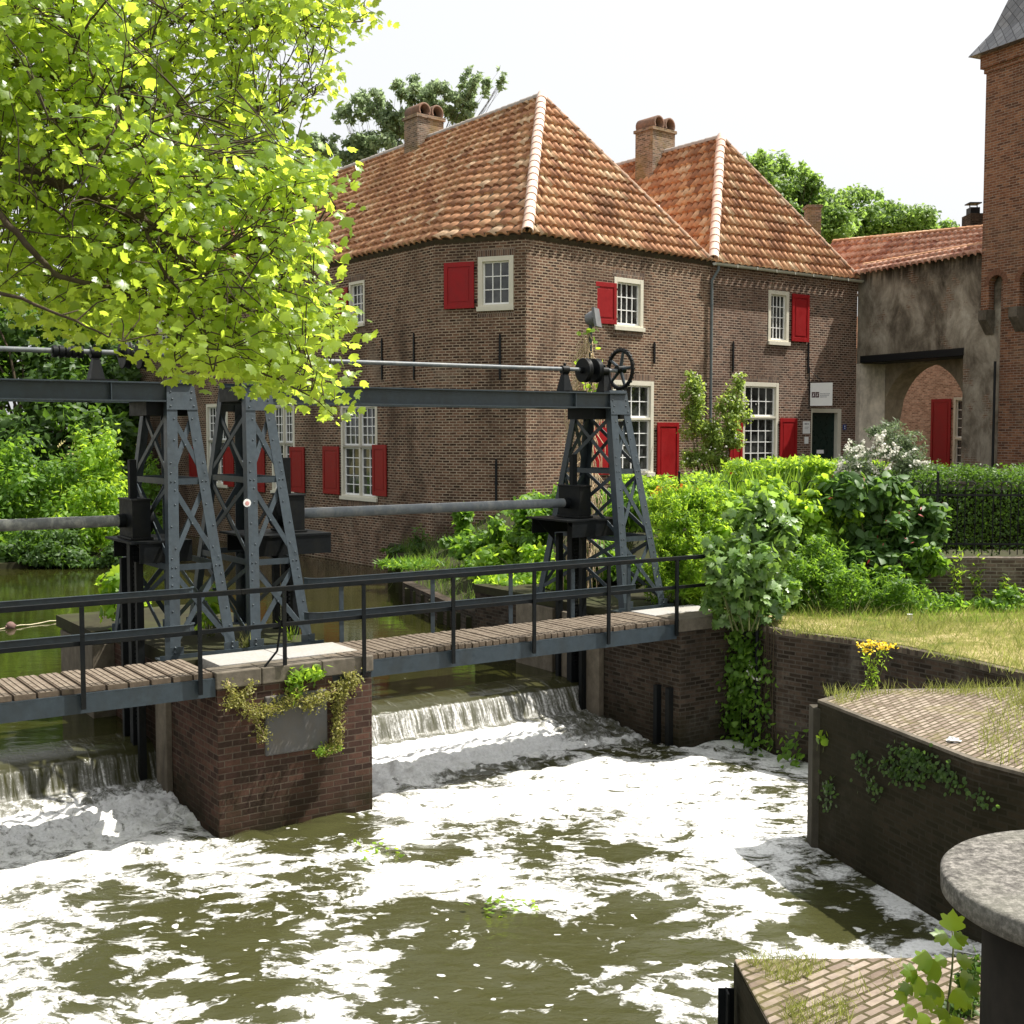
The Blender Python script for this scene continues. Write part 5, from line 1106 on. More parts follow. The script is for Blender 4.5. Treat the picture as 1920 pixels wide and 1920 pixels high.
zz_ = (waves(xx, yy, 3, 26, .22, 1.5, .011)*(.6+2.6*turb)+.05*turb*waves(uu*.6, vv_, 5, 12, .5, 1.4, .5)*.5)*edge
zz_ = np.where(vv_ > 1.1, -.35, zz_)
wvs = [tuple(p) for p in np.stack([xx, yy, zz_], 1)]; wf = [(j*nx+i, j*nx+i+1, (j+1)*nx+i+1, (j+1)*nx+i) for j in range(ny-1) for i in range(nx-1)]
nb_ = len(wvs); wvs += [(-16, 2, -.002), (16, 2, -.002), (16, 21.5, -.002), (-16, 21.5, -.002)]
ring = [0, nx-1, nx*ny-1, nx*(ny-1)]
for k in range(4): j = (k+1) % 4; wf.append((nb_+k, nb_+j, ring[j], ring[k]))
me = bpy.data.meshes.new('river'); me.from_pydata(wvs, [], wf); me.update(); me.polygons.foreach_set('use_smooth', [True]*len(wf))
at = me.attributes.new('foam', 'FLOAT', 'POINT'); at.data.foreach_set('value', np.concatenate([den, np.full(4, .4)]).astype('f'))
def water_mat(name, base, fall=False, sheet=False):
    t = NT(name); ob = t.coord('Object')
    a = t.n('ShaderNodeAttribute', attribute_name='foam').outputs['Fac']
    if fall:
        uv = t.coord('UV'); n1 = t.noise(t.map(uv, (14, 1.3, 1)), 1.0, 8, .65, .3).outputs['Fac']; n2 = t.noise(t.map(uv, (4.5, 3.2, 1)), 1.6, 9, .7, .6).outputs['Fac']
        sh = t.n('ShaderNodeAttribute', attribute_name='sheet').outputs['Fac']
        nn = t.n('ShaderNodeMix', data_type='FLOAT'); t.set(nn.inputs[0], sh); t.set(nn.inputs[2], n2); t.set(nn.inputs[3], n1); n = nn.outputs[0]
        f = t.math('ADD', a, t.math('MULTIPLY', t.math('SUBTRACT', n, .5), 2.4)); soft = .7
    else:
        rot = (0, 0, -R(34)); wp = t.noise(ob, .9, 4, .6); wv = t.n('ShaderNodeVectorMath', operation='MULTIPLY_ADD', i0=wp.outputs['Color'], i1=(.9,.9,0), i2=ob).outputs[0]
        n1 = t.noise(t.map(wv, (.9, 1.35, 1), rot=rot), 1.35, 12, .64, .5).outputs['Fac']
        n2 = t.noise(t.map(wv, (1, 1.6, 1), rot=rot), 9.0, 6, .62, .4).outputs['Fac']
        vo = t.n('ShaderNodeTexVoronoi', feature='F1', Vector=t.map(wv, (1, 1.6, 1), rot=rot), Scale=2.6, Randomness=1.0).outputs['Distance']
        n3 = t.noise(t.map(wv, (1, 1.6, 1), rot=rot), 3.2, 10, .68, .8).outputs['Fac']
        n = t.math('ADD', t.math('MULTIPLY', n1, .42), t.math('ADD', t.math('MULTIPLY', n3, .38), t.math('MULTIPLY', n2, .20)))
        n = t.math('ADD', n, t.math('MULTIPLY', t.math('SUBTRACT', vo, .35), .16))
        f = t.math('ADD', a, t.math('MULTIPLY', t.math('SUBTRACT', n, .5), 4.2)); soft = .08
    mask = t.ramp(t.math('MULTIPLY', t.math('SUBTRACT', f, .5-soft/2), 1/soft, True), [(0, 0.0), (1, 1.0)])
    fine = t.noise(ob, 22, 8, .75).outputs['Fac']
    thin = t.ramp(t.math('ADD', t.math('SUBTRACT', f, .5), t.math('MULTIPLY', t.math('SUBTRACT', fine, .5), 1.5)), [(0, .3), (.32, 1.0)])
    mask = t.math('MULTIPLY', mask, thin)
    if not fall:
        vh = t.n('ShaderNodeTexVoronoi', feature='F1', Vector=t.n('ShaderNodeVectorMath', operation='MULTIPLY_ADD', i0=t.noise(ob, 3.5, 5, .65).outputs['Color'], i1=(.3,.3,0), i2=t.map(wv, (1, 1.5, 1), rot=rot)).outputs[0], Scale=4.6, Randomness=1.0)
        hole = t.ramp(t.math('ADD', vh.outputs['Distance'], t.math('MULTIPLY', t.math('SUBTRACT', t.noise(ob, 15, 5, .7).outputs['Fac'], .5), .5)), [(.2, .12), (.36, 1.0)])
        keep = t.ramp(f, [(.62, 0.0), (1.15, 1.0)]); mask = t.math('MULTIPLY', mask, t.math('MAXIMUM', hole, keep))
        vd = t.n('ShaderNodeTexVoronoi', feature='F1', Vector=t.map(wv, (1, 1.3, 1), rot=rot), Scale=3.4, Randomness=1.0); dot = t.math('ADD', vd.outputs['Distance'], t.math('MULTIPLY', t.noise(ob, 12, 4, .6).outputs['Fac'], .25))
        vs_ = t.n('ShaderNodeSeparateColor', Color=vd.outputs['Color']); big = t.math('MULTIPLY', vs_.outputs[0], .17)
        dm = t.ramp(t.math('SUBTRACT', dot, big), [(.13, 1.0), (.15, 0.0)]); mask = t.math('MAXIMUM', mask, t.math('MULTIPLY', dm, t.ramp(a, [(0, .75), (.5, .9)])))
    spk = t.ramp(t.noise(ob, 34, 4, .6).outputs['Fac'], [(.69, 0.0), (.73, .8)])
    mask = t.math('MAXIMUM', mask, t.math('MULTIPLY', spk, t.ramp(a, [(.1, 0.0), (.5, 1.0)])))
    fcol = t.ramp(fine, [(.3, (.58,.58,.55)), (.6, (.86,.86,.84))])
    base = t.mix(t.math('MULTIPLY', t.ramp(a, [(.3, 0.0), (.95, 1.0)]), .5), base, (.135,.135,.085))
    col = t.mix(mask, base, fcol)
    rg = t.math('ADD', t.math('MULTIPLY', mask, .75), .07)
    rip = t.noise(t.map(ob, (1,1.8,1), rot=(0,0,-R(34))), 4.5, 5, .6, .4).outputs['Fac']
    h = t.math('ADD', t.math('MULTIPLY', mask, t.math('ADD', .45, t.math('MULTIPLY', fine, .6))), t.math('MULTIPLY', rip, .5))
    return t.fin(col, rg, t.bump(h, .55, .05), Specular_IOR_Level=.5, IOR=1.33)
M['water'] = water_mat('foaming_water', (.042,.043,.016)); M['fall'] = water_mat('weir_water', (.04,.04,.016), True)
me.materials.append(M['water']); o = bpy.data.objects.new('river', me); C.objects.link(o); structure(o)
def weir(name, u0, u1, dark):
    prof = [(3.3,.75), (3.0,.748), (2.8,.735), (2.62,.69), (2.52,.62), (2.45,.52), (2.4,.4), (2.36,.3), (2.3,.24), (2.15,.21), (1.9,.18), (1.6,.12), (1.3,.07), (1.0,.03), (.7,0), (.5,-.08), (.4,-.3)]
    d = [0]
    for i in range(1, len(prof)): d.append(d[-1]+math.hypot(prof[i][0]-prof[i-1][0], prof[i][1]-prof[i-1][1]))
    T = np.linspace(0, d[-1], 90); pv = np.interp(T, d, [p[0] for p in prof]); pz = np.interp(T, d, [p[1] for p in prof])
    us = np.linspace(u0, u1, int((u1-u0)/.035)); Ug, Vg = np.meshgrid(us, pv); Zg = np.meshgrid(us, pz)[1].copy(); Tg = np.meshgrid(us, T)[1]
    Ug, Vg, Zg, Tg = [q.ravel() for q in (Ug, Vg, Zg, Tg)]
    tu = np.clip((2.35-Vg)/.5, 0, 1)*np.clip((Vg-.5)/.4, 0, 1)
    Zg += tu*(waves(Ug, Vg, 8, 30, .12, .7, .035)+waves(Ug, Vg, 18, 30, .07, .2, .012)+.025*RNG.random(len(Ug)))
    Zg += np.clip((2.7-Vg)/.2, 0, 1)*np.clip((Vg-2.2)/.1, 0, 1)*waves(Ug, Ug*0, 12, 16, .06, .5, .008)
    wob = .05*waves(Ug, Vg*0, 4, 10, .3, 1.6, .5)
    P = np.array(A0)+Ug[:, None]*np.array(U)+(Vg+wob*tu)[:, None]*np.array(V); P[:, 2] = Zg
    k = (Ug-u0)/(u1-u0)
    sheet = np.clip((Vg-2.26)/.06, 0, 1)
    if dark: foam = np.where(Vg > 2.5, 0.0, np.where(Vg > 2.3, .34, np.where(Vg > 1.9, .55+.1*k, .95)))
    else: foam = np.where(Vg > 2.56, .0, np.where(Vg > 2.3, .62-.1*k, np.where(Vg > 2.18, .5, 1.35-.95*np.clip((k-.62)/.25, 0, 1)*np.clip((Vg-.9)/.3, 0, 1)-.85*np.clip((k-.12)/.2, 0, 1)*np.clip((1.0-Vg)/.2, 0, 1))))
    me = bpy.data.meshes.new(name); nu = len(us); F_ = [(j*nu+i, (j+1)*nu+i, (j+1)*nu+i+1, j*nu+i+1) for j in range(89) for i in range(nu-1)]
    me.from_pydata([tuple(p) for p in P], [], F_); me.update(); me.polygons.foreach_set('use_smooth', [True]*len(F_))
    for nm, val in (('foam', foam), ('sheet', sheet)): a = me.attributes.new(nm, 'FLOAT', 'POINT'); a.data.foreach_set('value', val.astype('f'))
    uvl = me.uv_layers.new(name='UVMap'); lv = np.empty(len(me.loops), 'i'); me.loops.foreach_get('vertex_index', lv); uvl.data.foreach_set('uv', np.stack([Ug[lv], Tg[lv]], 1).ravel().astype('f'))
    me.materials.append(M['fall']); o = bpy.data.objects.new(name, me); C.objects.link(o); return structure(o)
weir('weir_water', -4.04, 1.675, True); weir('weir_water', 3.905, 9.545, False)
def pond():
    t = NT('still_green_water'); ob = t.coord('Object'); n = t.noise(t.map(ob, (1, 2.2, 1), rot=(0,0,-R(34))), 1.6, 4, .55).outputs['Fac']
    n2 = t.noise(ob, .35, 4, .6).outputs['Fac']; col = t.ramp(n2, [(.35, (.014,.016,.004)), (.65, (.026,.027,.006))])
    fl = t.noise(ob, 9, 3, .5).outputs['Fac']; col = t.mix(t.ramp(fl, [(.77, 0.0), (.79, .7)]), col, (.4,.4,.3))
    return t.fin(col, .06, t.bump(n, .10, .05), Specular_IOR_Level=.5, IOR=1.33)
mb = MB(); mb.add([B(-70, 3.25, .75), B(18, 3.25, .75), B(18, 80, .75), B(-70, 80, .75)], [(0,1,2,3)]); structure(mb.build('upstream_water', pond()))
# ================================================================ vegetation
def inside(poly, x, y):
    c = False; n = len(poly)
    for i in range(n):
        (x1, y1), (x2, y2) = poly[i], poly[i-1]
        if (y1 > y) != (y2 > y) and x < (x2-x1)*(y-y1)/(y2-y1)+x1: c = not c
    return c
M['grass_mid'] = leaf_mat('mid_green_blade', (.04,.08,.012), (.07,.13,.02), (.13,.19,.04), .4, (.25,.38,.05))
# ---- the overhanging maple
CROWN = [(-420,-380), (620,-320), (700,-40), (705,45), (660,75), (680,20), (600,115), (625,130), (610,185), (560,210), (540,250), (600,300), (615,340), (590,400), (595,450), (618,490), (612,560), (636,620), (600,655), (636,700), (628,740), (655,800), (628,815), (596,755), (540,735), (500,712), (462,735), (430,700), (388,650), (350,690), (325,712), (305,690), (300,640), (240,640), (190,605), (110,620), (40,570), (-40,570), (-420,540)]
mt = thing('maple_tree', (-10.6, 9.3, 2.1), 'big maple with bright yellow green lobed leaves hanging over the water at the upper left', 'tree')
def P3(x, y, Y): return aty(x, y, Y)
limbs = [[Vector((-10.6, 9.3, 1.9)), Vector((-10.5, 9.4, 4.5)), Vector((-10.2, 9.5, 7.0)), Vector((-10.0, 9.6, 11.0))]]
br = [([(-600,350,9.6), (-260,270,9.4), (0,300,9.2), (110,345,9.2), (200,378,9.2), (262,405,9.3), (310,440,9.4), (350,500,9.5), (420,560,9.6), (520,600,9.8)], .062),
      ([(-600,200,9.4), (-200,60,9.6), (20,110,9.8), (60,140,9.9), (120,152,10), (200,162,10.1), (250,175,10.2), (330,200,10.4), (430,240,10.6)], .042),
      ([(-600,500,9.2), (-300,430,8.8), (0,405,8.6), (60,470,8.7), (110,520,8.9), (200,535,9.1), (260,560,9.3), (330,600,9.5), (420,640,9.8), (520,690,10)], .03),
      ([(-500,-100,10.5), (100,-60,11), (300,20,11.2), (420,60,11.4), (520,40,11.6), (600,50,11.8), (680,40,12)], .035),
      ([(250,-120,11), (420,-60,11.3), (480,20,11.6), (540,45,11.8), (590,70,12), (640,100,12.2)], .02),
      ([(200,378,9.2), (260,330,9.6), (340,320,10), (450,330,10.4), (560,360,10.8), (630,390,11)], .026),
      ([(120,152,10), (150,120,10.3), (190,105,10.6), (260,80,11)], .018), ([(262,405,9.3), (290,480,9.1), (350,560,9.0), (380,640,9.0), (400,700,9.0)], .016),
      ([(0,20,9.5), (10,40,9.6), (60,15,9.8), (110,30,10)], .02), ([(110,345,9.2), (150,290,9.0), (210,250,9.0), (300,240,9.2)], .02), ([(420,560,9.6), (500,540,9.9), (580,560,10.1), (640,600,10.3)], .018),
      ([(420,640,9.8), (500,700,9.7), (580,740,9.7), (640,790,9.7)], .012), ([(-300,430,8.8), (-100,520,8.5), (40,560,8.4), (140,600,8.4), (230,640,8.5)], .02), ([(330,600,9.5), (330,660,9.3), (325,700,9.2)], .01)]
mb = MB(); mb.tube([Vector((-10.6, 9.3, 1.8)), Vector((-10.55, 9.35, 3.5)), Vector((-10.4, 9.4, 6)), Vector((-10.1, 9.6, 9)), Vector((-9.6, 10, 13))], [.34, .27, .24, .18, .08], 14)
nodes = []; lb_ = MB()
for pts, r0 in br:
    W3 = [P3(*p) for p in pts]
    sm_ = []
    for i in range(len(W3)-1):
        for k in range(4): sm_.append(W3[i].lerp(W3[i+1], k/4)+Vector((random.uniform(-1,1), random.uniform(-1,1), random.uniform(-1,1)))*.014)
    sm_.append(W3[-1]); m_ = len(sm_)
    lb_.tube(sm_, [r0*(1-.82*i/m_) for i in range(m_)], 8); nodes += sm_
for p in (0, 1, 2, 3): a_ = P3(*br[p][0][0]); lb_.tube([Vector((-10.35, 9.45, max(4.5, a_.z-.9))), a_], [br[p][1]*1.6, br[p][1]], 8)
mb.build('trunk', M['bark'], mt)
for _ in range(100):
    b0 = random.choice(nodes[:]); px_, py_ = prj(b0)
    if not (-250 < px_ < 700 and -250 < py_ < 800): continue
    d = Vector((random.gauss(.35, .8), random.gauss(0, .5), random.gauss(-.05, .65))).normalized(); Ls = random.uniform(.5, 1.5); cur = [b0]
    for k in range(6): d = (d+Vector((random.gauss(0, .22), random.gauss(0, .22), random.gauss(-.05, .22)))).normalized(); cur.append(cur[-1]+d*Ls/6)
    if not inside(CROWN, *prj(cur[-1])): continue
    lb_.tube(cur, [.0095-.0012*k for k in range(7)], 5); nodes += cur[2:]
NA = np.array([list(n_) for n_ in nodes])
LP, LN, LU, LT = [], [], [], []; tw_ = MB(); cnt = 0
while cnt < 2300:
    x, y = random.uniform(-420, 725), random.uniform(-380, 820)
    if not inside(CROWN, x, y): continue
    if math.sin(x/37+y/53+1)*math.sin(y/41-x/67+.5)+.5*math.sin(x/19-y/23) < -.42 and random.random() < .8: continue
    infr = x > -30 and y > -30
    if not infr and random.random() < .72: continue
    if 330 < x < 480 and 300 < y < 520 and random.random() < .5: continue
    if 470 < x < 600 and 60 < y < 280 and random.random() < .6: continue
    if x > 560 and y < 260 and random.random() < .35: continue
    if any(abs(y-ly) < 16 and abs(x-lx) < 60 for lx, ly in ((-20,300),(40,312),(110,345),(160,362),(210,380),(250,400),(290,428),(60,140),(120,152),(180,160))) and random.random() < .8: continue
    Y = random.uniform(8.4, 10.6)+(1.6 if y < 260 and x > 250 else 0)+random.random()*.9
    c = np.array(aty(x, y, Y)); q = NA[random.choice(np.argsort(((NA-c)**2).sum(1))[:9])]
    dist = np.linalg.norm(c-q)
    if dist > 1.1 and random.random() < .75: continue
    cnt += 1; mid = (q+c)/2+np.array([0, 0, .12*dist])+RNG.normal(size=3)*.05*dist; m2 = q*.25+c*.75+np.array([0,0,.1*dist])+RNG.normal(size=3)*.03*dist
    tw_.tube([q, mid, m2, c], [.006, .0045, .0035, .002], 4, False)
    tone = random.random()
    for k in range(random.randint(6, 11)):
        off = RNG.normal(size=3)*np.array([.12, .15, .09]); p = c+off
        LP.append(p); LN.append(np.array([.25, -.45, .65])+RNG.normal(size=3)*.55); d = off*1.2+np.array([.1, -.2, -.75])*1.0*.35+RNG.normal(size=3)*.12; LU.append(d); LT.append(.45*tone+.55*random.random())
tw_.add(lb_.v, lb_.f, True); tw_.build('branches', M['bark'], mt)
n_ = len(LP); leaves('crown', M['maple'], LP, .083*(.55+.65*RNG.random(n_)), LN, T_MAPLE, mt, up=np.array(LU), rnd=np.array(LT))
# ---- trees and thickets on the far side of the water
def E_(*a): return [pxell(*q) for q in a]
def base_of(x, Y, z): p = aty(x, 900, Y); return (p.x, p.y, z)
plant('bank_shrub', 'sunlit leafy shrub at the water edge on the far left bank', 'shrub', base_of(60, 42.5, 1.2), E_((40,930,43,220,230,2),(-40,900,43.5,200,260,2),(60,1030,42,180,80,1.2)), 7000, .24, M['leaf_mid'], T_OVATE, 22, .35, .04)
plant('bank_shrub', 'taller lime green shrub beside the left lattice tower on the far bank', 'shrub', base_of(175, 43, 1.2), E_((170,900,44,190,250,2),(205,1000,43,120,140,1.5),(120,1000,42.5,150,120,1.3)), 7000, .22, M['leaf_lime'], T_OVATE, 22, .33, .04)
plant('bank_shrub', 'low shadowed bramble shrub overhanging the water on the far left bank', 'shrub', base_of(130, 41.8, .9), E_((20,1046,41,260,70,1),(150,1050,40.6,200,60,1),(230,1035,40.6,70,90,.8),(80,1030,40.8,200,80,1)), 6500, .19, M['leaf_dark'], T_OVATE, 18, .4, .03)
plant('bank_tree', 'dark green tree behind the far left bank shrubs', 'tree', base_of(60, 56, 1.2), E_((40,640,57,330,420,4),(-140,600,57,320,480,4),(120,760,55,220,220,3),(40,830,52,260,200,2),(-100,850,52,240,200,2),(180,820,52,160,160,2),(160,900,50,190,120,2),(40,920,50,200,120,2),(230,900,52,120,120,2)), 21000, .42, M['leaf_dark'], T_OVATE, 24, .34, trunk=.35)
plant('bank_tree', 'dark tree close to the far gable of the large house', 'tree', base_of(215, 62, 1.2), E_((215,560,63,260,420,4),(330,420,66,300,380,4),(190,720,61,140,200,3)), 11000, .42, M['leaf_dark'], T_OVATE, 24, .34, trunk=.35)
plant('bank_tree', 'bushy dark tree filling the gap beside the far end of the large house', 'tree', base_of(268, 60, 1.2), E_((268,760,60,90,260,2),(275,860,59,70,160,2),(300,640,64,120,200,3),(236,780,57,70,280,2),(240,880,56,70,160,2)), 9000, .35, M['leaf_dark'], T_OVATE, 20, .34, trunk=.2)
plant('bank_tree', 'tall background tree almost hidden behind the overhanging maple', 'tree', base_of(400, 78, 2.4), E_((420,330,78,380,420,5),(160,250,78,420,480,5)), 9000, .5, M['leaf_dark'], T_OVATE, 22, .34, trunk=.4)
plant('ivy_shrub', 'small dark green shrub growing against the far end of the house wall', 'shrub', base_of(285, 50, .7), E_((285,900,50,50,170,1),(300,1000,49,60,90,1)), 1600, .2, M['leaf_mid'], T_OVATE, 14, .4, .03)
plant('poplar_tree', 'open crowned grey green tree rising behind the ridge of the large house', 'tree', base_of(735, 72, 2.4), E_((735,265,72,130,130,2.4),(820,190,72,130,80,2.2),(775,175,72,100,70,2),(700,195,72,90,70,2),(890,165,72,70,90,1.2),(940,150,72,18,50,.4),(660,275,72,110,60,2),(650,215,72,60,40,1.2),(870,205,72,70,60,1.2),(600,290,72,100,70,2),(690,320,72,140,70,2),(760,230,72,80,60,2)), 15000, .28, M['leaf_poplar'], T_OVATE, 22, .24, trunk=.12, shell=.1)
plant('broadleaf_tree', 'rounded green tree rising behind the right hip of the lower house', 'tree', base_of(1450, 80, 2.4), E_((1455,360,80,150,150,3),(1420,320,80,70,80,2),(1500,335,80,70,60,2),(1530,390,80,150,110,3),(1470,430,80,200,120,3),(1560,430,80,120,90,3)), 15000, .34, M['leaf_far'], T_OVATE, 34, .32, trunk=.2, shell=.15)
plant('broadleaf_tree', 'lower sloping tree crown behind the tiled gateway roof', 'tree', base_of(1650, 84, 2.4), E_((1620,400,84,150,100,3),(1690,420,84,120,80,3),(1730,425,84,70,60,2),(1600,440,84,260,90,3),(1680,450,84,200,60,3),(1560,390,84,90,70,2),(1770,440,84,50,50,1.5)), 15000, .34, M['leaf_far'], T_OVATE, 26, .36, trunk=.2, shell=.15)
# ---- garden
T_BROAD = tmpl([(0,0,0), (.3,.12,-.05), (.36,.38,-.07), (.2,.72,-.08), (0,1,-.16), (-.2,.72,-.08), (-.36,.38,-.07), (-.3,.12,-.05), (0,.4,.03)], [(k, (k+1) % 8, 8) for k in range(8)])
M['leaf_knot'] = leaf_mat('leaf_knotweed', (.03,.07,.018), (.06,.125,.03), (.11,.19,.06), .4, (.22,.4,.05), .5, .35)
g = lambda x, y, Y: base_of(x, Y, gz_(aty(x, y, Y).x, Y))
plant('ivy_bush', 'dark glossy bush against the house behind the right lattice tower', 'shrub', g(1040, 1000, 27), E_((1030,965,27,130,110,1),(1060,940,27.3,90,70,.8),(1000,1000,26.8,80,90,.7)), 4000, .14, M['leaf_mid'], T_BROAD, 16, .4, .02)
plant('ivy_bush', 'sunlit pale leafed bush behind the bridge left of the right lattice tower', 'shrub', g(1010, 1070, 25.5), E_((1000,1070,25.6,120,90,.8),(930,1060,26.5,90,80,.8),(1060,1090,24.8,110,90,.7),(960,1130,25.5,120,60,.7)), 4200, .15, M['leaf_lime'], T_BROAD, 14, .42, .02)
plant('ivy_bush', 'leafy bush behind the open legs of the right lattice tower', 'shrub', g(1150, 1000, 25.5), E_((1150,960,26,130,90,.9),(1130,1060,24.8,120,110,.7),(1190,940,26,90,70,.8),(1170,1080,24.6,120,90,.6)), 4600, .14, M['leaf_mid'], T_BROAD, 14, .42, .02)
plant('bank_weeds', 'grassy green weeds along the water below the chamfered house corner', 'weeds', g(800, 1090, 34), E_((790,1085,34,160,60,.8),(880,1095,32,140,50,.8),(740,1110,34.5,70,50,.5)), 2600, .2, M['grass_green'], T_LONG, 18, .4, .015)
plant('wall_sapling', 'slim sapling climbing the chamfered house wall', 'sapling', g(870, 1040, 35.6), E_((872,1010,35.4,50,60,.3),(870,970,35.5,30,60,.25),(860,1050,35,60,40,.4)), 420, .24, M['leaf_mid'], T_MAPLE, 8, .45, .02)
plant('wall_weeds', 'tall wispy weeds at the foot of the chamfered house wall', 'weeds', g(785, 1050, 37), E_((785,1030,36.8,50,100,.3),(830,1050,36,70,50,.4),(745,1050,37.5,50,50,.4),(910,1020,35.3,50,80,.3)), 1200, .2, M['leaf_dark'], T_LONG, 12, .4, .015)
plant('willowherb', 'bright lime green willowherb thicket right of the right lattice tower', 'weeds', g(1275, 1050, 22.6), E_((1275,1010,22.7,100,180,.5),(1245,1060,22.3,80,160,.4),(1320,1040,22.4,90,160,.4),(1290,945,23,100,80,.4),(1250,960,23.2,80,100,.4),(1340,960,23,80,100,.4),(1300,1100,22,100,80,.4)), 9500, .135, M['leaf_lime'], T_LONG, 26, .3, .008, droop=-.6)
plant('willowherb', 'mid green willowherb patch between the sycamore bush and the large leafed shrub', 'weeds', g(1500, 1060, 22.3), E_((1500,1050,22.3,100,170,.5),(1545,1075,22.1,80,130,.4),(1470,1000,22.8,100,130,.5),(1430,960,23,90,90,.4),(1580,1090,22.2,70,90,.3)), 7500, .13, M['leaf_mid'], T_LONG, 22, .32, .008, droop=-.6)
plant('sycamore_bush', 'pale grey green sycamore bush hiding the end of the bridge handrail', 'shrub', tuple(atz(1400, 1180, 2.06)), E_((1400,1060,20.3,150,150,.6),(1370,1120,20.0,110,80,.5),(1440,1010,20.6,130,100,.5),(1450,1110,20.3,90,90,.5),(1350,1050,20.2,70,90,.4),(1400,1140,20.1,140,80,.4),(1360,1090,20,90,90,.4),(1420,960,20.6,110,80,.4)), 2700, .145, M['leaf_syc'], T_MAPLE, 14, .42, .015, shell=.45)
plant('knotweed_shrub', 'large leafed dark green shrub in front of the hoop fence', 'shrub', base_of(1640, 22.5, 2.95), E_((1640,985,22.6,190,140,.45),(1590,935,22.6,130,110,.4),(1700,995,22.5,110,130,.4),(1660,1040,22.3,160,80,.35),(1620,1050,22.2,130,80,.3),(1740,985,22.5,70,110,.3),(1665,925,22.6,110,70,.4)), 3000, .2, M['leaf_knot'], T_BROAD, 22, .36, .015, droop=.7, flowers=(M['petal_red'], 26, .1, T_LONG))
plant('bindweed_shrub', 'heap of broad bright leaves left of the large leafed shrub', 'shrub', base_of(1520, 23.0, 2.95), E_((1500,965,22.6,130,110,.45),(1560,945,22.7,120,110,.4),(1440,960,22.7,100,100,.4),(1510,1010,22.4,120,90,.4)), 2600, .16, M['leaf_lime'], T_BROAD, 22, .36, .012)
plant('creeper', 'lobed leaf creeper hanging down the garden wall to the lawn', 'creeper', tuple(atz(1600, 1128, 2.06)), E_((1600,1075,22.55,130,90,.2),(1660,1100,22.5,110,60,.2),(1560,1100,22.5,70,60,.2)), 420, .17, M['leaf_mid'], T_MAPLE, 12, .4, .012, droop=.8)
plant('tall_weeds', 'tall wild greenery spilling over the garden wall left of the hoop fence', 'weeds', base_of(1360, 22.4, 2.2), E_((1370,960,22.9,110,110,.5),(1310,940,23,90,90,.4),(1430,930,23.2,110,80,.5),(1350,1020,22.4,100,110,.4),(1420,1000,22.6,90,100,.4)), 5200, .15, M['leaf_lime'], T_BROAD, 26, .34, .01, droop=.2)
plant('ivy_mat', 'dark leafy growth hanging down the garden wall under the large leafed shrub', 'creeper', tuple(atz(1650, 1140, 2.06)), E_((1580,1090,21.8,120,100,.2),(1500,1110,21.7,100,80,.25),(1680,1090,21.8,120,90,.2),(1740,1050,21.85,90,60,.2)), 2600, .13, M['leaf_mid'], T_BROAD, 20, .36, .01, droop=.6)
plant('low_weeds', 'low weeds sprouting along the foot of the garden wall', 'weeds', tuple(atz(1800, 1142, 2.06)), E_((1760,1135,21.6,120,40,.25),(1850,1140,21.5,160,36,.25),(1900,1120,21.6,70,70,.2),(1620,1135,21.6,160,40,.25),(1520,1135,21.5,90,40,.25),(1700,1145,21.4,120,24,.25)), 2400, .1, M['leaf_mid'], T_BROAD, 24, .36, .006)
plant('front_weeds', 'dense mixed weeds spilling from the garden wall onto the lawn', 'weeds', tuple(atz(1580, 1160, 2.06)), E_((1500,1095,21.3,130,130,.35),(1580,1105,21.2,130,110,.35),(1660,1115,21.2,130,90,.3),(1540,1050,21.6,120,110,.3),(1730,1125,21.2,100,70,.3)), 5200, .115, M['leaf_mid'], T_LONG, 34, .3, .008, droop=-.4)
plant('lime_weeds', 'fine lime green weeds standing behind the end of the bridge railing', 'weeds', g(1270, 1060, 22), E_((1265,1000,22.2,110,200,.4),(1310,1060,21.8,90,160,.35),(1235,1080,22,70,150,.35),(1330,980,22.4,90,150,.4),(1285,930,22.8,120,70,.4)), 9000, .1, M['leaf_lime'], T_LONG, 40, .24, .007, droop=-.8)
plant('bank_shrubbery', 'dark mixed shrubs on the slope between the chamfered house corner and the right lattice tower', 'shrub', g(960, 1010, 31), E_((960,995,31,130,100,.8),(1010,965,30,90,90,.8),(900,1030,32,120,70,.7),(930,1065,30.5,130,60,.7)), 5200, .15, M['leaf_mid'], T_BROAD, 22, .36, .015)
plant('iris_clump', 'tall sword leaved clump behind the left part of the hoop fence', 'iris', base_of(1400, 24.4, 2.95), E_((1400,960,24.4,20,20,.3)), 30, .1, M['grass_green'], T_LONG, 4, .5, .01)
for (x, n) in ((1370, 90), (1410, 140), (1450, 110), (1340, 60), (1500, 70)):
    b_ = base_of(x, 24.2+random.random(), 2.95); tuft('iris_leaves', 'sword leaves', b_, n, 1.35, .22, M['grass_green'], lean=.2, parent=bpy.data.objects['iris_clump'])
for o in list(bpy.data.objects):
    if o.name.startswith('iris_leaves') and 'label' in o: del o['label']
M['hedge_core'] = plain('hedge_core', (.012,.012,.006), 1, 0, .3, 8, .3); M['leaf_hedge'] = leaf_mat('leaf_hedge', (.02,.05,.008), (.045,.1,.012), (.1,.19,.022), .3, (.2,.38,.03))
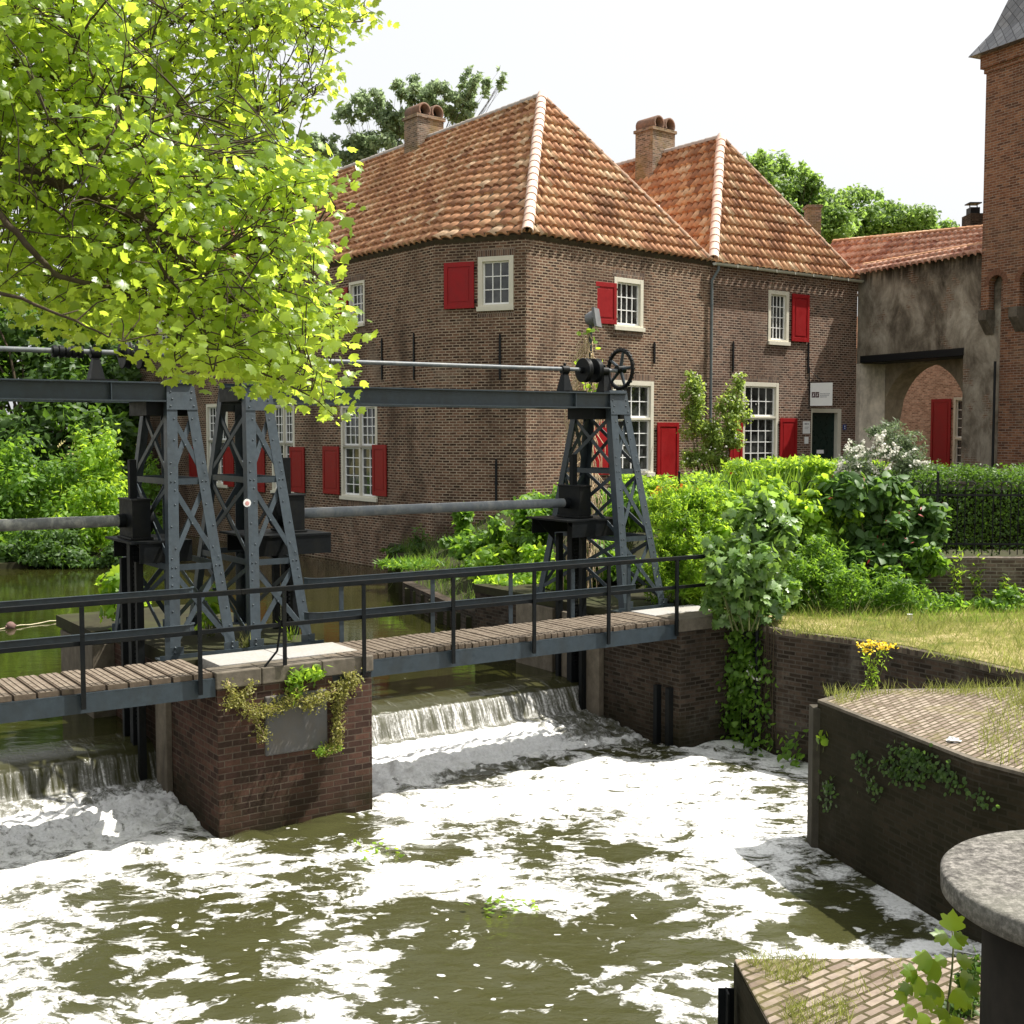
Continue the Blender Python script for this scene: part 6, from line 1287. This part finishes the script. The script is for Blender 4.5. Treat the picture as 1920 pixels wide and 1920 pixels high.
def hedge(name, label, X0, X1, Y0, Y1, z0, z1, n, size, mat):
    r = thing(name, ((X0+X1)/2, (Y0+Y1)/2, z0), label, 'hedge'); P = np.stack([RNG.uniform(X0, X1, n), RNG.uniform(Y0, Y1, n), RNG.uniform(z0, z1, n)], 1)
    f = RNG.random(n); P[f < .5, 1] -= .22*RNG.random((f < .5).sum()); P[f < .5, 2] = z1+RNG.normal(size=(f < .5).sum())*.04; s = (f >= .5) & (f < .85); P[s, 1] = Y0+RNG.normal(size=s.sum())*.05
    e_ = (f >= .85) & (f < .93); P[e_, 0] = X0+RNG.normal(size=e_.sum())*.05; P[:, 2] += RNG.normal(size=n)*.05; P[:, 2] += np.where(P[:, 2] > z1-.2, .05*np.sin(P[:, 0]*3)+.04*np.sin(P[:, 0]*7.3), 0); N = RNG.normal(size=(n, 3))*.6; N[f < .5, 2] += .8; N[s, 1] -= .8
    leaves('foliage', mat, P, size*(.6+.8*RNG.random(n)), N, T_OVATE, r)
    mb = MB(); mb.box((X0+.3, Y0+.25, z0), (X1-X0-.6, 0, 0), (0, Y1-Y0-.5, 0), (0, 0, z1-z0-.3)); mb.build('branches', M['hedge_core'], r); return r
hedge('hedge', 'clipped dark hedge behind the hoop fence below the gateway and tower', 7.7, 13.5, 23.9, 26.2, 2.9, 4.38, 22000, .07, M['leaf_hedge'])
hedge('hedge', 'yellow green hedge in front of the house door and ground floor window', 5.3, 8.6, 28.2, 30.4, 2.95, 4.42, 12000, .12, M['leaf_lime'])
hedge('hedge', 'low green hedge below the ground floor windows beside the climbing rose', 2.6, 5.6, 29.0, 31.0, 2.95, 4.02, 7000, .11, M['leaf_lime'])
plant('butterfly_bush', 'grey green butterfly bush with drooping white flower spikes before the gateway', 'shrub', base_of(1655, 24.6, 2.95), E_((1660,855,24.6,160,100,.6),(1605,875,24.4,100,70,.5),(1715,870,24.5,100,80,.5),(1655,805,24.7,80,60,.4),(1650,920,24.3,200,90,.5),(1700,830,24.6,70,60,.4)), 7500, .1, M['leaf_grey'], T_LONG, 26, .3, .012, droop=-.25)
bb_ = bpy.data.objects['butterfly_bush']; P_, N_ = [], []
for (x, y) in ((1590,835),(1602,842),(1612,853),(1618,838),(1640,828),(1652,845),(1630,862),(1600,870),(1585,885),(1575,868),(1680,838),(1668,852),(1690,858),(1705,850),(1640,880),(1665,876),(1610,890),(1575,880),(1725,868),(1655,818)):
    c = np.array(aty(x, y, 24.0+random.random()*.35)); d = np.array([random.uniform(-.6,.3), -.2, random.uniform(-.3,.5)]); d /= np.linalg.norm(d)
    for k in range(38): t = random.random(); P_.append(c+d*(t-.5)*.36+RNG.normal(size=3)*.034*(1.15-t)); N_.append(RNG.normal(size=3))
leaves('flower_spikes', M['petal_white'], P_, .05, N_, T_ROUND, bb_)['kind'] = 'stuff'
M['leaf_rose'] = leaf_mat('leaf_rose', (.1,.16,.03), (.19,.27,.06), (.36,.42,.16), .5, (.55,.7,.12))
plant('climbing_rose', 'climbing rose with small yellowish leaves against the house wall by the downpipe', 'climber', base_of(1330, 40.4, 3.3), E_((1335,800,40.4,110,80,.5),(1305,745,40.6,60,90,.4),(1380,770,40.6,80,80,.4),(1340,860,40.2,60,110,.4),(1295,870,40.2,60,50,.4),(1300,710,40.7,30,40,.3),(1385,715,40.8,20,40,.3),(1370,830,40.4,50,60,.4)), 6500, .13, M['leaf_rose'], T_OVATE, 13, .46, .02, flowers=(M['petal_white'], 60, .07, T_ROUND))
plant('orange_lilies', 'orange lilies flowering under the red shutter', 'flowers', g(1275, 920, 27.5), E_((1275,930,27.5,110,40,.4)), 300, .25, M['grass_green'], T_LONG, 10, .5, .008, flowers=(M['petal_orange'], 90, .12, T_ROUND))
# dead creeper on the floodlight pole
cr = thing('dead_creeper', (fl_.x, 24.15, 2.3), 'brown dead creeper stems tangled round the floodlight pole', 'creeper'); mb = MB()
for k in range(460):
    z0 = random.uniform(2.6, fl_.z-.35); a = random.uniform(0, 6.28); w = .42*math.sin(min(1, (fl_.z-.2-z0)/1.2)*1.57)+.03; p = Vector((fl_.x-.06+random.uniform(-.05,.05), 24.2+random.uniform(-.1,.1), z0))
    q = p+Vector((math.cos(a)*w*random.uniform(.4,1)-.12, math.sin(a)*w*.6, random.uniform(-.55,.1))); mb.tube([p, p.lerp(q, .5)+Z*.14, q, q-Z*random.uniform(.05,.35)], .0075, 4, False)
mb.build('stems', M['twig'], cr)
P_ = [(fl_.x-.06+random.uniform(-.35,.3), 24.05+random.uniform(-.2,.1), random.choice([7.0, 6.4, 6.1, 5.8])+random.uniform(-.2,.2)) for _ in range(46)]
leaves('foliage', M['leaf_lime'], P_, .11, RNG.normal(size=(46, 3)), T_ROUND, cr)
# ivy hanging over the quay wall
iv = thing('ivy', tuple(fq.pt(la-.3, 1.9, .1)), 'glossy green ivy cascading down the quay wall around the ladder', 'ivy'); P_, T_ = [], []
for k in range(300):
    z = 2.05*random.random()**.8; a = la-.6+random.gauss(0, .5)+random.gauss(0, .6)*(1.6-z)*.6
    if math.sin(a*5.1+z*3.3)*math.sin(z*5.7-a*2.1) < -.3: continue 
    if a > la+.35 and z > .6: continue
    c = np.array(fq.pt(a, z, .1+.1*random.random())); 
    for j in range(random.randint(7, 16)): P_.append(c+RNG.normal(size=3)*np.array([.12, .07, .12])); T_.append(random.random())
n_ = len(P_); leaves('foliage', M['leaf_mid'], P_, .1*(.6+.8*RNG.random(n_)), np.array(fq.n)[None]+RNG.normal(size=(n_, 3))*.6+np.array([0, 0, .5]), T_BROAD, iv, rnd=np.array(T_))
mb = MB()
for k in range(24): a = la+random.gauss(-.5, .4); mb.tube([fq.pt(a, 2.1, .03), fq.pt(a+random.uniform(-.1,.1), 1.2, .05), fq.pt(a+random.uniform(-.2,.2), random.uniform(.1,.8), .04)], .008, 4)
mb.build('stem', M['bark'], iv)
P_ = [np.array(fq.pt(la+dx, z, .2)) for dx, z in ((-.12,1.45),(-.05,1.38),(-.14,1.25),(.16,1.22),(-.02,1.2),(-.3,.9))]
leaves('flower', M['petal_white'], np.repeat(P_, 5, 0)+RNG.normal(size=(30, 3))*.012, .05, np.array(fq.n)[None]+RNG.normal(size=(30, 3))*.3, T_ROUND, iv)['kind'] = 'stuff'
# grass on the lawn
def scatter(pix, z, n):
    out = []
    xs = [p[0] for p in pix]; ys = [p[1] for p in pix]
    pts = [atz(x, y, z) for x, y in pix]; px = [p.x for p in pts]; py = [p.y for p in pts]; poly = [(p.x, p.y) for p in pts]
    while len(out) < n:
        x, y = random.uniform(min(px), max(px)), random.uniform(min(py), max(py))
        if inside(poly, x, y): out.append((x, y, z))
    return np.array(out)
def field(name, label, P, h, mat, lean=.5, par=None):
    n = len(P); d = np.stack([RNG.normal(size=n)*lean, RNG.normal(size=n)*lean, np.ones(n)], 1); s = RNG.normal(size=(n, 3)); s[:, 2] = 0
    o = leaves(name, mat, P, h*(.4+RNG.random(n)), s, T_BLADE, par, up=d); return tag(o, label, 'grass', None, 'stuff')
field('dry_grass', 'dry yellowish grass covering the lawn behind the quay wall', scatter([(1460,1183),(1640,1207),(1790,1236),(1930,1268),(2100,1300),(2000,1130),(1700,1128),(1480,1140)], ZL+.01, 15000), .11, M['grass'], .9)
field('bank_grass', 'green grass along the foot of the garden wall', scatter([(1480,1160),(1930,1172),(1930,1142),(1480,1136)], ZL+.01, 1300), .16, M['grass_green'], .6)
P_ = scatter([(1540,1300),(1640,1300),(1760,1293),(1930,1290),(1930,1330),(1850,1310),(1700,1297),(1600,1316),(1570,1322)], ZP, 900)
field('platform_grass', 'dry grass and weeds along the back edge of the wedge shaped platform', np.concatenate([P_, scatter([(1850,1330),(1930,1310),(1930,1450),(1860,1430),(1830,1410)], ZP, 420)]), .15, M['grass'], .55)
P_ = scatter([(1390,1800),(1500,1795),(1560,1810),(1480,1850),(1440,1840)], ZN, 420)
field('paving_grass', 'tufts of dry and green grass between the bricks of the near platform', np.concatenate([P_, scatter([(1470,1880),(1590,1880),(1600,1925),(1470,1925)], ZN, 380), scatter([(1540,1860),(1700,1800),(1720,1840),(1600,1900)], ZN, 60)]), .09, M['grass'], .7)
# low brick edge and grass of the bank between the channel and the large house
bl = [A0+U*(bank_u(v)-.02)+V*v for v in (6.3, 8, 10, 13, 16, 19, 21.5)]
wall_thing('bank_wall', 'low dark brick edging of the grassy bank along the upstream water', bl[::-1], -.6, 1.3, M['quay_brick'], .28, 'wall')
P_ = []
while len(P_) < 3600:
    v = random.uniform(6, 22); u = bank_u(v)+.3+abs(random.gauss(0, 2.2)); q = B(u, v); P_.append((q.x, q.y, gz_(q.x, q.y)))
field('bank_meadow', 'long green grass on the bank between the channel and the large house', np.array(P_), .3, M['grass_mid'], .5)
P_ = scatter([(1470,1190),(1640,1210),(1790,1238),(1930,1270),(2050,1290),(2000,1140),(1700,1140),(1490,1145)], ZL+.01, 60)
Q_ = np.concatenate([p+np.stack([RNG.normal(size=34)*.16, RNG.normal(size=34)*.12, np.zeros(34)], 1) for p in P_])
field('grass_tufts', 'longer straw coloured and green tufts dotted over the lawn', Q_, .2, M['grass'], .7)
# ragwort
rg_ = atz(1632, 1293, ZP); rw = thing('ragwort', tuple(rg_), 'yellow flowering ragwort at the back corner of the wedge shaped platform', 'flower'); mb = MB(); FPt, LPt = [], []
for (x, y) in ((1620,1210),(1632,1205),(1655,1208),(1668,1212),(1628,1220),(1650,1215)):
    t_ = aty(x, y, rg_.y+random.uniform(-.05,.05)); b_ = rg_+Vector((random.uniform(-.06,.06), random.uniform(-.04,.04), 0)); mb.tube([b_, b_.lerp(t_, .55)+Vector((random.uniform(-.03,.03), 0, .03)), t_], [.009, .007, .004], 5)
    for k in range(26): FPt.append(np.array(t_)+RNG.normal(size=3)*np.array([.045, .045, .02]))
    for k in range(26): f = random.random()*.9; LPt.append(np.array(b_.lerp(t_, f))+RNG.normal(size=3)*.025)
mb.build('stem', M['stemg'], rw); leaves('flower', M['petal_yellow'], FPt, .035, RNG.normal(size=(len(FPt), 3))*.5+np.array([0,-.3,1]), T_ROUND, rw)['kind'] = 'stuff'; leaves('foliage', M['leaf_lime'], LPt, .085, RNG.normal(size=(len(LPt), 3)), T_LONG, rw)
# goldenrod spikes in front of the garden wall
for i, (x, y0, y1, lab) in enumerate(((1799, 1030, 1125, 'tallest upright goldenrod stalk in front of the garden wall'), (1838, 1040, 1130, 'second goldenrod stalk right of the tallest one before the garden wall'), (1880, 1080, 1140, 'short bushy goldenrod at the right end of the garden wall'))):
    b_ = atz(x, 1140, ZL); r = thing('goldenrod', tuple(b_), lab, 'plant', 'goldenrod stalks before the garden wall'); t_ = aty(x, y0, b_.y); mb = MB(); P_ = []
    for k in range(2 if i < 2 else 7):
        q = Vector(t_)+Vector((random.uniform(-.2,.2)*(k > 0)*(1 if i < 2 else 1.5), random.uniform(-.1,.1), -.35*random.random()*(k > 0))); mb.tube([b_+Vector((random.uniform(-.03,.03), 0, 0)), b_.lerp(q, .5), q], [.01, .008, .004], 5)
        for f in np.linspace(.2, 1, 46): P_.append(np.array(b_.lerp(q, f))+RNG.normal(size=3)*.035)
    mb.build('stem', M['stemg'], r); leaves('foliage', M['leaf_lime'], P_, .12, RNG.normal(size=(len(P_), 3)), T_LONG, r)
# plants rooted on the pier front
def pier_plant(label, pxs, n, mat, size, up=True, sp=.05, T=T_OVATE):
    q = [B(*(lambda a: (a[0], -.05-.05*random.random(), a[1]))(bpt(x, y, -.04))) for x, y in pxs]; r = thing('wall_plant', tuple(q[0]), label, 'plant', 'plants rooted in the pier wall'); mb = MB(); P_ = []
    for i in range(len(q)-1): mb.tube([q[i], q[i].lerp(q[i+1], .5)-V*.04, q[i+1]], .006, 4, False)
    n = int(n*1.8); size *= 1.15; sp *= 1.25
    for k in range(n):
        i = random.randrange(len(q)-1); P_.append(np.array(q[i].lerp(q[i+1], random.random()))+RNG.normal(size=3)*sp-np.array(V)*.03)
    mb.build('stem', M['twig'], r); leaves('foliage', mat, P_, size*(.6+.8*RNG.random(n)), RNG.normal(size=(n, 3))*.7-np.array(V)*.5+np.array([0,0,.5]), T, r); return r
pier_plant('spiky yellowish succulent at the left under the pier cap', [(425,1275),(435,1310),(445,1320),(470,1278),(450,1315),(418,1318),(440,1312),(460,1295)], 420, M['leaf_olive'], .034, sp=.028)
pier_plant('yellowish creeping succulent running along the top of the plaque', [(450,1320),(470,1335),(500,1330),(530,1320),(545,1300),(575,1320),(600,1305),(640,1285),(660,1268),(655,1285)], 1100, M['leaf_olive'], .036, sp=.045)
pier_plant('yellowish succulent hanging down the right side of the plaque', [(640,1290),(632,1310),(630,1340),(628,1370),(625,1395),(600,1408)], 620, M['leaf_olive'], .036, sp=.03)
pier_plant('bright green leafy plant growing over the middle of the pier cap', [(545,1300),(552,1275),(560,1262),(590,1258),(598,1268)], 130, M['leaf_lime'], .075, sp=.04)
pier_plant('small bright moss cushion at the lower right corner of the plaque', [(592,1408),(610,1405),(632,1398)], 420, M['leaf_lime'], .026, sp=.022)
pier_plant('dry brown rootlets with few leaves left of the plaque', [(470,1335),(485,1360),(495,1385),(480,1372)], 110, M['leaf_olive'], .034, sp=.035)
# weeds between the lattice towers on the pier
for lab, x, y, n, h, mat in (('dry grass tuft between the two lattice towers on the pier', 463, 1216, 60, .22, M['grass']), ('yellow flowering stalk beside the right leg of the lattice tower on the pier', 547, 1200, 18, .3, M['leaf_lime'])):
    b_ = atz(x, y, 2.14); r = thing('pier_weed', tuple(b_), lab, 'plant', 'weeds on top of the pier'); tuft('blades', None, b_, n, h, .05, mat, parent=r)
plant('pier_sapling', 'small sycamore sapling among the legs on the pier top', 'sapling', tuple(B(2.75, 3.0, 2.12)), [(*B(2.75, 2.9, 2.6), .22, .22, .4)], 60, .15, M['leaf_lime'], T_MAPLE, 6, .5, .012)
plant('pier_sapling', 'leafy shoots showing through the rear legs of the left lattice tower', 'sapling', tuple(B(1.9, 4.4, 2.12)), [(*B(1.8, 4.5, 2.7), .35, .3, .5)], 110, .16, M['leaf_lime'], T_MAPLE, 6, .5, .012)
# wall fern on the platform face
p0, p1 = pl[0], pl[1]; fw = Fac(p0, p1); 
if fw.n.y > 0: fw.n = -fw.n
wf_ = thing('wall_creeper', tuple(fw.pt(1.0, 1.0, .03)), 'small leaved creeper clinging to the dark wall of the wedge shaped platform', 'creeper'); P_ = []
for (x, y, k) in ((1700,1420,90),(1730,1425,90),(1670,1435,50),(1755,1440,60),(1620,1425,40),(1640,1470,35),(1560,1470,30),(1555,1500,24),(1800,1470,30),(1840,1500,30),(1725,1455,50),(1780,1460,40),(1690,1450,50)):
    a, z = fw.px(x, y)
    for j in range(k): P_.append(np.array(fw.pt(a+random.gauss(0, .11), z+random.gauss(0, .07), .03+.04*random.random())))
n_ = len(P_); leaves('foliage', M['leaf_dark'], P_, .05, np.array(fw.n)[None]+RNG.normal(size=(n_, 3))*.5+np.array([0,0,.4]), T_ROUND, wf_)
plant('wall_sprig', 'bright sprig sprouting from the corner post of the wedge shaped platform', 'plant', tuple(atpl(1545, 1400, pl[0]-Vector((0, .1, 0)), (0,1,0))), [pxell(1545,1390,pl[0].y-.2,50,26,.12),pxell(1560,1335,pl[0].y-.1,30,30,.1)], 46, .1, M['leaf_lime'], T_ROUND, 5, .5, .005)
# foreground saplings
def sapling(label, stems, leaves_, mat, size, T=T_MAPLE):
    b_ = atz(stems[0][0][0], stems[0][0][1], ZN); r = thing('sapling', tuple(b_), label, 'sapling', 'saplings on the near platform'); mb = MB()
    for s in stems: Y0 = b_.y; mb.tube([aty(x, y, Y0+.05*k) for k, (x, y) in enumerate(s)], [.009-.0015*k for k in range(len(s))], 6)
    mb.build('stem', M['stemg'], r); P_, N_, U_ = [], [], []
    for (x, y, ang) in leaves_:
        P_.append(np.array(aty(x, y, b_.y-.05+random.uniform(-.1,.12)))); N_.append(np.array([random.uniform(-.3,.3), -.65, .75])+RNG.normal(size=3)*.15); U_.append(np.array([math.cos(ang), -.15, math.sin(ang)]))
    leaves('foliage', mat, P_, size*(.75+.45*RNG.random(len(P_))), N_, T, r, up=np.array(U_)); return r
M['leaf_near'] = leaf_mat('near_maple_leaf', (.06,.14,.016), (.1,.21,.025), (.16,.27,.04), .55, (.5,.7,.05), .35, .6)
sapling('maple sapling with big lobed leaves on the near platform beside the stone pedestal', [[(1775,1935),(1778,1880),(1785,1820),(1788,1765),(1784,1740)]],
        [(1700,1865,3.3),(1715,1890,3.7),(1770,1865,3.2),(1800,1870,-.8),(1780,1905,-1.4),(1720,1825,3.0),(1748,1800,2.8),(1808,1850,-.3),(1760,1850,3.6),(1745,1870,3.9),(1790,1855,-1.2),(1770,1890,4.2),(1735,1845,3.3),(1795,1800,.3),(1775,1800,2.8),(1785,1775,1.2),(1778,1760,2.2),(1792,1760,.6),(1785,1745,1.6),(1740,1905,3.8),(1755,1920,4.3),(1710,1850,3.4),(1800,1830,-.4),(1765,1820,2.9)], M['leaf_near'], .105)
sapling('cluster of large maple leaves at the bottom right corner of the picture', [[(1960,1950),(1930,1880),(1915,1850)]], [(1915,1870,3.4),(1900,1890,3.8),(1930,1845,2.4),(1895,1905,4.2),(1935,1900,4.4),(1905,1920,3.7)], M['leaf_near'], .19)
plant('small_weed', 'bushy small leaved weed at the foot of the stone pedestal', 'weeds', tuple(atz(1810, 1910, ZN)), E_((1815,1860,6.9,70,120,.12),(1830,1810,7.0,40,60,.1),(1800,1890,6.8,70,60,.12)), 420, .045, M['leaf_dark'], T_OVATE, 12, .35, .004)
# leaves floating on the water
for lab, x, y, n in (('floating green leafy twig in the middle of the foam', 945, 1695, 34), ('small floating green leaves near the pier foot', 708, 1592, 22)):
    b_ = atz(x, y, .05); r = thing('floating_twig', tuple(b_), lab, 'twig', 'twigs floating on the foam'); P_ = np.array(b_)+RNG.normal(size=(n, 3))*np.array([.18, .16, .03]); leaves('foliage', M['leaf_lime'], P_, .09, RNG.normal(size=(n, 3))*.4+np.array([0,0,1]), T_OVATE, r)
    mb = MB(); mb.tube([Vector(b_)+Vector((-.2, -.1, 0)), Vector(b_)+Vector((0, .05, .02)), Vector(b_)+Vector((.22, .1, .01))], .006, 4); mb.build('stem', M['stemg'], r)
# ================================================================ light, camera
sc = bpy.context.scene
w = bpy.data.worlds.new('World'); sc.world = w; w.use_nodes = True; nt = w.node_tree; bg = nt.nodes['Background']
EL, AZ = R(60), math.atan2(.968, .25)           # azimuth from +Y towards +X
sky = nt.nodes.new('ShaderNodeTexSky'); sky.sky_type = 'NISHITA'; sky.sun_disc = False; sky.sun_elevation = EL; sky.sun_rotation = AZ; sky.dust_density = 6; sky.air_density = 1.3; sky.ozone_density = 1
hs = nt.nodes.new('ShaderNodeHueSaturation'); hs.inputs['Saturation'].default_value = .25; hs.inputs['Value'].default_value = 1.0
hz = nt.nodes.new('ShaderNodeMix'); hz.data_type = 'RGBA'; hz.inputs[0].default_value = .65; hz.inputs[7].default_value = (4.5, 4.56, 4.62, 1)   # bright milky haze over the clear sky
nt.links.new(sky.outputs[0], hs.inputs['Color']); nt.links.new(hs.outputs[0], hz.inputs[6]); nt.links.new(hz.outputs[2], bg.inputs['Color']); bg.inputs['Strength'].default_value = .12
sd = Vector((math.sin(AZ)*math.cos(EL), math.cos(AZ)*math.cos(EL), math.sin(EL)))
sl = bpy.data.lights.new('sun', 'SUN'); sl.energy = 4.6; sl.angle = R(.53); sl.color = (1, .95, .87); so = bpy.data.objects.new('sun', sl); C.objects.link(so); so.rotation_euler = (-sd).to_track_quat('-Z', 'Y').to_euler(); so.location = (20, 10, 40)
cam = bpy.data.cameras.new('camera'); co = bpy.data.objects.new('camera', cam); C.objects.link(co); co.location = (0, 0, CAMZ); co.rotation_euler = (R(90)-TH, 0, 0)
cam.sensor_width = 36; cam.lens = 36*FPX/1920; cam.clip_end = 3000; cam.clip_start = .1; sc.camera = co
sc.view_settings.view_transform = 'Standard'; sc.view_settings.look = 'None'; sc.view_settings.gamma = 1; sc.view_settings.exposure = .96
